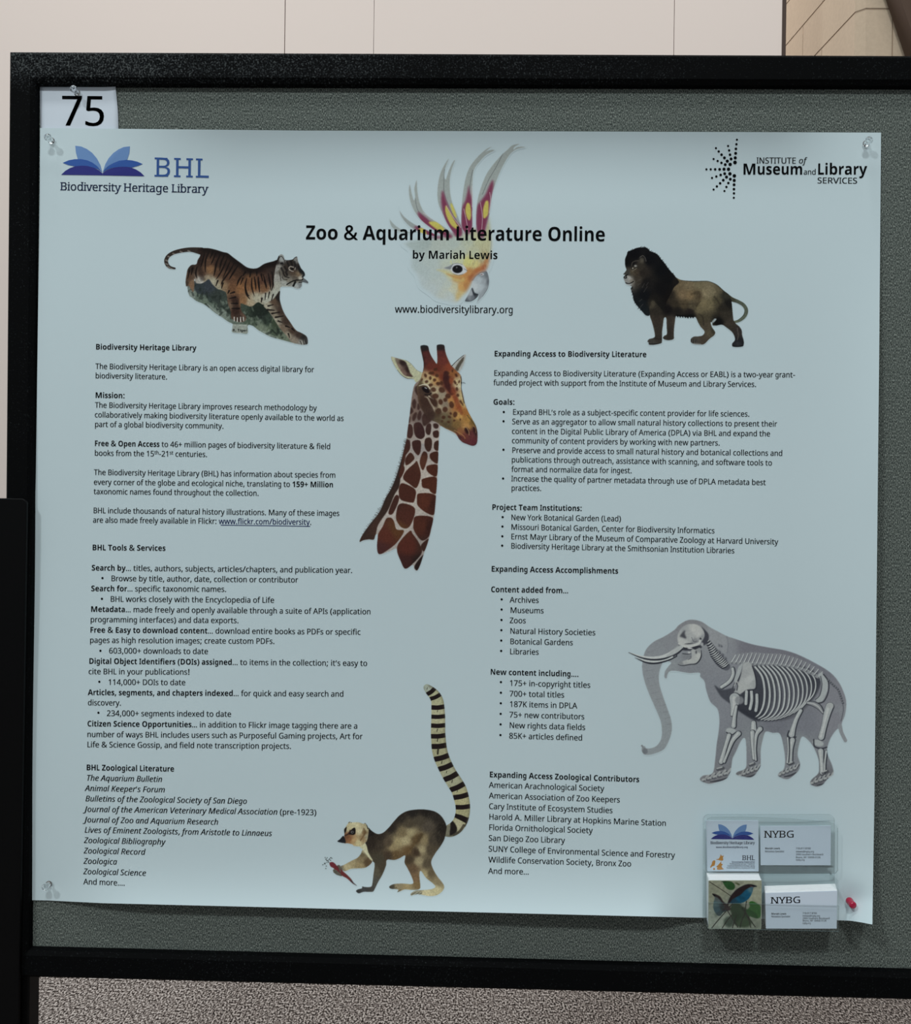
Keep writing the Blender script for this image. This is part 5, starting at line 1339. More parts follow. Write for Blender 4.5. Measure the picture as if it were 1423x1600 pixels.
numcard = mesh('number_card', np.vstack([fr_, bk_]), faces, M_sheet, None, True)
tag(numcard, 'white paper card printed 75 in the top left corner of the board', 'card')
ink = Ink(lambda px, py: at(px, py, card_depth(px, py) + 0.0003))
ink.text(96.4, 196.0, 163.2, 196.6, '75', cap=46.4)
ink.build('number_text', M_ink, numcard)


# ------------------------------------------------------------------ push pins
def lathe(profile, base, axis, n=28):
    """profile: (distance along axis, radius) pairs."""
    axis = np.array(axis, float) / np.linalg.norm(axis)
    t = np.array([1.0, 0, 0]) if abs(axis[0]) < 0.9 else np.array([0, 0, 1.0])
    u = np.cross(axis, t)
    u /= np.linalg.norm(u)
    w = np.cross(axis, u)
    v, f = [], []
    for s_, r_ in profile:
        for i in range(n):
            a = 2 * math.pi * i / n
            v.append(base + axis * s_ + r_ * (math.cos(a) * u + math.sin(a) * w))
    for j in range(len(profile) - 1):
        for i in range(n):
            f.append((j * n + i, j * n + (i + 1) % n, (j + 1) * n + (i + 1) % n, (j + 1) * n + i))
    f.append(tuple(range(n)))
    f.append(tuple(range((len(profile) - 1) * n, len(profile) * n)))
    return v, f


PIN = [(0.0025, 0.0012), (0.0027, 0.0040), (0.0034, 0.0042), (0.0042, 0.0036), (0.0055, 0.0024), (0.0085, 0.0021), (0.0115, 0.0024),
       (0.0132, 0.0035), (0.0142, 0.0045), (0.0152, 0.0046), (0.0160, 0.0040), (0.0163, 0.0025)]


PIN_ROUND = [(0.0025, 0.0014), (0.0027, 0.0036), (0.0040, 0.0042), (0.0065, 0.0042), (0.0090, 0.0038), (0.0115, 0.0037), (0.0135, 0.0040),
             (0.0150, 0.0040), (0.0162, 0.0034), (0.0168, 0.0018)]


def push_pin(px, py, depth, axis, mat, label, scale=1.0, prof=PIN):
    base = at(px, py, depth)
    e_ = empty('push_pin', tuple(map(float, base)))
    v, f = lathe([(s_ * scale, r_ * scale) for s_, r_ in prof], base, axis)
    h = mesh('pin_head', v, f, mat, e_, True)
    fix_normals(h)
    v, f = lathe([(-0.007, 0.0001), (-0.006, 0.00045), (0.0035 * scale, 0.00045)], base, axis, 10)
    fix_normals(mesh('pin_needle', v, f, M_steel, e_, True))
    return tag(e_, label, 'push pin')


def pd(x, y):
    return float(paper_depth(x, y)) - 0.0003


push_pin(122, 147, float(card_depth(122, 147)), (0.02, -1, 0.02), M_clear, 'clear push pin holding the number 75 card')
push_pin(82, 221.5, pd(82, 221.5), (0.02, -1, 0.02), M_clear, 'clear push pin in the top left corner of the poster')
push_pin(1351.5, 226, pd(1351, 226), (-0.06, -1, 0.02), M_clear, 'clear push pin in the top right corner of the poster')
push_pin(78, 1380, pd(78, 1380), (0.02, -1, 0.03), M_clear, 'clear push pin in the bottom left corner of the poster')
push_pin(1324.5, 1405, pd(1324, 1405), (0.0, -1, -0.05), M_red, 'red push pin in the bottom right corner of the poster', 1.1, PIN_ROUND)

# ------------------------------------------------------------------ clear card holder with four pockets
HB, HF = 0.0150, 0.0440                      # back plate and front of the lower tray


def rounded(x0, y0, x1, y1, r_, n=6):
    out = []
    for cx_, cy_, a0_ in ((x1 - r_, y0 + r_, -90), (x1 - r_, y1 - r_, 0), (x0 + r_, y1 - r_, 90), (x0 + r_, y0 + r_, 180)):
        for i in range(n + 1):
            a = math.radians(a0_ + 90 * i / n)
            out.append((cx_ + r_ * math.cos(a), cy_ + r_ * math.sin(a)))
    return out


holder = empty('card_holder', tuple(map(float, at(1203, 1452, HF))))
tag(holder, 'clear plastic four pocket card holder over the lower right of the poster', 'card holder')


def sheet(name, loop, d0, d1, parent):
    """Clear plate between depths d0 (front) and d1: faces of acrylic, rim of denser edge."""
    P = np.array(loop)
    fr = at(P[:, 0], P[:, 1], d0)
    bk = fr + np.array([0, d0 - d1, 0])
    v, f = prism(list(fr), list(bk))
    o = mesh(name, v, f, [M_acryl, M_acryl_edge], parent)
    fix_normals(o)
    for p in o.data.polygons:
        p.material_index = 0 if len(p.vertices) > 4 or abs(p.normal[1]) > 0.9 else 1
    return o


sheet('back_plate', rounded(1098.3, 1272.8, 1303.5, 1441, 9), HB + 0.0014, HB, holder)
sheet('upper_pocket', [(1103, 1284), (1106, 1279), (1112, 1277), (1160, 1276.6), (1230, 1279), (1290, 1284), (1303, 1287), (1309, 1294),
                       (1309, 1360), (1305, 1365), (1108, 1365), (1103, 1360)], 0.0215, 0.0203, holder)
zb = float(at(1206, 1452.6, HF)[2])
xl_, xr_ = float(at(1105.5, 1440, HF)[0]), float(at(1309.5, 1440, HF)[0])
tr = Soup()
tr.add(*box_vf(xl_, xr_, -HF, -HB - 0.0014, zb, zb + 0.0014))
zt_ = float(at(1206, 1412.5, HF)[2])
xm = float(at(1192, 1440, HF)[0])
for x in (xl_, xr_ - 0.0013, xm):
    tr.add(*box_vf(x, x + 0.0013, -HF + 0.0012, -HB - 0.0014, zb + 0.0014, zt_ + (0.03 if x != xm else 0.0)))
o = mesh('lower_tray', tr.v, tr.f, M_acryl, holder)
fix_normals(o)
v, f = box_vf(xl_, xr_, -HF - 0.0012, -HF, zb, zt_)
o = fix_normals(mesh('tray_front', v, f, [M_acryl, M_acryl_edge], holder))
for p in o.data.polygons:
    p.material_index = 0 if abs(p.normal[1]) > 0.9 else 1
sf = Soup()
zf = float(at(1206, 1362.6, 0.02)[2])
sf.add(*box_vf(float(at(1103, 1363, 0.02)[0]), float(at(1186, 1363, 0.02)[0]), -0.0203, -HB - 0.0014, zf - 0.0012, zf))
zf2 = float(at(1240, 1352.6, 0.02)[2])
sf.add(*box_vf(float(at(1188, 1363, 0.02)[0]), float(at(1303, 1363, 0.02)[0]), -0.0203, -HB - 0.0014, zf2 - 0.0012, zf2))
fix_normals(mesh('pocket_floor', sf.v, sf.f, M_acryl, holder))


def card(name, quad, depth, thick, label, cat, group=None, mat=None):
    P = np.array(quad, float)
    fr = at(P[:, 0], P[:, 1], depth)
    org = fr[3].copy()
    v, f = prism(list(fr - org), list(fr - org + np.array([0, thick, 0])))
    me = bpy.data.meshes.new(name)
    me.from_pydata([tuple(map(float, q)) for q in v], [], f)
    me.materials.append(mat or M_card)
    o = bpy.data.objects.new(name, me)
    COL.objects.link(o)
    o.location = tuple(map(float, org))
    fix_normals(o)
    return tag(o, label, cat, group)


def card_lettering(c, depth, rows, mats=None):
    ink = Ink(lambda px, py: at(px, py, depth + 0.00015))
    for r_ in rows:
        ink.text(*r_[:5], cap=r_[5], style=r_[6] if len(r_) > 6 else 'r', m=r_[7] if len(r_) > 7 else 0)
    return ink.build('printed_text', mats or [M_ink, M_greyink], c)


def contact(x, xr_col, bases, rights, left):
    rows = [(left[0], left[1], left[2], left[1], 'Mariah Lewis', 2.9, 'b'),
            (left[0], left[3], left[4], left[3], 'Metadata Specialist', 2.8, 'r', 1)]
    for b_, r_, s_ in zip(bases, rights, ('718.817.8700', 'mlewis@nybg.org', '2900 Southern Boulevard', 'Bronx, NY 10458-5126', 'nybg.org')):
        rows.append((xr_col, b_, r_, b_, s_, 2.8, 'r', 1))
    return rows


# upper right pocket
D1 = 0.0188
c = card('business_card', [(1188.3, 1352.0), (1297.5, 1352.0), (1297.8, 1290.2), (1187.6, 1290.8)], D1, 0.0012,
         'white landscape business card alone in the upper right pocket', 'business card')
card_lettering(c, D1, [(1193.6, 1308.9, 1240.2, 1308.6, 'NYBG', 10.6, 'z')] +
               contact(0, 1243.2, (1327.1, 1332.0, 1336.4, 1341.0, 1344.8), (1266.3, 1271.4, 1285.7, 1281.5, 1256.7), (1195.0, 1327.0, 1218.2, 1331.7, 1224.7)))

# upper left pocket: square card with the book logo
c = card('square_card', [(1104.6, 1361.6), (1185.0, 1361.6), (1184.6, 1282.2), (1103.2, 1282.2)], D1, 0.0012,
         'square white card with blue book logo in the upper left pocket', 'card')
emb = None
for mi, key in enumerate(('light', 'mid', 'dark')):
    ink = Ink(lambda px, py, q=mi: at(px, py, D1 + 0.00012 + 0.00006 * q))
    for P in LEAF[key]:
        ink.poly([(1085 + (150 + (x - 85) * 403 / 712) / 5.929, 1260 + (165 + (y - 97) * 142 / 256) / 5.929) for x, y in P])
    if emb is None:
        emb = ink.build('logo_emblem', M_leaf[mi], c)
    else:
        ink.build('logo_leaves', M_leaf[mi], emb)
card_lettering(c, D1, [(1109.8, 1319.0, 1178.6, 1319.0, 'Biodiversity Heritage Library', 4.4, 'z'),
                       (1118.4, 1325.1, 1168.0, 1325.1, 'www.biodiversitylibrary.org', 3.0, 'b'),
                       (1159.4, 1344.0, 1179.0, 1344.0, 'BHL', 7.4, 'z'),
                       (1143.2, 1347.9, 1179.1, 1347.9, 'Encouraging Exploration', 2.3, 'b'),
                       (1139.8, 1350.9, 1179.1, 1350.9, 'Following us on Twitter', 2.3, 'r'),
                       (1136.4, 1354.0, 1179.1, 1354.0, 'Facebook Biodiversity Heritage Library', 2.3, 'r'),
                       (1135.1, 1357.2, 1179.1, 1357.2, 'biodiversitylibrary.org blog and Flickr', 2.3, 'r')], [M_navy, M_greyink])
M_orange = material('orange_ink', rgb(205, 140, 62), 0.5, 0.3)
ink = Ink(lambda px, py: at(px, py, D1 + 0.00015))
for P in ([(197, 492), (222, 485), (232, 470), (240, 450), (228, 446), (245, 448), (252, 460), (270, 456), (262, 475), (265, 498), (245, 503), (225, 497)],
          [(145, 560), (158, 535), (165, 510), (180, 500), (192, 505), (190, 525), (184, 548), (172, 552), (160, 558), (150, 570)],
          [(200, 560), (215, 545), (238, 520), (248, 508), (246, 530), (262, 536), (250, 552), (258, 572), (272, 580), (250, 585), (225, 588), (205, 580), (212, 566)],
          [(172, 574), (184, 570), (190, 580), (182, 590), (174, 586)]):
    Q = spline(P, True, 3)
    ink.poly([(1085 + x / 5.929, 1260 + y / 5.929) for x, y in Q])
ink.build('bird_motif', M_orange, c)


# lower stacks: the front card first, then the rest behind it
def stack(name, quad, back_tl, n, label, rest_label, cat, group):
    front = card(name, quad, HF - 0.0014, 0.00095, label, cat, group)
    a_ = at(quad[3][0], quad[3][1], HF - 0.0014)
    b_ = at(back_tl[0], back_tl[1], HB + 0.0032)
    step = (b_ - a_) / (n - 1)
    src = card(name, quad, HF - 0.0014, float(step[1]) * 0.9, rest_label, cat, group, M_edge)
    base = np.array(src.location)
    rng = np.random.default_rng(5)
    for i in range(1, n):
        o = src if i == 1 else src.copy()
        if i > 1:
            COL.objects.link(o)
        j = rng.normal(0, 1, 2) * 0.00025
        o.location = tuple(map(float, base + step * i + np.array([j[0], 0, j[1] * 0.5])))
    return front


stack_sq = stack('square_card', [(1107.6, 1451.0), (1188.4, 1451.0), (1189.4, 1376.0), (1107.0, 1376.0)], (1104.2, 1364.0), 24,
                 'square card with two blue birds at the front of the lower left pocket',
                 'blank topped square card in the stack behind the blue bird card', 'card', 'square cards in the lower left pocket')
D2 = HF - 0.0014
stack_bc = stack('business_card', [(1196.6, 1451.0), (1307.0, 1451.0), (1307.8, 1392.0), (1195.6, 1395.6)], (1194.4, 1384.6), 26,
                 'white business card at the front of the lower right stack',
                 'white business card in the stack behind the front lower right one', 'business card', 'business cards in the lower right pocket')
card_lettering(stack_bc, D2, [(1203.9, 1411.8, 1250.3, 1410.8, 'NYBG', 9.9, 'z')] +
               contact(0, 1253.7, (1428.3, 1432.4, 1436.3, 1439.9, 1443.8), (1276.1, 1280.7, 1295.8, 1290.8, 1266.3), (1204.8, 1429.2, 1228.0, 1433.4, 1234.3)))

pc = Picture(1106.6, 1375.4, 1189.8, 1451.4, (168, 170, 146), 0.5, 3).zoom(1085, 1260, 5.929)
pc.poly([(131, 690), (619, 690), (612, 1131), (134, 1131)], pc.field([(200, 760, (160, 158, 130)), (560, 820, (176, 172, 142)), (170, 1080, (178, 180, 158)), (590, 1090, (150, 152, 128)), (400, 900, (150, 150, 128))]), 0.2, smooth=False)
pc.stroke([(140, 700), (240, 765), (350, 840), (430, 900)], 7, (70, 62, 50))
pc.poly([(262, 700), (300, 692), (345, 700), (372, 730), (370, 760), (345, 775), (310, 768), (285, 745)], (52, 92, 48), atop=True)
pc.poly([(370, 705), (400, 708), (422, 728), (400, 728)], (105, 110, 75), atop=True)
pc.poly([(245, 697), (280, 692), (300, 700), (270, 702)], (40, 60, 40), atop=True)
pc.oval(425, 1020, 85, 95, (44, 66, 40), 1.0)
pc.oval(385, 950, 55, 60, (50, 70, 44), 1.0)
pc.poly([(505, 890), (535, 878), (580, 900), (612, 930), (612, 1010), (590, 1035), (545, 1020), (500, 1000), (480, 965), (510, 930)], (56, 108, 46), 0.5, atop=True)
pc.poly([(480, 965), (520, 960), (560, 985), (590, 1035), (545, 1030), (495, 1005)], (42, 84, 38), 0.5, atop=True)
pc.oval(460, 1075, 70, 45, (62, 82, 52), 1.2)
pc.oval(320, 1070, 50, 50, (74, 88, 70), 1.5)
pc.oval(200, 1000, 20, 20, (120, 130, 110), 1.5)
for P in ([(160, 1125), (230, 1040), (300, 960), (350, 900)], [(255, 1128), (300, 1060), (360, 985)], [(560, 1115), (500, 1030), (440, 930)], [(480, 880), (470, 950), (460, 1020)],
          [(300, 960), (350, 1040), (400, 1120)], [(520, 1120), (505, 1060), (480, 1000)], [(350, 1125), (370, 1060), (390, 1000)], [(420, 1120), (440, 1050), (470, 990)]):
    pc.stroke(P, 9, (48, 46, 38), 0.5, 0.9)
pc.poly([(165, 812), (195, 815), (232, 838), (262, 880), (300, 915), (325, 945), (300, 965), (262, 985), (240, 1012), (212, 1010), (185, 975), (172, 930), (178, 880), (185, 845)],
        pc.field([(190, 900, (92, 118, 118)), (215, 960, (68, 98, 104)), (205, 860, (96, 104, 100)), (260, 940, (48, 60, 60)), (230, 1000, (60, 78, 78))]), 0.4, atop=True)
pc.poly([(163, 808), (200, 815), (238, 838), (268, 882), (320, 925), (335, 955), (300, 965), (275, 930), (245, 880), (215, 848), (188, 835)], (58, 46, 44), 0.5, atop=True)
pc.poly([(310, 888), (335, 835), (385, 775), (445, 738), (495, 722), (545, 728), (576, 742), (546, 752), (535, 795), (505, 850), (455, 888), (400, 898), (345, 900)],
        pc.field([(480, 800, (34, 96, 124)), (420, 850, (28, 84, 108)), (520, 770, (80, 120, 130)), (360, 880, (40, 70, 84)), (500, 840, (28, 92, 122))]), 0.4, atop=True)
pc.poly([(305, 895), (330, 838), (382, 775), (445, 736), (498, 720), (545, 726), (576, 742), (520, 748), (470, 775), (430, 815), (390, 838), (350, 862), (325, 895), (280, 955), (262, 965)], (50, 38, 38), 0.5, atop=True)
pc.stroke([(540, 737), (576, 742)], [10, 3], (24, 26, 30))
pc.stroke([(163, 810), (185, 826)], [4, 16], (28, 26, 28))
pc.stroke([(520, 740), (545, 748)], 9, (110, 84, 84), 0.6, 0.7)
pc.tone(0.9, 0.88)
pc.grain(0.035)
pc.build('bird_picture', lambda px, py: at(px, py, D2 + 0.00012), stack_sq, M_print, (0.46, 0.50, 0.38))

# ------------------------------------------------------------------ animal pictures printed on the poster
UP = (166, 179, 185)          # how bare paper looks in the upper part of the photograph
LO = (154, 171, 176)          # and in the lower part

# ---- tiger on a rocky slope
p = Picture(252, 382, 488, 545, UP, 0.55, 11).zoom(230, 360, 5.082)
tail = [(218, 302), (180, 293), (157, 270), (150, 238), (168, 203), (212, 176), (280, 159), (350, 153), (430, 165)]
p.stroke(tail, [16, 24, 30, 32, 30, 30, 34, 38, 60], (52, 42, 38), 0.7, atop=False)
p.poly([(318, 420), (340, 400), (420, 400), (490, 380), (600, 460), (650, 560), (840, 590), (930, 590), (1000, 690), (1060, 770), (1150, 850), (1180, 898), (1140, 890), (1060, 868), (980, 845),
        (920, 815), (880, 792), (850, 768), (830, 756), (798, 756), (796, 818), (735, 815), (672, 806), (682, 750), (640, 725), (590, 690), (530, 650), (470, 600), (430, 578), (390, 562), (355, 535), (335, 520), (322, 480)],
       p.field([(420, 450, (54, 62, 68)), (480, 420, (60, 66, 74)), (400, 520, (92, 106, 94)), (360, 520, (128, 138, 130)), (470, 570, (100, 114, 100)), (540, 540, (56, 66, 60)), (540, 620, (110, 124, 112)),
                (600, 560, (84, 98, 84)), (620, 660, (116, 128, 116)), (700, 745, (96, 108, 96)), (800, 640, (84, 100, 86)), (860, 600, (44, 56, 46)), (900, 660, (40, 48, 44)), (830, 720, (70, 84, 68)), (960, 720, (50, 62, 52)),
                (900, 780, (112, 124, 104)), (1000, 800, (70, 84, 66)), (1080, 850, (100, 112, 92)), (1020, 740, (56, 68, 50)), (950, 810, (120, 130, 112))]), 0.4)
for P, w, c in (([(395, 470), (402, 520)], 12, (44, 54, 50)), ([(440, 450), (470, 500), (500, 560)], 26, (48, 58, 56)), ([(540, 500), (575, 560), (560, 620)], 30, (46, 54, 50)),
                ([(590, 520), (600, 600)], 20, (120, 134, 118)), ([(640, 590), (650, 640)], 16, (60, 70, 60)), ([(760, 640), (800, 690)], 20, (52, 62, 52)), ([(850, 580), (870, 640), (900, 690)], 26, (38, 46, 40)),
                ([(880, 560), (900, 610), (930, 640)], 18, (42, 52, 42)), ([(950, 800), (1000, 700)], 10, (92, 106, 80)), ([(990, 790), (1030, 830)], 14, (40, 48, 40)), ([(1080, 800), (1120, 860)], 10, (116, 126, 104)),
                ([(480, 590), (540, 640), (600, 690)], 12, (140, 150, 142)), ([(900, 790), (960, 825), (1040, 855)], 10, (132, 142, 130))):
    p.stroke(P, w, c, 1.2, 0.8)
p.poly([(370, 430), (420, 415), (490, 400), (610, 440), (680, 510), (760, 560), (930, 555), (975, 640), (900, 680), (700, 690), (600, 620), (480, 520), (400, 500)],
       p.field([(420, 450, (50, 58, 62)), (480, 430, (54, 60, 68)), (560, 540, (52, 60, 56)), (620, 560, (60, 70, 62)), (660, 600, (50, 58, 52)), (760, 630, (60, 72, 60)), (860, 600, (34, 44, 36)), (900, 640, (32, 40, 34))]), 0.8)
rk = np.random.default_rng(21)
for _ in range(70):
    t = rk.random()
    x = 350 + 760 * t + rk.normal(0, 20)
    y = np.interp(x, [350, 500, 700, 900, 1100], [490, 540, 660, 710, 830]) + rk.normal(0, 34)
    d_ = rk.random() < 0.62
    p.stroke([(x, y), (x + rk.normal(0, 18), y + rk.normal(14, 14))], rk.uniform(8, 24), (34, 42, 36) if d_ else (124, 136, 120), 1.2, 0.55 if d_ else 0.4)
p.poly([(678, 745), (795, 748), (797, 818), (735, 816), (672, 806)], (150, 156, 146), 0.3, smooth=False)
body_f = p.field([(450, 170, (44, 30, 26)), (560, 170, (40, 27, 24)), (700, 240, (42, 28, 25)), (800, 305, (40, 28, 24)), (900, 300, (46, 30, 26)), (1000, 260, (36, 26, 24)), (420, 240, (58, 38, 32)), (480, 260, (86, 58, 42)),
                  (500, 310, (134, 92, 58)), (440, 330, (90, 62, 46)), (560, 260, (60, 40, 32)), (640, 280, (58, 38, 30)), (560, 340, (92, 62, 44)), (640, 370, (86, 56, 40)), (470, 390, (150, 134, 110)), (420, 405, (172, 166, 158)),
                  (520, 410, (168, 158, 134)), (570, 450, (160, 148, 122)), (600, 440, (140, 108, 76)), (700, 380, (96, 62, 42)), (740, 460, (142, 92, 54)), (680, 450, (112, 72, 46)), (760, 560, (140, 96, 60)), (800, 400, (110, 70, 44)),
                  (850, 440, (132, 84, 50)), (900, 400, (92, 58, 42)), (930, 460, (120, 80, 52)), (820, 570, (170, 150, 120)), (870, 540, (172, 164, 140)), (950, 530, (172, 170, 154)), (1020, 500, (168, 168, 154)), (980, 380, (64, 44, 38)),
                  (1010, 330, (50, 38, 34)), (340, 300, (50, 38, 32)), (330, 370, (88, 62, 46)), (345, 430, (126, 92, 66)), (310, 420, (70, 54, 46)), (700, 560, (70, 44, 34)), (700, 640, (64, 40, 32)), (730, 690, (96, 72, 58)), (660, 600, (110, 84, 66))])
p.poly([(395, 160), (430, 142), (480, 140), (540, 152), (600, 171), (640, 181), (680, 212), (740, 256), (800, 296), (870, 300), (930, 265), (1000, 245), (1040, 236), (1062, 300), (1060, 400), (1052, 480), (1012, 540), (930, 590),
        (880, 570), (830, 604), (780, 592), (742, 582), (748, 640), (772, 668), (786, 692), (775, 722), (740, 728), (690, 715), (665, 690), (662, 640), (640, 580), (628, 500), (600, 478), (560, 465), (520, 430), (490, 388), (455, 410),
        (425, 422), (388, 417), (376, 385), (374, 440), (366, 490), (348, 470), (330, 440), (308, 445), (304, 400), (312, 345), (322, 305), (350, 274), (388, 268), (400, 235), (420, 195)], body_f, 0.35)
leg_f = p.field([(1010, 560, (92, 70, 54)), (950, 600, (168, 158, 136)), (1040, 540, (36, 30, 28)), (1060, 640, (66, 50, 42)), (1000, 660, (134, 120, 100)), (1030, 720, (156, 146, 126)), (1100, 720, (64, 48, 40)), (1080, 780, (120, 100, 82)),
                 (1150, 800, (72, 54, 44)), (1120, 830, (150, 136, 116)), (1200, 830, (62, 48, 42)), (1240, 850, (44, 40, 38)), (1170, 870, (140, 126, 110)), (1230, 890, (150, 146, 138)), (1265, 880, (60, 58, 58))])
p.poly([(925, 592), (1000, 545), (1052, 478), (1052, 540), (1066, 600), (1090, 660), (1130, 720), (1180, 790), (1228, 815), (1266, 842), (1276, 880), (1270, 905), (1230, 909), (1180, 900), (1142, 886), (1110, 842), (1050, 772), (1003, 700), (962, 640)], leg_f, 0.35)
DK = (22, 16, 15)
p.stroke([(440, 155), (540, 165), (640, 195), (720, 255), (800, 310), (870, 315), (940, 275), (1020, 255)], [30, 44, 50, 50, 40, 40, 50, 40], (26, 19, 18), 5.0, 0.8)
p.stroke([(430, 200), (415, 300), (440, 380)], 40, (36, 26, 24), 4.0, 0.5)
p.stroke([(600, 230), (690, 330), (760, 360)], 50, (40, 27, 23), 5.0, 0.45)
p.stroke([(700, 560), (705, 640), (730, 700)], 50, (44, 30, 26), 3.5, 0.55)
stripes = [[(455, 180), (440, 240), (425, 290)], [(490, 170), (465, 230), (460, 280), (462, 330)], [(520, 170), (500, 220)], [(545, 180), (520, 240), (505, 270)], [(580, 190), (550, 260), (540, 310), (530, 360)],
           [(610, 200), (585, 260), (575, 320)], [(640, 210), (610, 280), (580, 340), (545, 390)], [(660, 240), (630, 310), (600, 380)], [(690, 260), (650, 330), (600, 400), (585, 430)], [(720, 280), (680, 340), (650, 390)],
           [(750, 360), (725, 400), (710, 440)], [(760, 380), (740, 430)], [(790, 380), (778, 440), (790, 500), (810, 520)], [(775, 450), (790, 510), (815, 545)], [(830, 380), (830, 450), (850, 520)], [(850, 370), (860, 430), (862, 470)],
           [(880, 370), (885, 430), (892, 490)], [(905, 350), (915, 400)], [(930, 400), (945, 460)], [(920, 350), (935, 400), (950, 450)], [(960, 340), (975, 420), (980, 470)], [(990, 330), (1000, 420), (985, 480)],
           [(780, 330), (760, 360)], [(820, 330), (815, 370)], [(870, 330), (870, 360)], [(360, 300), (350, 350)], [(335, 320), (322, 380)], [(395, 290), (385, 340), (395, 380)], [(940, 500), (935, 550)], [(970, 490), (960, 540)],
           [(1000, 510), (985, 560)], [(910, 540), (905, 570)], [(650, 480), (640, 500)], [(690, 490), (660, 500)], [(700, 530), (655, 540)], [(715, 580), (665, 580)], [(730, 620), (670, 620)], [(560, 400), (545, 440)], [(600, 420), (590, 460)],
           [(960, 600), (1000, 590)], [(955, 630), (1010, 635)], [(990, 660), (1050, 650)], [(1020, 690), (1080, 680)], [(1040, 720), (1070, 730)], [(1100, 760), (1130, 770)], [(1120, 820), (1130, 850)], [(1150, 780), (1170, 800)]]
rng = np.random.default_rng(2)
for P in stripes:
    w = rng.uniform(11, 17)
    p.stroke(P, [w * 0.5] + [w] * (len(P) - 2) + [w * 0.35] if len(P) > 2 else [w, w * 0.5], DK, 0.7, 0.85)
for i in range(8):
    t = i / 8
    x, y = np.array(tail[1]) * 0 + np.array([np.interp(t * 7 + 0.6, range(9), [q[0] for q in tail]), np.interp(t * 7 + 0.6, range(9), [q[1] for q in tail])])
    p.stroke([(x - 7, y + 6), (x + 9, y + 13)], 11, (134, 124, 116), 0.7, 0.75)
# head
p.poly([(1030, 236), (1040, 208), (1060, 189), (1082, 200), (1096, 234), (1150, 232), (1170, 215), (1190, 209), (1196, 240), (1206, 266), (1222, 300), (1246, 330), (1252, 356), (1240, 374), (1262, 392), (1278, 410), (1272, 421), (1232, 413),
        (1228, 440), (1210, 461), (1180, 463), (1150, 450), (1110, 447), (1062, 450), (1045, 476), (1015, 460), (1005, 400), (1012, 330), (1022, 280)],
       p.field([(1150, 250, (46, 38, 34)), (1110, 290, (54, 44, 38)), (1190, 290, (44, 38, 36)), (1230, 330, (34, 36, 38)), (1160, 330, (78, 60, 48)), (1200, 350, (124, 100, 76)), (1100, 340, (70, 60, 52)), (1120, 390, (120, 112, 100)), (1060, 320, (96, 88, 78)),
                (1035, 300, (150, 146, 140)), (1030, 380, (158, 154, 146)), (1035, 440, (164, 162, 148)), (1090, 420, (156, 156, 148)), (1215, 380, (172, 164, 150)), (1185, 385, (90, 80, 70)), (1185, 445, (160, 164, 164)), (1220, 440, (120, 124, 126)),
                (1250, 402, (92, 98, 104)), (1270, 412, (84, 90, 96)), (1065, 220, (150, 152, 150)), (1180, 235, (128, 126, 122)), (1020, 250, (36, 28, 26))]), 0.3)
for P in ([(1110, 250), (1125, 285)], [(1140, 245), (1150, 275)], [(1170, 250), (1175, 280)], [(1090, 290), (1110, 320)], [(1200, 290), (1215, 330)], [(1065, 300), (1080, 330)], [(1100, 330), (1110, 355)]):
    p.stroke(P, 16, (24, 21, 21), 1.2, 0.7)
p.stroke([(1210, 310), (1245, 345), (1235, 370)], 18, (24, 27, 30), 1.0, 0.8)
p.stroke([(1040, 265), (1045, 225), (1062, 205), (1082, 225), (1093, 262), (1070, 278)], 7, (52, 48, 46), 0.5, 0.8)
p.oval(1068, 262, 14, 9, (26, 24, 24), 0.5)
p.stroke([(1095, 235), (1150, 234), (1168, 217), (1186, 210)], 6, (18, 16, 16), 0.4)
p.stroke([(1020, 262), (1036, 235), (1045, 205)], 8, (24, 20, 20), 0.5)
p.stroke([(1130, 315), (1125, 300), (1135, 287), (1160, 292)], 7, (158, 146, 136), 0.5)
p.stroke([(1128, 310), (1145, 322), (1160, 325)], 7, (158, 146, 136), 0.5)
p.stroke([(1175, 298), (1172, 312)], 7, (148, 138, 128), 0.5)
p.oval(1150, 306, 12, 9, (18, 16, 16), 0.4)
p.stroke([(1080, 340), (1095, 365), (1125, 375)], 9, (26, 22, 20), 0.7, 0.85)
p.stroke([(1070, 370), (1085, 390), (1110, 392)], 7, (40, 34, 30), 0.7, 0.7)
p.stroke([(1050, 330), (1058, 380), (1062, 400)], 7, (50, 44, 40), 0.7, 0.8)
p.stroke([(1108, 430), (1150, 405), (1185, 395), (1225, 395), (1235, 385)], 9, (18, 18, 18), 0.5)
p.stroke([(1160, 440), (1175, 410)], 16, (30, 30, 30), 0.6)
p.stroke([(1205, 412), (1226, 410)], 8, (20, 20, 20), 0.4)
for P in ([(690, 690), (690, 718)], [(715, 695), (715, 725)], [(740, 690), (742, 726)], [(762, 690), (765, 718)]):
    p.stroke(P, 9, (196, 190, 182), 0.5, 0.9)
p.stroke([(702, 700), (702, 720)], 5, (30, 24, 22), 0.4)
p.stroke([(728, 700), (729, 724)], 5, (30, 24, 22), 0.4)
p.stroke([(752, 698), (754, 722)], 5, (30, 24, 22), 0.4)
for P in ([(1215, 880), (1225, 905)], [(1235, 870), (1245, 905)], [(1255, 870), (1262, 900)]):
    p.stroke(P, 6, (28, 26, 26), 0.4, 0.85)
p.grain(0.050, 0.6)
p.tone(0.80, 0.86)
p.build('tiger_picture', PI, poster, M_print, PAPER)
ink = Ink(PT)
ink.text(363.4, 517.6, 385.5, 518.0, 'R. Tiger', cap=3.6, style='b')
ink.build('caption_text', M_ink, poster)

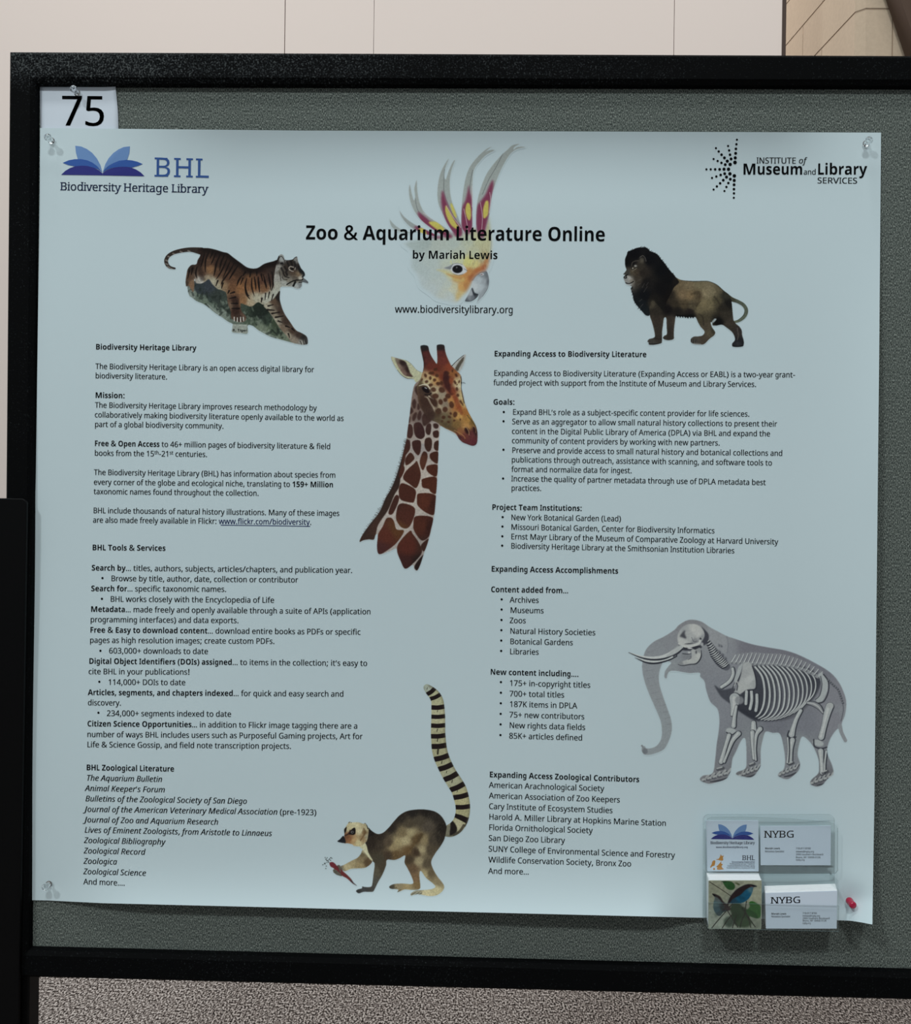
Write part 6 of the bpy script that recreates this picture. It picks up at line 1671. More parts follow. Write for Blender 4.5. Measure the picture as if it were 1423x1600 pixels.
# ---- standing lion with a black mane
p = Picture(970, 383, 1172, 546, UP, 0.55, 12).zoom(960, 375, 6.468)
p.stroke([(1120, 560), (1180, 598), (1245, 622), (1300, 655), (1330, 705), (1318, 762), (1270, 808), (1215, 828), (1145, 828)], [60, 46, 36, 36, 38, 38, 32, 24, 8],
         p.field([(1180, 590, (64, 62, 48)), (1260, 630, (80, 86, 72)), (1330, 700, (84, 92, 78)), (1290, 790, (90, 98, 82)), (1180, 828, (100, 104, 84))]), 0.5, atop=False)
p.stroke([(1200, 618), (1250, 640), (1295, 680), (1312, 720), (1300, 765), (1260, 798)], 5, (40, 46, 36), 0.8, 0.8)
lion_f = p.field([(650, 470, (104, 88, 64)), (740, 460, (116, 100, 74)), (850, 450, (112, 100, 74)), (950, 450, (112, 100, 76)), (1050, 490, (92, 82, 62)), (1120, 560, (48, 46, 38)), (690, 540, (112, 92, 66)), (760, 560, (120, 98, 68)), (850, 560, (84, 70, 50)),
                  (920, 540, (126, 112, 84)), (980, 520, (118, 106, 80)), (900, 640, (118, 104, 74)), (850, 700, (104, 92, 66)), (960, 640, (110, 98, 70)), (1040, 620, (76, 68, 50)), (1100, 680, (40, 36, 30)), (1150, 640, (26, 24, 22)), (1120, 760, (52, 46, 38)),
                  (560, 560, (40, 34, 28)), (600, 640, (52, 44, 34)), (700, 650, (76, 64, 46)), (780, 660, (80, 70, 52)), (640, 720, (30, 26, 24)), (760, 730, (34, 28, 26)), (760, 770, (14, 14, 14)), (540, 700, (20, 17, 18)), (450, 620, (34, 30, 26)), (380, 640, (60, 54, 44)),
                  (420, 720, (46, 40, 34)), (430, 820, (64, 54, 46)), (430, 920, (66, 58, 50)), (440, 1010, (60, 54, 48)), (380, 1040, (64, 60, 56)), (570, 830, (68, 58, 50)), (560, 930, (60, 52, 46)), (560, 990, (56, 50, 44)), (900, 800, (70, 62, 46)),
                  (930, 870, (76, 66, 52)), (960, 940, (84, 74, 58)), (900, 1010, (70, 60, 50)), (820, 1020, (72, 66, 60)), (1000, 920, (60, 54, 42)), (1050, 830, (16, 15, 15)), (1160, 850, (60, 52, 44)), (1240, 920, (50, 44, 42)), (1250, 1050, (30, 30, 34)), (1180, 880, (54, 48, 40))])
p.poly([(575, 330), (620, 376), (680, 405), (760, 413), (850, 414), (930, 413), (985, 427), (1040, 455), (1100, 508), (1150, 550), (1180, 610), (1190, 690), (1196, 760), (1205, 815), (1228, 846), (1262, 875), (1285, 912), (1290, 960), (1306, 1020),
        (1305, 1060), (1290, 1078), (1230, 1083), (1190, 1076), (1188, 1046), (1214, 1012), (1208, 970), (1184, 930), (1130, 886), (1085, 858), (1030, 866), (990, 864), (986, 840), (972, 832), (985, 880), (1017, 930), (1005, 965), (960, 1000), (910, 1050),
        (870, 1058), (800, 1052), (770, 1032), (770, 1000), (800, 976), (850, 972), (890, 962), (908, 925), (870, 880), (842, 832), (818, 782), (790, 786), (762, 778), (735, 786), (700, 774), (662, 776), (622, 770), (610, 830), (602, 900), (600, 960),
        (598, 1000), (560, 1013), (512, 1010), (488, 992), (500, 968), (527, 950), (525, 880), (521, 792), (500, 792), (490, 860), (481, 930), (480, 1020), (470, 1045), (400, 1061), (350, 1060), (341, 1036), (330, 1026), (350, 1000), (400, 985),
        (405, 950), (390, 880), (370, 810), (355, 765), (330, 600), (450, 350)], lion_f, 0.35)
p.poly([(980, 832), (1008, 795), (1030, 800), (1010, 826), (992, 838)], (162, 174, 178), 0.4, 0.9, atop=True)
mane_f = p.field([(200, 150, (12, 12, 16)), (350, 200, (13, 13, 17)), (480, 300, (12, 13, 16)), (560, 400, (13, 13, 15)), (620, 420, (26, 22, 20)), (480, 500, (15, 14, 16)), (560, 560, (18, 15, 15)), (300, 560, (14, 16, 20)), (260, 640, (20, 24, 28)), (240, 700, (24, 30, 34)),
                  (220, 330, (62, 52, 42)), (180, 320, (78, 68, 54)), (260, 260, (50, 44, 38)), (280, 340, (40, 34, 30)), (240, 390, (60, 52, 44)), (150, 400, (120, 116, 110)), (130, 330, (60, 58, 54)), (170, 230, (18, 16, 18)), (320, 430, (24, 22, 22)), (120, 220, (12, 12, 14)), (400, 600, (26, 23, 21))])
zig = []
outline = [(105, 352), (92, 352), (88, 343), (104, 325), (118, 300), (108, 268), (103, 225), (106, 190), (119, 155), (132, 122), (155, 106), (200, 90), (240, 75), (280, 69), (310, 73), (340, 86), (360, 112), (400, 124), (440, 152), (478, 190), (508, 232),
           (538, 280), (576, 326), (630, 390), (650, 430), (600, 480), (560, 560), (520, 640), (500, 720), (440, 660), (385, 610), (352, 680), (356, 758), (320, 766), (272, 722), (222, 662), (195, 612), (182, 560), (165, 502), (172, 470), (152, 462), (116, 446), (100, 412), (90, 378)]
for i, q in enumerate(outline):
    j = rng.normal(0, 2.5, 2) if 8 < i < 23 or 32 < i < 40 else (0, 0)
    zig.append((q[0] + j[0], q[1] + j[1]))
p.poly(zig, mane_f, 0.35)
for i in range(9, 23):
    (x, y), (x2, y2) = outline[i], outline[i + 1]
    for t in (0.2, 0.6):
        qx, qy = x + (x2 - x) * t, y + (y2 - y) * t
        p.stroke([(qx - 6, qy + 10), (qx + rng.uniform(0, 9), qy + rng.uniform(-9, 0))], [10, 4], (12, 12, 16), 0.4, 1, atop=False)
for i in range(34, 39):
    (x, y), (x2, y2) = outline[i], outline[i + 1]
    for t in (0.2, 0.6):
        qx, qy = x + (x2 - x) * t, y + (y2 - y) * t
        p.stroke([(qx + 10, qy - 6), (qx - rng.uniform(2, 8), qy + rng.uniform(0, 10))], [10, 4], (14, 15, 19), 0.4, 1, atop=False)
# face
p.poly([(92, 378), (108, 365), (130, 358), (160, 372), (185, 400), (205, 425), (195, 440), (175, 458), (145, 461), (115, 445), (100, 412)], p.field([(140, 390, (158, 154, 150)), (115, 395, (130, 130, 128)), (170, 420, (124, 116, 106)), (150, 450, (160, 162, 164)), (195, 430, (110, 104, 96))]), 0.6, atop=True)
p.stroke([(112, 432), (140, 440), (170, 432), (190, 418)], 10, (16, 15, 16), 0.5)
p.stroke([(88, 372), (112, 366), (130, 350)], 10, (16, 15, 16), 0.5)
p.stroke([(90, 380), (118, 384), (122, 372)], 10, (14, 14, 16), 0.5)
p.stroke([(172, 278), (180, 300), (210, 290), (222, 270)], 8, (16, 14, 14), 0.6)
p.oval(212, 262, 15, 11, (150, 146, 140), 0.6)
p.oval(183, 287, 6, 9, (176, 168, 154), 0.5)
p.stroke([(178, 312), (200, 300), (222, 285)], 6, (120, 110, 94), 0.6)
p.stroke([(172, 260), (180, 228), (210, 212), (240, 210)], 9, (84, 76, 68), 1.0, 0.7)
p.oval(275, 205, 26, 30, (96, 88, 76), 1.5, 0.7)
p.stroke([(255, 175), (285, 158), (308, 180), (318, 215)], 6, (112, 104, 96), 0.8, 0.7)
for P in ([(260, 440), (235, 455)], [(300, 440), (280, 480)], [(330, 470), (295, 525)], [(270, 395), (225, 420)], [(340, 430), (320, 460)], [(250, 620), (275, 600)], [(285, 650), (250, 690)]):
    p.stroke(P, 7, (70, 66, 64), 0.9, 0.6)
p.oval(375, 645, 32, 40, (84, 74, 58), 2.5, 0.6)
p.oval(355, 640, 12, 28, (30, 26, 22), 1.5, 0.6)
p.oval(940, 520, 60, 60, (140, 124, 94), 5, 0.5)
p.oval(690, 560, 80, 30, (132, 108, 78), 4, 0.45)
p.stroke([(780, 545), (850, 530), (855, 600), (830, 660)], 22, (62, 50, 36), 2.5, 0.5)
p.stroke([(620, 640), (720, 650), (830, 640)], 14, (50, 42, 32), 2.5, 0.45)
p.stroke([(820, 700), (830, 660), (870, 620)], 10, (54, 46, 34), 2, 0.6)
p.stroke([(1010, 575), (1060, 650), (1050, 740), (1020, 780)], 18, (44, 38, 30), 2.5, 0.5)
p.stroke([(850, 750), (890, 780), (900, 860)], 16, (40, 34, 28), 2, 0.5)
p.stroke([(680, 406), (760, 415), (850, 416), (930, 414), (985, 429), (1040, 457), (1100, 512), (1150, 552)], 9, (30, 28, 24), 0.7, 0.8)
for x0_, y0_ in ((780, 1020), (800, 1030), (820, 1040)):
    p.stroke([(x0_, y0_ - 30), (x0_ - 4, y0_ + 14)], 5, (24, 22, 22), 0.5, 0.8)
p.stroke([(800, 1045), (870, 1052)], 8, (150, 146, 142), 0.8, 0.7)
p.stroke([(345, 1050), (400, 1052), (460, 1042)], 8, (26, 24, 24), 0.6, 0.8)
p.stroke([(390, 985), (430, 1000), (470, 1000)], 10, (36, 32, 30), 1.0, 0.7)
p.stroke([(490, 985), (500, 1000)], 7, (20, 18, 18), 0.5, 0.8)
p.oval(1245, 1050, 40, 26, (58, 58, 62), 2, 0.6)
p.stroke([(1195, 1072), (1245, 1078), (1295, 1072)], 8, (16, 16, 18), 0.6)
p.stroke([(1240, 890), (1250, 960), (1240, 1010)], 10, (110, 100, 94), 1.2, 0.5)
for P in ([(635, 764), (640, 776)], [(660, 766), (664, 780)], [(685, 766), (690, 780)], [(710, 770), (716, 783)], [(738, 772), (742, 788)], [(765, 772), (768, 786)], [(788, 772), (794, 784)]):
    p.stroke(P, [24, 12], (16, 16, 16), 0.5, 1, atop=False)
p.grain(0.045, 0.6)
p.stroke([(430, 800), (440, 900), (440, 990)], 70, (40, 34, 30), 4, 0.45)
p.stroke([(560, 800), (560, 900), (550, 990)], 50, (38, 33, 29), 4, 0.45)
p.tone(0.85, 0.88)
p.build('lion_picture', PI, poster, M_print, PAPER)

# ---- giraffe head and neck
p = Picture(558, 534, 752, 896, (163, 178, 183), 0.55, 13).zoom(540, 520, 4.104)
sil = [(455, 312), (430, 296), (390, 294), (350, 265), (310, 207), (291, 156), (330, 162), (385, 180), (430, 226), (465, 250), (488, 256), (500, 232), (501, 200), (490, 150), (478, 100), (487, 85), (508, 80), (528, 89), (540, 130), (560, 165), (583, 196),
       (586, 150), (583, 86), (600, 75), (622, 77), (633, 92), (646, 140), (668, 188), (682, 206), (722, 168), (764, 141), (764, 168), (746, 222), (726, 250), (740, 275), (746, 310), (742, 350), (755, 400), (766, 450), (790, 512), (828, 588),
       (844, 630), (845, 680), (832, 714), (806, 723), (772, 712), (736, 690), (712, 660), (690, 642), (640, 616), (608, 600), (603, 640), (597, 700), (594, 780), (590, 880), (584, 980), (578, 1060), (570, 1150), (561, 1200), (545, 1280), (525, 1350),
       (500, 1420), (478, 1490), (458, 1526), (438, 1514), (430, 1490), (380, 1514), (350, 1460), (330, 1412), (322, 1384), (280, 1402), (216, 1421), (200, 1380), (205, 1300), (192, 1296), (180, 1327), (150, 1326), (115, 1331), (88, 1341), (105, 1298),
       (160, 1220), (215, 1150), (255, 1060), (290, 1000), (320, 930), (345, 850), (365, 780), (385, 700), (394, 640), (405, 560), (415, 480), (425, 400), (438, 340)]
p.poly(sil, p.field([(500, 700, (178, 166, 156)), (460, 900, (184, 174, 164)), (480, 1000, (184, 176, 166)), (340, 1200, (178, 170, 162)), (300, 1400, (168, 162, 156)), (480, 560, (120, 106, 100)), (430, 520, (120, 100, 90)), (600, 700, (178, 168, 160)), (540, 1350, (150, 140, 134)),
                     (410, 620, (150, 138, 130)), (560, 640, (170, 160, 152)), (500, 720, (150, 144, 142))]), 0.35)
p.poly([(88, 1341), (105, 1298), (160, 1220), (215, 1150), (255, 1060), (290, 1000), (320, 930), (345, 850), (365, 780), (385, 700), (395, 700), (385, 770), (375, 840), (352, 930), (342, 990), (312, 1040), (275, 1130), (235, 1190), (205, 1240), (192, 1300), (180, 1327), (150, 1326), (115, 1331)],
       p.field([(120, 1310, (60, 44, 38)), (250, 1120, (56, 42, 36)), (350, 900, (52, 38, 34)), (380, 750, (70, 56, 50)), (190, 1250, (66, 46, 40))]), 0.5, atop=True)
for t in np.linspace(0.05, 1, 110):
    i = t * 9
    mx = np.interp(i, range(10), [95, 135, 185, 235, 272, 305, 332, 355, 375, 388])
    my = np.interp(i, range(10), [1330, 1258, 1185, 1105, 1030, 965, 890, 815, 740, 680])
    p.stroke([(mx + 8, my + 4), (mx - rng.uniform(4, 13), my - rng.uniform(-2, 10))], [5, 2], (48, 40, 38), 0.5, 0.8, atop=False)
patches = [[(400, 588), (424, 592), (432, 640), (420, 674), (396, 670), (394, 630)], [(440, 582), (475, 575), (500, 610), (507, 660), (482, 682), (450, 666), (436, 622)], [(520, 592), (546, 586), (546, 630), (536, 655), (514, 640)],
           [(565, 585), (594, 590), (590, 612), (568, 610)], [(560, 635), (590, 626), (598, 650), (590, 673), (564, 668)], [(510, 682), (540, 672), (554, 700), (546, 750), (526, 762), (506, 730)], [(570, 702), (597, 694), (592, 756), (566, 742)],
           [(430, 695), (478, 692), (481, 750), (466, 786), (440, 762), (427, 730)], [(385, 697), (410, 690), (413, 740), (395, 772), (379, 782)], [(385, 802), (415, 768), (441, 800), (426, 826), (390, 850), (380, 830)],
           [(495, 765), (520, 770), (523, 810), (496, 882), (474, 830)], [(545, 772), (593, 764), (590, 836), (560, 826), (539, 800)], [(440, 837), (458, 825), (481, 900), (471, 960), (449, 996), (410, 971), (369, 936), (384, 890)],
           [(525, 852), (589, 848), (583, 919), (545, 909), (519, 880)], [(495, 936), (582, 928), (579, 1029), (545, 1021), (532, 1002), (494, 992), (487, 960)], [(345, 982), (370, 965), (446, 1006), (441, 1075), (421, 1089), (354, 1071), (340, 1030)],
           [(470, 1030), (579, 1045), (570, 1161), (520, 1156), (464, 1111), (457, 1070)], [(320, 1042), (341, 1050), (336, 1090), (301, 1161), (274, 1156), (295, 1090)], [(340, 1102), (380, 1095), (439, 1120), (441, 1170), (406, 1246), (360, 1249), (325, 1202), (325, 1150)],
           [(450, 1176), (557, 1185), (546, 1260), (530, 1311), (485, 1331), (439, 1270), (434, 1225)], [(260, 1192), (290, 1186), (310, 1210), (326, 1260), (374, 1270), (332, 1340), (280, 1386), (216, 1421), (200, 1380), (205, 1300), (238, 1240)],
           [(410, 1271), (430, 1290), (471, 1350), (488, 1410), (431, 1480), (380, 1514), (350, 1460), (330, 1402), (339, 1350)], [(490, 1352), (531, 1320), (521, 1370), (500, 1402), (482, 1376)], [(500, 1422), (477, 1490), (457, 1524), (440, 1502), (460, 1465)],
           [(364, 850), (378, 870), (368, 905), (350, 932), (342, 900)], [(378, 720), (384, 790), (362, 860), (352, 880), (366, 790)]]
pf = p.field([(420, 620, (70, 46, 42)), (470, 640, (58, 36, 36)), (530, 720, (62, 40, 34)), (450, 740, (62, 38, 34)), (420, 800, (70, 42, 34)), (500, 830, (84, 50, 38)), (430, 920, (72, 40, 32)), (560, 800, (66, 38, 30)), (560, 880, (74, 40, 30)), (540, 980, (78, 42, 30)),
              (400, 1030, (72, 40, 32)), (520, 1090, (86, 46, 34)), (560, 1100, (60, 34, 28)), (380, 1170, (76, 42, 34)), (310, 1100, (66, 40, 34)), (490, 1240, (78, 42, 32)), (540, 1250, (56, 32, 28)), (260, 1300, (88, 46, 36)), (230, 1390, (72, 42, 40)),
              (400, 1370, (84, 42, 34)), (380, 1480, (62, 36, 34)), (510, 1360, (62, 40, 34)), (470, 1480, (40, 30, 28)), (330, 1260, (90, 58, 36))])
for P in patches:
    p.poly(P, pf, 0.4, atop=True)
# cheek and upper neck blotches
p.zoom(605, 530, 8.89)
for P in ([(380, 700), (400, 650), (440, 680), (430, 780), (400, 760)], [(345, 880), (375, 830), (400, 870), (390, 960), (355, 950)], [(415, 930), (430, 890), (455, 940), (440, 985), (415, 970)], [(320, 950), (350, 960), (360, 1010), (315, 1040)],
          [(345, 1100), (370, 1030), (410, 1020), (400, 1090), (365, 1140)], [(300, 1090), (320, 1075), (315, 1150), (295, 1165)], [(420, 1050), (450, 990), (475, 1020), (470, 1090), (440, 1130), (415, 1100)], [(460, 860), (540, 800), (600, 880), (640, 1000), (640, 1090), (560, 1180), (500, 1200), (480, 1080), (520, 1000), (470, 930)],
          [(420, 740), (460, 700), (480, 780), (470, 850), (440, 850)], [(640, 1175), (690, 1170), (705, 1210), (680, 1240), (645, 1225)], [(560, 1180), (600, 1180), (600, 1280), (570, 1330), (530, 1270)]):
    p.poly(P, (62, 42, 38), 0.7, 0.92, atop=True)
# ears
p.poly([(52, 243), (120, 262), (250, 290), (330, 340), (400, 420), (460, 455), (490, 470), (470, 540), (420, 590), (395, 600), (355, 548), (280, 540), (200, 500), (140, 430), (90, 340)], (182, 184, 152), 0.35)
p.poly([(110, 262), (190, 285), (250, 312), (285, 380), (320, 470), (356, 522), (300, 520), (235, 500), (180, 430), (130, 340)], p.field([(210, 330, (48, 36, 34)), (290, 430, (50, 36, 32)), (160, 380, (132, 112, 98)), (230, 470, (120, 96, 86)), (120, 290, (120, 108, 96)), (320, 500, (80, 60, 54))]), 0.6, atop=True)
p.stroke([(140, 430), (200, 500), (280, 545), (355, 552)], 7, (52, 52, 48), 0.5, 0.8)
p.stroke([(250, 290), (330, 340), (400, 420), (470, 458)], 6, (60, 60, 48), 0.6, 0.7)
p.poly([(890, 380), (960, 300), (1080, 210), (1082, 280), (1050, 380), (1005, 450), (985, 465), (930, 440)], (172, 174, 170), 0.35)
p.poly([(945, 400), (1000, 310), (1062, 245), (1055, 300), (1030, 345), (1000, 400), (980, 440), (950, 430)], (84, 78, 68), 0.6, atop=True)
p.stroke([(895, 375), (960, 305), (1060, 220)], 9, (44, 42, 40), 0.5)
# head
head_f = p.field([(520, 300, (92, 46, 42)), (530, 200, (84, 42, 40)), (500, 300, (44, 28, 28)), (740, 200, (92, 44, 40)), (520, 130, (40, 32, 32)), (740, 110, (44, 32, 32)), (510, 100, (34, 36, 38)), (735, 85, (38, 38, 40)), (600, 380, (98, 46, 38)), (780, 300, (104, 50, 42)), (690, 400, (100, 46, 36)),
                  (860, 400, (128, 62, 42)), (900, 470, (142, 90, 52)), (640, 470, (116, 62, 42)), (560, 520, (180, 150, 110)), (620, 545, (190, 164, 112)), (540, 600, (188, 176, 138)), (680, 570, (176, 130, 80)), (760, 520, (112, 54, 38)), (820, 540, (66, 34, 32)), (840, 640, (86, 44, 36)), (880, 580, (134, 68, 42)),
                  (900, 720, (118, 58, 40)), (950, 830, (140, 74, 44)), (1000, 940, (152, 86, 46)), (1060, 1020, (158, 102, 52)), (960, 600, (190, 170, 126)), (1000, 640, (198, 186, 150)), (1010, 800, (190, 172, 124)), (1050, 900, (190, 160, 100)), (900, 850, (176, 124, 70)), (1000, 1060, (186, 142, 80)), (1120, 1120, (164, 120, 62)),
                  (1180, 1150, (120, 92, 48)), (960, 1180, (124, 96, 56)), (850, 1180, (96, 80, 56)), (1100, 1200, (176, 130, 74)), (800, 1100, (104, 92, 68)), (700, 1080, (96, 82, 62)), (720, 960, (166, 150, 124)), (660, 720, (180, 164, 132)), (760, 770, (150, 138, 116)), (800, 900, (136, 122, 104)), (560, 760, (78, 58, 48)),
                  (480, 740, (84, 62, 50)), (450, 620, (96, 82, 60)), (580, 860, (74, 52, 42)), (620, 1060, (70, 56, 50)), (1000, 1300, (140, 90, 58)), (1060, 1360, (104, 54, 48)), (1180, 1330, (96, 50, 50)), (1200, 1430, (92, 44, 50)), (1100, 1440, (92, 46, 48)), (1235, 1300, (60, 36, 36)), (990, 1380, (76, 44, 46)), (900, 1250, (110, 84, 52))])
p.poly([(497, 430), (505, 360), (498, 290), (480, 180), (458, 105), (478, 84), (530, 82), (568, 100), (585, 170), (620, 250), (662, 310), (690, 345), (694, 270), (690, 180), (684, 95), (705, 75), (760, 72), (795, 92), (806, 180), (840, 280), (880, 360), (905, 385), (950, 430), (1000, 480),
        (1024, 530), (1030, 620), (1026, 690), (1050, 790), (1075, 900), (1110, 980), (1170, 1090), (1230, 1200), (1252, 1300), (1250, 1420), (1228, 1468), (1180, 1482), (1110, 1460), (1040, 1430), (990, 1380), (950, 1310), (880, 1270), (800, 1235), (740, 1200), (690, 1160), (610, 1125), (560, 1080),
        (500, 1010), (440, 900), (420, 760), (410, 660), (440, 600), (470, 520)], head_f, 0.35)
for x, y, a_, b_ in ((530, 505, 20, 30), (597, 540, 19, 27), (655, 567, 23, 24), (705, 617, 30, 26), (642, 700, 36, 32), (757, 706, 46, 38), (602, 636, 32, 22), (480, 562, 12, 20), (842, 790, 40, 36), (668, 790, 46, 36), (740, 872, 30, 40), (806, 842, 28, 30), (892, 912, 34, 48),
                     (802, 976, 36, 38), (710, 1002, 40, 45), (942, 1046, 30, 42), (880, 1032, 16, 20), (780, 1086, 28, 26), (862, 1080, 26, 18), (1012, 1116, 10, 18), (652, 880, 40, 56), (940, 600, 17, 32), (967, 692, 18, 28), (978, 780, 22, 24), (1022, 872, 15, 30), (957, 502, 16, 28), (905, 440, 14, 22),
                     (998, 590, 12, 24), (610, 470, 44, 20), (690, 505, 26, 24), (545, 590, 26, 20), (752, 610, 24, 30), (850, 1150, 22, 14), (930, 1130, 18, 14), (760, 1140, 20, 16), (1045, 905, 10, 26), (968, 632, 8, 14), (830, 470, 34, 24), (670, 420, 30, 20)):
    p.oval(x, y, a_, b_, (72, 42, 30), 0.6, 0.88, rng.uniform(-30, 30))
p.stroke([(810, 470), (815, 560), (850, 680), (900, 760)], [60, 84, 60, 40], (58, 30, 30), 2.2, 0.75)
p.stroke([(900, 720), (950, 830), (1000, 960), (1030, 1030)], [50, 60, 60, 40], (130, 66, 42), 2.5, 0.6)
p.stroke([(520, 800), (560, 815), (600, 890), (640, 950), (660, 1010)], [12, 22, 24, 24, 12], (186, 172, 150), 0.7)
p.stroke([(575, 790), (640, 835)], [20, 10], (184, 172, 150), 0.7)
p.poly([(430, 660), (470, 640), (540, 640), (600, 700), (610, 760), (540, 790), (470, 770), (430, 720)], (66, 50, 42), 1.5, 0.8, atop=True)
p.poly([(478, 672), (510, 658), (550, 672), (588, 725), (570, 752), (530, 742), (495, 712)], (24, 17, 19), 0.7, atop=True)
p.poly([(455, 790), (540, 800), (600, 880), (650, 1010), (640, 1090), (560, 1120), (500, 1010), (450, 900)], (58, 40, 34), 2.0, 0.75, atop=True)
p.poly([(600, 790), (660, 830), (700, 900), (690, 960), (650, 930), (610, 860)], (62, 44, 36), 1.2, 0.8, atop=True)
p.poly([(640, 1010), (720, 960), (760, 1020), (720, 1080), (660, 1080)], (70, 52, 40), 1.5, 0.7, atop=True)
p.stroke([(690, 1110), (780, 1170), (880, 1230), (950, 1270)], 46, (78, 64, 46), 3.0, 0.5)
p.stroke([(440, 648), (500, 630), (555, 640), (592, 690)], [8, 14, 18, 12], (198, 190, 168), 0.6)
p.stroke([(522, 672), (545, 684)], 11, (176, 178, 182), 0.6, 0.9)
p.stroke([(520, 765), (570, 775), (610, 750)], 12, (20, 18, 20), 0.6)
p.stroke([(1022, 520), (1030, 610), (1028, 680), (1045, 790), (1068, 890)], 9, (32, 32, 32), 0.5)
p.stroke([(1030, 600), (1034, 650)], 16, (22, 24, 26), 0.5)
p.stroke([(1020, 612), (1055, 604), (1082, 611)], 6, (44, 50, 54), 0.5, 1, atop=False)
p.stroke([(1062, 592), (1058, 612)], 5, (60, 66, 70), 0.5, 0.9, atop=False)
p.oval(1105, 1270, 30, 48, (52, 28, 28), 0.8, rot=-25)
p.oval(1210, 1256, 18, 44, (52, 28, 28), 0.8, rot=-15)
p.stroke([(1060, 1220), (1095, 1225), (1130, 1280), (1135, 1330)], 9, (176, 142, 100), 0.7, 0.8)
p.stroke([(1195, 1205), (1225, 1240), (1228, 1300)], 7, (160, 128, 92), 0.7, 0.7)
p.stroke([(930, 1265), (1000, 1300), (1060, 1345), (1080, 1380)], 10, (176, 130, 80), 0.8, 0.7)
p.stroke([(960, 1300), (1010, 1350), (1060, 1390)], 14, (70, 34, 36), 1, 0.7)
p.stroke([(1040, 1430), (1110, 1455), (1180, 1478), (1228, 1462), (1250, 1400)], 12, (60, 34, 40), 0.8, 0.7)
p.stroke([(1110, 1060), (1160, 1120), (1220, 1200)], 12, (60, 56, 36), 0.9, 0.6)
p.stroke([(497, 430), (500, 300), (475, 150)], 14, (36, 26, 26), 1, 0.6)
p.grain(0.030, 0.6)
p.tone(0.95, 0.87)
p.build('giraffe_picture', PI, poster, M_print, PAPER)

# ---- elephant with its skeleton
p = Picture(978, 962, 1330, 1236, LO, 0.55, 14).zoom(960, 950, 3.745)
trunk_f = p.field([(230, 230, (124, 131, 136)), (300, 180, (122, 128, 133)), (200, 360, (126, 134, 139)), (240, 500, (128, 136, 140)), (300, 680, (128, 138, 142)), (200, 830, (128, 138, 142)), (420, 90, (118, 122, 126)), (600, 180, (128, 134, 138)), (640, 260, (122, 128, 134)), (560, 480, (118, 124, 131)),
                   (600, 600, (118, 124, 131)), (800, 240, (106, 109, 117)), (1000, 280, (104, 107, 115)), (1200, 370, (106, 110, 118)), (1300, 520, (116, 120, 127)), (1280, 650, (116, 120, 127)), (1100, 660, (108, 113, 121)), (950, 690, (104, 109, 117)), (640, 850, (110, 116, 122)), (850, 800, (122, 130, 134)),
                   (800, 900, (116, 122, 128)), (1000, 850, (116, 122, 128)), (1060, 800, (118, 126, 130)), (1230, 850, (112, 118, 124)), (560, 980, (112, 116, 120)), (760, 970, (100, 104, 108)), (1200, 1000, (96, 100, 105)), (420, 360, (118, 124, 130)), (330, 350, (126, 134, 138)), (1340, 600, (120, 126, 132))])
p.poly([(350, 127), (375, 100), (420, 73), (460, 68), (510, 80), (560, 113), (610, 140), (655, 163), (700, 178), (800, 210), (900, 230), (1000, 248), (1080, 275), (1180, 325), (1260, 375), (1310, 430), (1340, 490), (1356, 550), (1350, 620), (1332, 668), (1325, 700), (1300, 712), (1270, 752), (1250, 800), (1245, 850),
        (1273, 920), (1280, 970), (1247, 1000), (1215, 1035), (1180, 1046), (1145, 1030), (1152, 1003), (1190, 968), (1195, 930), (1190, 880), (1160, 810), (1122, 765), (1096, 755), (1080, 800), (1072, 860), (1086, 910), (1080, 945), (1055, 975), (1010, 1003), (960, 986), (962, 963), (990, 940), (996, 880), (985, 800), (965, 736),
        (925, 732), (886, 724), (870, 760), (856, 830), (854, 920), (830, 965), (800, 990), (758, 988), (711, 975), (720, 958), (765, 938), (771, 880), (765, 770), (742, 775), (710, 842), (690, 885), (680, 950), (655, 998), (600, 1020), (545, 1029), (499, 1005), (518, 980), (573, 965), (588, 880), (596, 800), (608, 720), (612, 650),
        (600, 590), (560, 550), (535, 480), (525, 430), (500, 402), (497, 380), (440, 382), (400, 376), (350, 368), (322, 372), (310, 390), (304, 412), (291, 405), (294, 372), (312, 344), (330, 320), (296, 312), (278, 328), (262, 380), (262, 440), (285, 520), (310, 590), (330, 650), (336, 710), (321, 770), (290, 826), (240, 851), (190, 861),
        (165, 850), (157, 822), (175, 806), (190, 822), (240, 810), (270, 770), (276, 720), (268, 660), (235, 580), (200, 500), (175, 430), (161, 360), (165, 300), (184, 242), (230, 196), (290, 166)], trunk_f, 0.5)
p.stroke([(1318, 690), (1328, 730), (1350, 775)], [26, 22, 22], (124, 131, 136), 0.7, atop=False)
p.stroke([(172, 822), (160, 806)], 12, (120, 128, 132), 0.5, atop=False)
p.oval(178, 838, 16, 18, (92, 98, 104), 0.6, 0.7)
for k in range(13):
    t = k / 12
    x = np.interp(t, [0, .25, .5, .75, 1], [190, 180, 215, 285, 315])
    y = np.interp(t, [0, .25, .5, .75, 1], [260, 370, 500, 610, 720])
    p.stroke([(x, y), (x + 40, y - 8)], 4, (108, 114, 120), 0.8, 0.5)
p.stroke([(655, 165), (664, 210), (658, 262)], 6, (96, 101, 108), 0.8, 0.6)
p.poly([(560, 115), (610, 140), (652, 165), (662, 225), (650, 270), (600, 240), (555, 190), (540, 140)], (134, 140, 144), 1.5, 0.7, atop=True)
BN, BD = (148, 157, 158), (44, 48, 56)


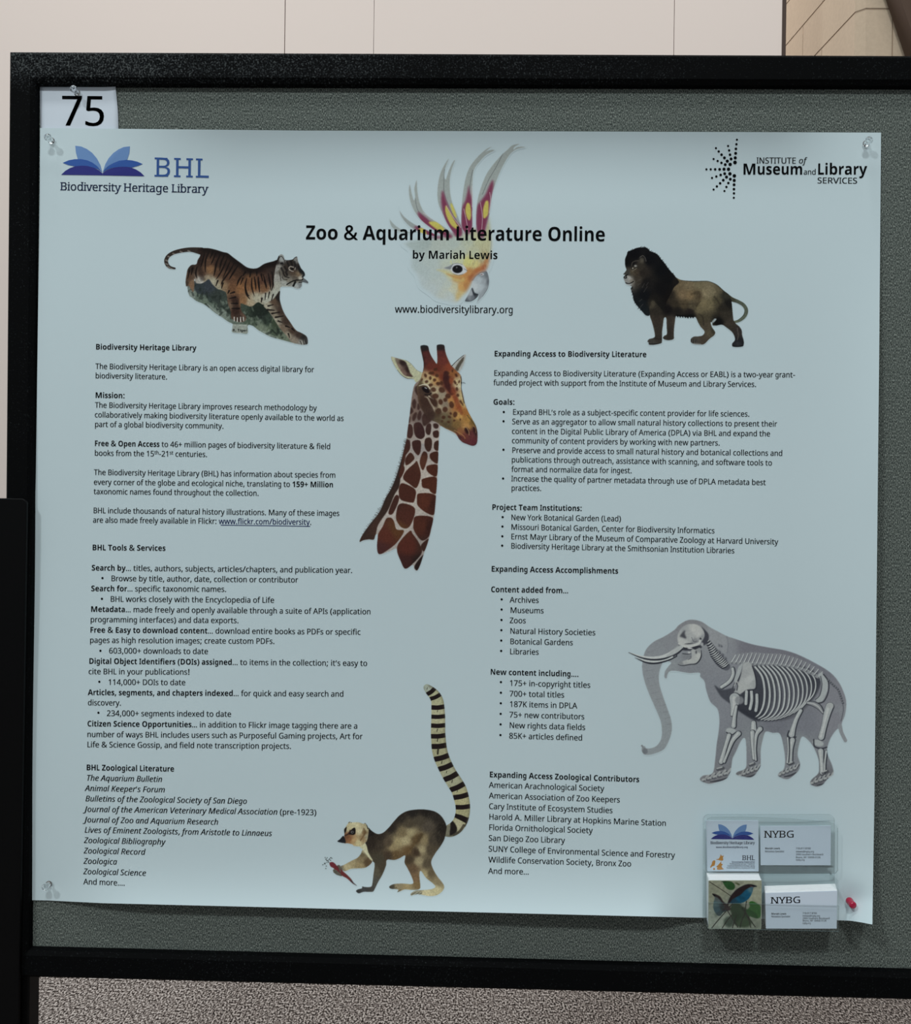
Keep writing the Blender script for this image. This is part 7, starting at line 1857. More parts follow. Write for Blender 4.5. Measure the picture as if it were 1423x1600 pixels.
def bone(P, w, dark=0.85, col=BN):
    W = [w] * len(P) if np.isscalar(w) else list(w)
    p.stroke([(x + 3, y + 1) for x, y in P], [q + 9 for q in W], BD, 0.7, dark)
    p.stroke(P, W, col, 0.6)
    p.stroke([(x - 2, y - 1) for x, y in P], [q * 0.35 for q in W], (178, 184, 182), 0.8, 0.6)


# rib cage
p.poly([(815, 338), (900, 322), (1050, 332), (1130, 350), (1195, 392), (1205, 440), (1172, 520), (1092, 612), (1000, 656), (880, 662), (800, 642), (716, 592), (700, 560), (760, 480), (825, 470)],
       p.field([(850, 500, (58, 62, 70)), (760, 600, (50, 54, 62)), (900, 400, (62, 66, 74)), (950, 600, (84, 88, 96)), (1050, 560, (90, 94, 101)), (1100, 450, (72, 76, 84)), (1000, 480, (86, 90, 98)), (1150, 420, (56, 60, 68)), (830, 640, (48, 52, 60))]), 1.0, atop=True)
for k in range(9):
    t = k / 8
    x = 905 + 220 * t
    p.stroke([(x - 10, 370 + 40 * t), (x + 12, 470), (x - 5, 590 - 40 * t)], 7, (112, 117, 122), 1.0, 0.5)
for P in ([(772, 488), (768, 560)], [(800, 488), (802, 540), (792, 590)], [(832, 508), (832, 560), (826, 600)]):
    bone(P, 17)
first = [(822, 345), (862, 400), (877, 480), (872, 560), (850, 615), (822, 640)]
last = [(1130, 362), (1168, 410), (1176, 460), (1160, 510), (1120, 555), (1080, 600)]
mid = [(955, 335), (1010, 395), (1035, 480), (1028, 570), (990, 625), (930, 655)]
for k in range(12):
    t = k / 11
    P = []
    for a_, m_, b_ in zip(first, mid, last):
        f1 = np.array(a_) * (1 - t) * (1 - 2 * t) + 4 * t * (1 - t) * np.array(m_) + np.array(b_) * t * (2 * t - 1)
        P.append(tuple(f1))
    w0 = 11.5 - 4.5 * t
    p.stroke([(x + 5, y) for x, y in P], w0 + 6, (56, 60, 68), 0.8, 0.8)
    p.stroke(P, [w0 * 0.9, w0, w0, w0, w0 * 0.8, w0 * 0.5], (160, 168, 168), 0.6)
# spine
spx = [680, 760, 850, 950, 1050, 1120, 1190]
spy = [318, 322, 328, 330, 345, 368, 402]
p.stroke(list(zip(spx, spy)), [16, 18, 18, 16, 16, 18, 20], (140, 147, 149), 1.0, 0.9)
for k in range(22):
    x = 682 + 24.2 * k
    y = np.interp(x, spx, spy)
    h = np.interp(k, [0, 4, 12, 22], [44, 62, 58, 26])
    p.stroke([(x - 10, y - 2), (x + 8, y - h * 0.55), (x + 16, y - h)], 13, (122, 128, 132), 0.8, 0.7)
    p.stroke([(x, y), (x + 14, y - h * 0.5), (x + 26, y - h)], [5, 4.5, 3.5], (172, 180, 180), 0.5, 0.95)
    p.stroke([(x + 8, y), (x + 22, y - h * 0.5)], 4, (76, 80, 88), 0.7, 0.6)
    p.oval(x + 5, y + 4, 7, 6, (58, 62, 70), 0.7, 0.6)
# neck vertebrae
p.zoom(1040, 960, 8.894)
nx = [590, 630, 660, 690, 725, 760, 800, 840]
ny = [385, 450, 505, 560, 605, 650, 690, 725]
p.stroke(list(zip(nx, ny)), [70, 90, 110, 130, 150, 150, 140, 110], (74, 78, 86), 1.2, 0.85)
for k in range(15):
    t = k / 14 * 7
    x, y = np.interp(t, range(8), nx), np.interp(t, range(8), ny)
    w = np.interp(t, [0, 3, 7], [30, 62, 60])
    p.stroke([(x - w, y + w * 0.45), (x - w * 0.2, y + w * 0.1), (x + w * 0.5, y - w * 0.5)], [16, 22, 14], (40, 44, 52), 0.5, 0.9)
    p.stroke([(x - w * 0.9, y + w * 0.45 - 16), (x - w * 0.2, y + w * 0.1 - 16), (x + w * 0.5, y - w * 0.55 - 14)], [9, 17, 9], (164, 171, 171), 0.5, 0.95)
for x, y in ((700, 500), (745, 520), (790, 560), (830, 610), (740, 430), (770, 440)):
    p.oval(x, y, 22, 12, (54, 58, 66), 0.8, 0.8, 40)
    p.oval(x - 12, y - 4, 14, 6, (150, 157, 158), 0.6, 0.8, 40)
# skull, jaw, tusks
p.poly([(490, 175), (540, 210), (590, 270), (598, 330), (575, 390), (545, 425), (505, 425), (500, 380), (535, 310), (530, 250)], (60, 63, 71), 0.6, atop=True)
p.poly([(180, 420), (260, 460), (400, 440), (500, 440), (470, 480), (350, 500), (250, 500), (200, 480)], (46, 49, 57), 0.7, atop=True)
p.poly([(175, 255), (205, 205), (245, 165), (300, 140), (380, 132), (450, 150), (505, 195), (535, 260), (530, 320), (495, 375), (440, 420), (360, 450), (270, 455), (205, 435), (170, 385), (160, 320)],
       p.field([(380, 200, (168, 173, 170)), (450, 280, (166, 171, 169)), (300, 220, (150, 156, 156)), (250, 200, (140, 147, 149)), (220, 380, (164, 170, 168)), (350, 330, (154, 160, 159)), (400, 370, (120, 125, 128)), (300, 300, (148, 154, 154)), (500, 330, (134, 140, 142)), (270, 420, (160, 166, 165))]), 0.5, atop=True)
p.poly([(225, 260), (255, 225), (270, 230), (262, 270), (285, 320), (270, 335), (230, 320), (195, 305)], (56, 59, 66), 1.0, 0.9, atop=True)
p.stroke([(265, 410), (320, 408), (375, 400)], [6, 16, 6], (50, 53, 60), 0.8, 0.85)
p.stroke([(360, 320), (375, 360), (400, 382), (430, 370)], 9, (70, 74, 80), 1.0, 0.7)
p.stroke([(180, 405), (240, 440), (310, 450), (390, 430), (460, 400), (480, 350), (500, 330)], [20, 30, 32, 36, 34, 22, 16], (172, 178, 175), 0.6, 0.95)
p.stroke([(180, 425), (250, 460), (320, 466), (400, 450), (490, 430)], 7, (34, 36, 44), 0.7, 0.85)
p.oval(484, 338, 14, 14, (36, 38, 46), 0.6)
p.oval(505, 415, 18, 26, (150, 156, 157), 0.6, 0.9)
p.oval(335, 470, 36, 10, (184, 190, 190), 0.5)
p.poly([(352, 505), (375, 480), (410, 490), (470, 462), (488, 500), (492, 560), (475, 620), (440, 665), (390, 688), (320, 685), (230, 705), (175, 688), (200, 668), (260, 640), (345, 608), (362, 560)],
       p.field([(440, 560, (164, 170, 167)), (400, 540, (150, 156, 155)), (320, 660, (158, 164, 162)), (220, 690, (120, 126, 129)), (470, 500, (130, 136, 138)), (260, 670, (150, 156, 156))]), 0.5, atop=True)
p.stroke([(492, 500), (494, 570), (470, 635), (420, 685), (340, 695), (230, 712), (170, 695)], [8, 16, 18, 16, 12, 10, 6], (40, 43, 51), 0.7, 0.9)
p.oval(422, 525, 10, 24, (48, 50, 58), 0.7, 0.9)
p.poly([(235, 540), (300, 545), (345, 540), (350, 600), (290, 620), (230, 600)], (112, 118, 122), 1.2, 0.7, atop=True)
p.stroke([(235, 545), (300, 552), (345, 545)], 12, (48, 51, 58), 0.8, 0.85)
p.oval(325, 530, 20, 14, (170, 176, 176), 0.6)
p.stroke([(345, 580), (348, 608), (310, 630)], 8, (60, 63, 70), 0.9, 0.7)
p.zoom(960, 950, 3.745)
p.stroke([(118, 290), (180, 316), (240, 321), (310, 304), (360, 280)], [2, 12, 16, 16, 14], (40, 44, 52), 0.5, atop=False)
p.stroke([(122, 286), (180, 308), (240, 312), (310, 296), (355, 276)], [2, 10, 14, 14, 12], (166, 174, 174), 0.5, 1, atop=False)
p.stroke([(82, 260), (150, 287), (220, 299), (290, 292), (350, 264), (392, 238)], [3, 12, 17, 19, 18, 12], (42, 46, 54), 0.5, atop=False)
p.stroke([(84, 258), (150, 281), (220, 291), (290, 282), (350, 254), (390, 228)], [2, 8, 13, 18, 26, 20], (172, 180, 179), 0.5, 1, atop=False)
p.poly([(300, 285), (330, 255), (380, 215), (400, 235), (375, 255), (340, 275)], (150, 158, 158), 0.8, 0.8, atop=True)
p.stroke([(345, 282), (375, 262), (398, 240)], 9, (38, 41, 49), 0.7, 0.85)
# shoulder
p.poly([(583, 452), (612, 470), (640, 478), (700, 470), (735, 510), (720, 560), (680, 560), (655, 545), (620, 515)], (62, 66, 74), 0.8, 0.95, atop=True)
bone([(690, 355), (692, 390), (670, 430), (625, 462)], [16, 18, 20, 18])
p.poly([(710, 440), (700, 425), (708, 390), (725, 345), (745, 325), (750, 335), (738, 375), (722, 420)], BN, 0.5, atop=True)
p.stroke([(752, 335), (742, 380), (715, 440)], 8, (44, 47, 55), 0.8, 0.85)
p.poly([(752, 325), (785, 318), (802, 335), (815, 375), (825, 425), (820, 468), (790, 474), (765, 482), (740, 500), (712, 510), (690, 515), (705, 480), (722, 450), (735, 410), (745, 360)],
       p.field([(780, 350, (150, 157, 157)), (790, 420, (162, 169, 168)), (740, 470, (156, 163, 162)), (700, 505, (140, 147, 148)), (760, 380, (144, 150, 151)), (815, 440, (146, 153, 153))]), 0.5, atop=True)
p.stroke([(806, 340), (822, 390), (830, 440), (824, 474), (780, 482)], 7, (42, 45, 53), 0.8, 0.85)
p.stroke([(690, 470), (705, 440), (720, 450), (715, 480)], 8, (60, 64, 72), 0.8, 0.8)
p.stroke([(700, 455), (715, 430), (727, 455)], 7, (158, 165, 164), 0.6, 0.8)
# limbs
bone([(702, 528), (700, 570), (685, 625)], [60, 44, 14])
p.oval(730, 540, 26, 24, (120, 126, 130), 0.8, 0.85)
bone([(712, 575), (700, 640), (695, 690)], [14, 20, 26])
p.oval(682, 722, 32, 20, BN, 0.6, 1, 15)
p.stroke([(655, 728), (685, 742), (712, 725)], 7, BD, 0.6, 0.85)
bone([(668, 745), (645, 820), (622, 900)], [24, 20, 26])
bone([(724, 735), (690, 775), (660, 850), (640, 900)], [28, 22, 14, 14])
bone([(812, 672), (812, 712)], [26, 34])
bone([(805, 728), (806, 800), (815, 880)], [26, 16, 18])
bone([(850, 708), (828, 745), (822, 820), (826, 890)], [28, 18, 10, 10])
p.poly([(1190, 390), (1215, 380), (1245, 420), (1248, 470), (1235, 510), (1215, 545), (1185, 552), (1178, 530), (1205, 500), (1210, 450), (1200, 410)], BN, 0.5, atop=True)
p.stroke([(1222, 388), (1250, 430), (1250, 490), (1225, 545), (1190, 558)], 8, (46, 49, 57), 0.8, 0.85)
p.stroke([(1205, 400), (1213, 450), (1200, 510), (1175, 535)], 6, (60, 64, 71), 0.8, 0.8)
bone([(1130, 555), (1165, 562), (1195, 580), (1218, 612)], [14, 24, 24, 10], 0.85, (120, 126, 130))
bone([(1258, 575), (1242, 620), (1225, 690), (1208, 755)], [42, 38, 30, 34])
p.oval(1262, 570, 20, 18, (150, 157, 157), 0.7, 0.9)
p.oval(1190, 790, 34, 18, BN, 0.6, 1, 15)
p.stroke([(1165, 770), (1170, 810), (1210, 822), (1240, 815)], 9, BD, 0.7, 0.8)
bone([(1205, 838), (1210, 900), (1215, 960)], [32, 22, 30])
bone([(1238, 838), (1230, 900), (1228, 955)], [10, 9, 10])
bone([(1088, 600), (1062, 650), (1045, 700), (1035, 740)], [20, 22, 26, 34])
p.stroke([(1020, 720), (1012, 750), (1040, 768), (1060, 755)], 9, BD, 0.7, 0.8)
bone([(1040, 772), (1030, 830), (1025, 900)], [28, 22, 26])
bone([(1012, 760), (1016, 830), (1010, 905)], [9, 8, 10])
# feet
for cx_, cy_, sx_ in ((585, 985, 1.25), (780, 960, 0.9), (1010, 955, 0.85), (1205, 1005, 1.0)):
    for k in range(5):
        x = cx_ - 52 * sx_ + 26 * sx_ * k
        y = cy_ + 22 - 9 * k
        p.oval(x, y, 15 * sx_, 11, (60, 64, 71), 0.8, 0.8, -30)
        p.oval(x - 2, y - 3, 10 * sx_, 7, (158, 165, 164), 0.6, 0.9, -30)
        p.stroke([(x + 8 * sx_, y - 4), (x + 24 * sx_, y - 30)], [11 * sx_, 9 * sx_], (150, 157, 157), 0.6, 0.85)
        p.stroke([(x + 15 * sx_, y - 2), (x + 32 * sx_, y - 26)], 5, (44, 47, 55), 0.6, 0.8)
    p.stroke([(cx_ - 20 * sx_, cy_ + 32), (cx_ + 25 * sx_, cy_ + 24), (cx_ + 60 * sx_, cy_ + 8)], [6, 12, 6], (50, 53, 60), 0.8, 0.8)
    p.stroke([(cx_ + 15 * sx_, cy_ - 40), (cx_ + 40 * sx_, cy_ - 48)], 18, (62, 66, 72), 0.9, 0.75)
    p.stroke([(cx_ + 12 * sx_, cy_ - 46), (cx_ + 34 * sx_, cy_ - 54)], 8, (156, 163, 162), 0.6, 0.85)
# tail bones
for k in range(12):
    t = k / 11
    x = np.interp(t, [0, .5, 1], [1252, 1310, 1335])
    y = np.interp(t, [0, .5, 1], [425, 480, 555])
    p.oval(x, y, 8, 6, (48, 52, 60), 0.6, 0.85, 45)
    p.oval(x - 2, y - 3, 4, 3, (150, 157, 158), 0.5, 0.8)
p.stroke([(1335, 560), (1338, 600), (1325, 660)], 4, (66, 70, 78), 0.6, 0.8)
p.poly([(720, 590), (770, 600), (830, 640), (850, 664), (800, 650), (745, 615)], (46, 50, 58), 1.0, 0.85, atop=True)
p.grain(0.015, 0.6)
p.tone(0.9, 0.93)
p.build('elephant_picture', PI, poster, M_print, PAPER)

# ---- ring-tailed lemur holding a carrot
p = Picture(498, 1064, 744, 1406, LO, 0.55, 15).zoom(640, 1060, 6.4)
cl_ = [(172, 92), (205, 125), (245, 165), (275, 225), (282, 300), (285, 380), (284, 470), (284, 560), (290, 640), (297, 710), (318, 790), (352, 870), (395, 955), (445, 1035), (490, 1110), (515, 1190), (530, 1270), (528, 1350), (505, 1430), (460, 1490), (410, 1520), (365, 1530)]
wd_ = [70, 96, 110, 122, 132, 138, 142, 145, 148, 152, 152, 150, 152, 156, 154, 152, 146, 142, 140, 138, 130, 104]
p.stroke(cl_, wd_, p.field([(160, 100, (148, 160, 146)), (240, 190, (160, 164, 128)), (280, 420, (166, 168, 134)), (290, 600, (152, 154, 120)), (300, 720, (150, 152, 118)), (420, 1030, (150, 154, 126)), (520, 1230, (162, 160, 118)), (540, 1340, (150, 150, 112)), (480, 1470, (160, 160, 124)), (400, 1520, (110, 110, 92))]), 0.6, atop=False)
clip = p.a.copy()
P_ = spline(cl_, False, 6)
W_ = np.interp(np.linspace(0, 1, len(P_)), np.linspace(0, 1, len(wd_)), wd_)
for cx_, cy_, th in ((208, 133, 42), (248, 193, 40), (278, 283, 46), (285, 377, 42), (285, 472, 44), (284, 570, 46), (291, 674, 52), (312, 785, 52), (352, 893, 52), (404, 993, 54), (472, 1085, 52), (512, 1183, 50), (530, 1287, 46)):
    i = int(np.argmin(np.hypot(P_[:, 0] - cx_, P_[:, 1] - cy_)))
    i = min(max(i, 1), len(P_) - 2)
    d_ = P_[i + 1] - P_[i - 1]
    d_ /= np.linalg.norm(d_)
    n_ = np.array([-d_[1], d_[0]])
    if n_[0] < 0:
        n_ = -n_
    n_ = n_ * 0.75 + np.array([1.0, -0.12]) * 0.25
    h_ = W_[i] / 2 - th / 2 + 14
    c_ = P_[i]
    p.stroke([c_ - n_ * h_, c_ + d_ * 5, c_ + n_ * h_], th, (30, 24, 24), 0.6)
p.stroke([(455, 1372), (510, 1392), (580, 1425)], [40, 52, 60], (28, 23, 23), 0.6)
p.poly([(410, 1425), (445, 1440), (470, 1480), (470, 1530), (440, 1560), (400, 1570), (405, 1500)], (32, 28, 26), 0.6, atop=True)
p.poly([(445, 1425), (475, 1412), (540, 1460), (520, 1490), (490, 1515), (470, 1480)], (164, 162, 130), 0.6, atop=True)
for P in ([(540, 1470), (500, 1530), (440, 1565)], [(590, 1400), (560, 1480)]):
    p.stroke(P, 26, (52, 48, 40), 1.2, 0.8)
for x, y, h_ in ((277, 328, 8), (274, 520, 12), (278, 615, 14), (282, 728, 26), (320, 840, 12), (368, 936, 10), (424, 1030, 12), (475, 1130, 8), (174, 102, 8)):
    p.stroke([(x + 3, y - h_), (x - 3, y + h_)], h_ * 0.7, (44, 42, 34), 0.5, 0.9)
for i in range(0, len(P_) - 1, 2):
    d_ = P_[i + 1] - P_[i]
    n_ = np.array([-d_[1], d_[0]]) / (np.linalg.norm(d_) + 1e-9)
    e_ = P_[i] - n_ * W_[i] * 0.47
    p.oval(e_[0], e_[1], 14, 16, (74, 72, 56), 1.2, 0.35)
p.zoom(490, 1240, 5.473)
body_f = p.field([(850, 160, (36, 33, 30)), (960, 150, (34, 31, 28)), (740, 200, (42, 38, 33)), (660, 290, (44, 39, 34)), (560, 360, (46, 40, 34)), (480, 320, (30, 27, 25)), (1060, 190, (40, 37, 33)), (1110, 300, (36, 33, 29)), (900, 230, (70, 64, 52)), (820, 260, (70, 63, 50)), (980, 280, (74, 68, 58)),
                  (760, 340, (112, 100, 72)), (830, 330, (150, 140, 104)), (720, 420, (150, 138, 100)), (780, 400, (164, 154, 116)), (680, 460, (140, 126, 90)), (640, 420, (76, 66, 52)), (560, 440, (58, 51, 42)), (500, 420, (44, 38, 32)), (700, 520, (92, 74, 48)), (800, 490, (100, 80, 52)), (880, 390, (88, 72, 48)), (640, 530, (64, 54, 42)),
                  (560, 560, (64, 60, 48)), (540, 660, (78, 74, 60)), (580, 640, (66, 60, 48)), (530, 760, (70, 70, 62)), (500, 820, (62, 62, 58)), (420, 820, (58, 60, 60)), (370, 835, (46, 50, 52)), (940, 400, (128, 116, 84)), (920, 480, (148, 138, 104)), (900, 580, (142, 132, 100)), (1020, 400, (64, 58, 48)), (1080, 380, (46, 42, 36)),
                  (1000, 480, (74, 66, 52)), (970, 600, (78, 70, 54)), (1000, 680, (92, 82, 60)), (1060, 750, (120, 110, 82)), (1040, 820, (168, 162, 124)), (970, 850, (178, 172, 134)), (880, 850, (130, 130, 110)), (820, 560, (66, 56, 42)), (850, 640, (92, 74, 54)), (870, 720, (110, 88, 62)), (890, 790, (110, 92, 60)), (800, 800, (140, 126, 90)),
                  (720, 795, (130, 120, 92)), (660, 795, (70, 66, 56)), (950, 690, (150, 140, 104)), (880, 500, (60, 48, 36))])
p.poly([(455, 300), (468, 290), (500, 320), (545, 344), (592, 334), (640, 291), (690, 231), (740, 180), (800, 148), (880, 135), (950, 135), (1030, 150), (1085, 185), (1120, 235), (1136, 282), (1130, 332), (1118, 390), (1085, 450), (1040, 512), (1006, 580), (1020, 640), (1060, 710), (1100, 760), (1117, 797), (1100, 836),
        (1052, 870), (990, 878), (932, 868), (882, 861), (834, 873), (829, 854), (868, 830), (930, 824), (1000, 817), (1038, 800), (1020, 770), (960, 722), (916, 662), (905, 702), (913, 790), (903, 818), (860, 826), (780, 821), (742, 836), (714, 843), (720, 821), (660, 815), (645, 795), (680, 774), (750, 768), (830, 773), (851, 760), (836, 710),
        (802, 640), (776, 590), (781, 530), (740, 551), (690, 569), (628, 567), (620, 612), (590, 690), (550, 760), (520, 822), (500, 841), (430, 841), (385, 854), (361, 835), (375, 819), (411, 809), (414, 793), (440, 798), (488, 796), (500, 770), (510, 690), (520, 602), (498, 574), (470, 520), (440, 440)], body_f, 0.4)
arm_f = p.field([(420, 520, (96, 86, 62)), (460, 590, (84, 68, 48)), (400, 560, (120, 108, 78)), (330, 590, (150, 138, 102)), (400, 620, (140, 126, 90)), (280, 630, (164, 156, 120)), (240, 640, (120, 112, 90)), (430, 500, (150, 146, 116))])
p.poly([(420, 480), (460, 520), (500, 572), (485, 605), (440, 635), (380, 640), (320, 645), (270, 665), (248, 655), (228, 625), (260, 608), (320, 575), (372, 549), (400, 518)], arm_f, 0.4)
p.poly([(390, 450), (430, 420), (452, 445), (468, 505), (505, 572), (480, 560), (445, 515), (420, 480)], (188, 188, 152), 0.5)
p.poly([(258, 420), (262, 340), (258, 305), (272, 287), (290, 258), (303, 240), (322, 246), (380, 244), (424, 257), (440, 253), (464, 285), (469, 330), (456, 400), (428, 432), (392, 452), (345, 448), (330, 436), (290, 426)],
       p.field([(350, 270, (184, 180, 142)), (300, 290, (176, 170, 132)), (400, 320, (190, 184, 146)), (380, 420, (178, 170, 128)), (310, 390, (126, 88, 58)), (290, 370, (110, 74, 50)), (340, 400, (168, 140, 96)), (430, 330, (110, 88, 58)), (450, 300, (166, 160, 124)), (455, 370, (150, 144, 116)), (420, 380, (140, 118, 82))]), 0.4)
p.poly([(201, 409), (225, 388), (252, 360), (268, 385), (272, 422), (235, 421)], (30, 32, 36), 0.4)
p.poly([(298, 345), (318, 312), (352, 290), (358, 335), (345, 352), (320, 352)], (24, 20, 20), 0.4, atop=True)
p.poly([(258, 342), (262, 305), (282, 284), (276, 325)], (24, 20, 20), 0.4, atop=True)
p.oval(330, 330, 12, 12, (104, 104, 104), 0.5)
p.oval(332, 331, 6, 7, (22, 20, 20), 0.4)
p.stroke([(268, 360), (295, 345), (312, 315)], 12, (52, 36, 30), 0.8, 0.8)
p.stroke([(300, 250), (312, 240), (322, 248)], 7, (60, 56, 44), 0.5, 0.9)
p.stroke([(436, 252), (452, 262), (462, 300)], 8, (30, 28, 26), 0.5, 0.9)
p.stroke([(428, 300), (442, 330), (420, 370), (400, 400)], 12, (92, 70, 46), 1.4, 0.6)
# hand, carrot, leaves
p.poly([(165, 655), (205, 612), (232, 622), (250, 655), (245, 705), (215, 702), (180, 685)], (84, 82, 72), 0.5)
p.poly([(134, 592), (160, 584), (185, 600), (212, 632), (262, 672), (315, 722), (345, 765), (370, 788), (335, 772), (285, 728), (245, 705), (215, 672), (170, 640), (142, 622)], p.field([(160, 605, (104, 42, 50)), (200, 640, (98, 40, 44)), (260, 690, (96, 42, 42)), (330, 760, (62, 42, 44)), (300, 720, (100, 46, 44))]), 0.4)
p.stroke([(345, 765), (370, 788)], 6, (40, 38, 40), 0.5)
for P in ([(160, 652), (200, 665)], [(172, 672), (212, 680)], [(195, 690), (232, 695)], [(205, 610), (240, 615)], [(218, 640), (228, 670)]):
    p.stroke(P, 11, (66, 64, 58), 0.6, 0.9)
    p.stroke([(P[0][0], P[0][1] - 5), (P[1][0], P[1][1] - 5)], 4, (120, 118, 100), 0.6, 0.7)
p.stroke([(135, 592), (118, 578), (100, 560)], 4, (44, 50, 46), 0.4, 1, atop=False)
p.stroke([(130, 588), (128, 565), (150, 545)], 3.5, (44, 50, 46), 0.4, 1, atop=False)
p.stroke([(128, 588), (108, 590), (85, 605)], 3.5, (44, 50, 46), 0.4, 1, atop=False)
for x, y in ((100, 545), (108, 560), (118, 548), (136, 560), (148, 547), (142, 570), (92, 596), (80, 608), (100, 604), (108, 622), (104, 638), (122, 570), (152, 556), (112, 572)):
    p.oval(x + rng.uniform(-3, 3), y + rng.uniform(-3, 3), 6, 5, (36, 44, 42), 0.4, 0.95, 40, False)
for P in ([(840, 862), (870, 845)], [(865, 868), (900, 848)], [(895, 866), (925, 850)], [(648, 800), (690, 795)], [(665, 812), (710, 806)], [(720, 838), (745, 822)], [(375, 845), (410, 828)], [(368, 832), (405, 820)]):
    p.stroke(P, 5, (48, 46, 40), 0.5, 0.8)
p.stroke([(920, 350), (880, 400), (820, 480), (770, 520)], 26, (84, 66, 40), 2.2, 0.5)
p.poly([(905, 355), (925, 340), (938, 350), (915, 395), (880, 420)], (66, 54, 36), 1.2, 0.7, atop=True)
for _ in range(520):
    x, y = rng.uniform(470, 1120), rng.uniform(150, 560)
    p.stroke([(x, y), (x + rng.uniform(-16, 4), y + rng.uniform(8, 22))], 3, (34, 30, 26) if rng.random() < 0.6 else (150, 142, 112), 0.5, 0.16)
p.grain(0.035, 0.6)
p.tone(0.9, 0.9)
p.build('lemur_picture', PI, poster, M_print, PAPER)

# ---- cockatoo head with raised crest
p = Picture(604, 222, 824, 478, UP, 0.55, 16).zoom(630, 330, 8.894)
hf = p.field([(150, 700, (156, 171, 173)), (150, 480, (150, 165, 164)), (300, 420, (146, 160, 158)), (480, 480, (158, 168, 160)), (300, 850, (158, 172, 173)), (250, 960, (162, 175, 178)), (400, 1080, (164, 176, 178)), (400, 700, (160, 173, 171)), (500, 1000, (164, 175, 173)), (560, 940, (163, 174, 170)), (620, 1020, (168, 177, 168)), (450, 880, (160, 173, 172)), (800, 560, (164, 172, 156)), (560, 600, (162, 174, 168)), (640, 1150, (168, 178, 174)), (650, 1200, (168, 178, 177)), (700, 450, (157, 169, 162)), (900, 400, (162, 170, 150)), (1050, 380, (170, 170, 128)),
              (1180, 300, (160, 160, 120)), (1200, 500, (170, 166, 124)), (1000, 600, (168, 172, 142)), (1100, 650, (160, 150, 108)), (1170, 700, (176, 112, 62)), (1140, 800, (166, 84, 44)), (1040, 830, (172, 92, 44)), (900, 700, (186, 180, 100)), (780, 680, (172, 178, 148)), (640, 700, (168, 177, 162)), (900, 860, (184, 118, 54)),
              (950, 920, (162, 86, 42)), (840, 940, (192, 124, 56)), (740, 920, (186, 136, 70)), (640, 900, (174, 176, 152)), (800, 1050, (194, 140, 68)), (880, 1040, (176, 112, 54)), (720, 1050, (182, 176, 142)), (790, 1170, (188, 160, 96)), (680, 1100, (180, 180, 156)), (1000, 740, (190, 176, 104))])
p.poly([(0, 450), (130, 400), (300, 372), (480, 345), (620, 300), (760, 290), (880, 285), (960, 232), (1010, 225), (1060, 280), (1110, 270), (1150, 100), (1190, 60), (1215, 200), (1228, 330), (1238, 450), (1228, 580), (1200, 720), (1152, 826), (1060, 870), (980, 950), (930, 1050), (880, 1130), (810, 1195), (780, 1240), (720, 1275),
        (600, 1245), (470, 1212), (370, 1132), (290, 1080), (240, 1030), (215, 950), (190, 880), (120, 800), (104, 720), (108, 640), (120, 560), (60, 500)], hf, 2.6)
p.stroke([(470, 815), (560, 835), (640, 880), (740, 930), (820, 950)], [8, 40, 60, 70, 60], (190, 172, 92), 4.0, 0.6)
p.stroke([(600, 868), (690, 905), (800, 930)], [6, 34, 44], (184, 112, 52), 3.0, 0.6)
for _ in range(150):
    x, y = rng.uniform(850, 1200), rng.uniform(320, 780)
    p.stroke([(x, y), (x + rng.uniform(-14, 14), y + rng.uniform(18, 46))], rng.uniform(4, 8), (196, 196, 160) if rng.random() < 0.55 else (130, 124, 84), 0.7, 0.35)
for _ in range(60):
    x, y = rng.uniform(640, 960), rng.uniform(660, 760)
    p.stroke([(x, y), (x + rng.uniform(-20, 20), y + rng.uniform(10, 30))], 6, (196, 190, 90), 0.8, 0.35)
p.stroke([(1210, 330), (1222, 450), (1205, 600), (1190, 700)], 10, (120, 124, 120), 1.0, 0.6)
p.poly([(1010, 900), (1060, 860), (1150, 832), (1180, 890), (1192, 980), (1172, 1080), (1120, 1165), (1060, 1235), (1024, 1264), (1042, 1190), (1046, 1150), (990, 1130), (955, 1062), (965, 960)],
       p.field([(1060, 950, (156, 166, 174)), (1100, 880, (120, 128, 136)), (1160, 880, (96, 102, 110)), (1180, 980, (90, 96, 104)), (1080, 1050, (158, 168, 176)), (1150, 1100, (130, 138, 146)), (1050, 1220, (132, 140, 148)), (990, 1050, (170, 178, 184)), (1130, 980, (140, 148, 156))]), 0.5)
p.poly([(955, 1062), (990, 1130), (1046, 1152), (1030, 1190), (985, 1230), (930, 1255), (870, 1256), (855, 1240), (900, 1160)],
       p.field([(930, 1150, (150, 156, 164)), (960, 1200, (98, 104, 114)), (880, 1235, (84, 90, 98)), (1010, 1180, (66, 70, 78)), (920, 1200, (120, 126, 134))]), 0.5)
p.stroke([(862, 1250), (930, 1252), (985, 1226), (1030, 1185)], 9, (42, 46, 52), 0.6)
p.poly([(948, 1066), (965, 1075), (985, 1122), (1010, 1140), (1042, 1150), (1030, 1170), (985, 1172), (968, 1150)], (44, 48, 56), 0.5, atop=True)
p.stroke([(1150, 832), (1182, 900), (1190, 990), (1165, 1085), (1100, 1185)], 8, (84, 90, 98), 0.7, 0.8)
p.stroke([(1062, 872), (1100, 865), (1112, 882), (1080, 890)], 9, (190, 190, 196), 0.6, 0.9)
p.oval(1090, 880, 8, 6, (120, 60, 50), 0.5)
p.stroke([(960, 960), (1010, 895), (1080, 850), (1150, 826)], 18, (126, 66, 38), 1.2, 0.7)
p.poly([(565, 790), (620, 765), (690, 735), (760, 722), (830, 745), (885, 826), (840, 870), (760, 885), (690, 862), (650, 812)], (180, 182, 188), 0.7, atop=True)
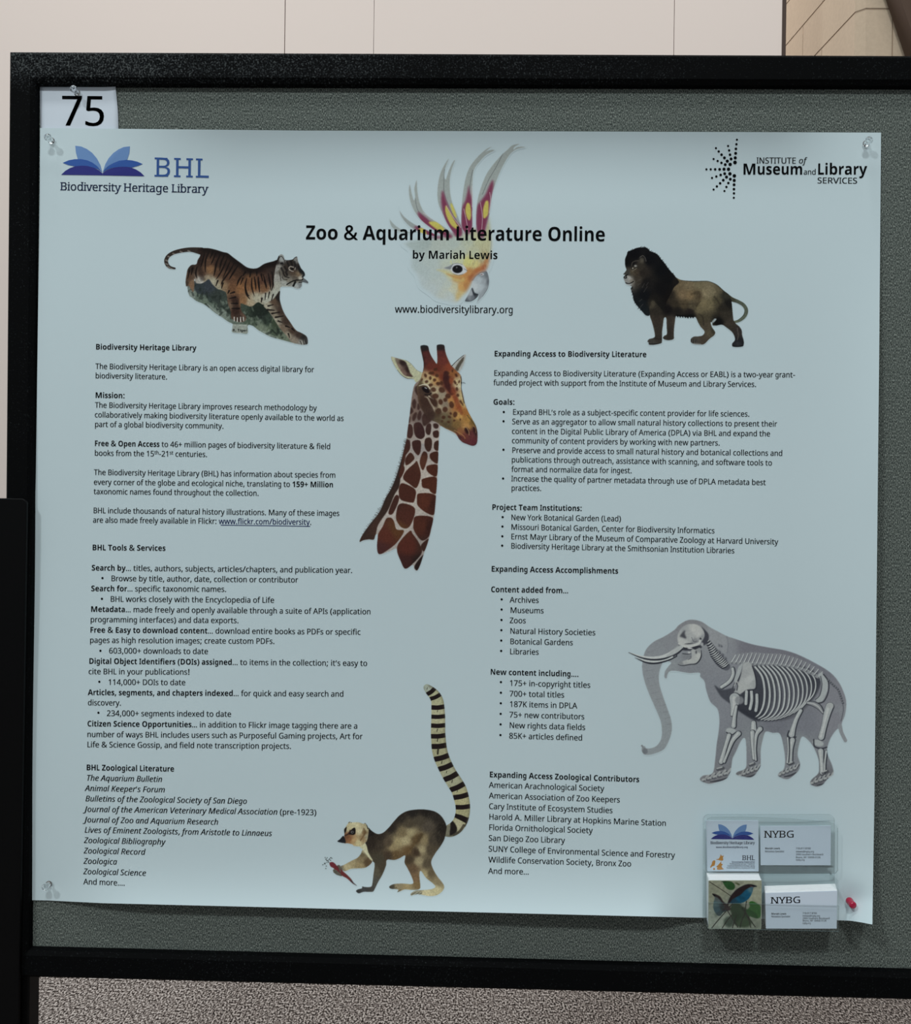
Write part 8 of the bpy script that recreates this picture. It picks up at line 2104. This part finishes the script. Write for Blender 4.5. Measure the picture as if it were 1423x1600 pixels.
p.poly([(568, 790), (640, 762), (690, 735), (665, 790), (650, 808)], (112, 118, 122), 0.7, atop=True)
p.oval(752, 805, 72, 56, (20, 20, 25), 0.5)
p.oval(742, 782, 9, 13, (110, 112, 118), 0.5, 0.9, 20)
p.stroke([(680, 740), (750, 724), (820, 742)], 6, (74, 78, 76), 0.6, 0.8)
p.stroke([(840, 800), (890, 826)], 6, (70, 70, 70), 0.6, 0.8)
p.stroke([(690, 868), (760, 890), (830, 878)], 6, (80, 80, 80), 0.7, 0.6)
GY, MG, YL = (140, 148, 146), (122, 40, 72), (182, 170, 58)
p.zoom(600, 210, 6.187)
feathers = [
    ([(1310, 91), (1240, 104), (1190, 148), (1148, 185), (1110, 225), (1060, 282), (990, 380), (940, 500), (905, 620), (890, 740), (888, 870), (905, 960), (960, 1010), (985, 900), (1015, 800), (1030, 700), (1048, 570), (1090, 440), (1130, 345), (1180, 250), (1230, 180), (1290, 142), (1366, 125), (1330, 117), (1280, 124), (1252, 148), (1262, 122)], GY),
    ([(1040, 121), (985, 143), (900, 220), (830, 310), (790, 410), (765, 540), (750, 680), (745, 800), (750, 900), (800, 960), (850, 900), (852, 760), (856, 600), (856, 450), (872, 340), (920, 270), (985, 202), (1068, 155), (1040, 147), (1000, 158), (978, 168)], GY),
    ([(625, 234), (590, 280), (545, 370), (520, 480), (514, 600), (530, 690), (570, 780), (620, 880), (700, 980), (760, 960), (740, 866), (702, 760), (660, 660), (640, 560), (636, 450), (652, 350), (686, 249), (660, 272), (622, 355), (595, 432), (582, 400), (592, 330)], GY),
    ([(315, 439), (291, 520), (298, 600), (288, 635), (268, 570), (249, 484), (238, 540), (250, 640), (290, 740), (345, 815), (420, 880), (540, 960), (660, 990), (640, 940), (540, 866), (440, 800), (382, 742), (342, 650), (322, 540)], GY),
    ([(140, 692), (150, 735), (200, 800), (290, 866), (400, 920), (480, 960), (500, 985), (400, 965), (290, 920), (210, 855), (160, 780)], (134, 142, 142)),
    ([(50, 806), (62, 830), (110, 880), (180, 925), (260, 950), (200, 955), (110, 925), (65, 880)], (140, 150, 150)),
]
for P, c in feathers:
    p.poly(P, c, 0.5)
for P in ([(1148, 185), (1080, 320), (1010, 440), (950, 580)], [(855, 345), (835, 450), (822, 560)], [(585, 340), (578, 450), (580, 560), (610, 660), (700, 840)], [(300, 620), (330, 740), (430, 840)]):
    p.stroke(P, 7, (98, 104, 106), 0.7, 0.8)
for P in ([(1050, 440), (1056, 500), (1040, 590), (1020, 700), (1005, 800), (985, 890), (955, 1000), (905, 950), (888, 866), (900, 700), (930, 650), (980, 580), (1015, 500)], [(818, 490), (830, 560), (852, 650), (856, 866), (850, 930), (800, 965), (748, 900), (752, 720), (785, 640), (805, 560)],
          [(565, 540), (600, 640), (640, 740), (700, 840), (745, 900), (750, 975), (690, 985), (610, 870), (570, 762), (552, 640)], [(325, 748), (400, 800), (450, 842), (540, 900), (660, 985), (600, 1000), (470, 930), (400, 890), (350, 830)],
          [(290, 890), (380, 905), (480, 950), (560, 1000), (470, 1000), (360, 960)]):
    p.poly(P, MG, 1.5, 0.95, atop=True)
for P in ([(985, 643), (1008, 652), (1006, 760), (985, 802), (960, 806), (956, 730), (970, 672)], [(802, 664), (830, 680), (840, 780), (826, 832), (800, 800), (785, 730)], [(600, 688), (640, 760), (690, 850), (720, 900), (690, 910), (640, 866), (600, 780), (590, 720)],
          [(640, 672), (662, 680), (700, 790), (685, 800), (655, 740)], [(430, 850), (500, 845), (550, 880), (590, 930), (560, 945), (490, 905)], [(330, 920), (380, 905), (410, 960), (400, 990), (360, 975)]):
    p.poly(P, YL, 0.7, 0.95, atop=True)
for P in ([(600, 690), (660, 790), (740, 900)], [(1020, 560), (1030, 640), (1015, 760)], [(850, 500), (850, 700)], [(380, 760), (470, 820), (600, 900)], [(930, 660), (950, 800), (940, 950)], [(770, 720), (800, 860), (810, 950)]):
    p.stroke(P, 6, (188, 170, 176), 0.6, 0.7)
p.grain(0.013, 0.6)
p.tone(0.74, 0.97)
p.build('cockatoo_picture', PI, poster, M_print, PAPER)
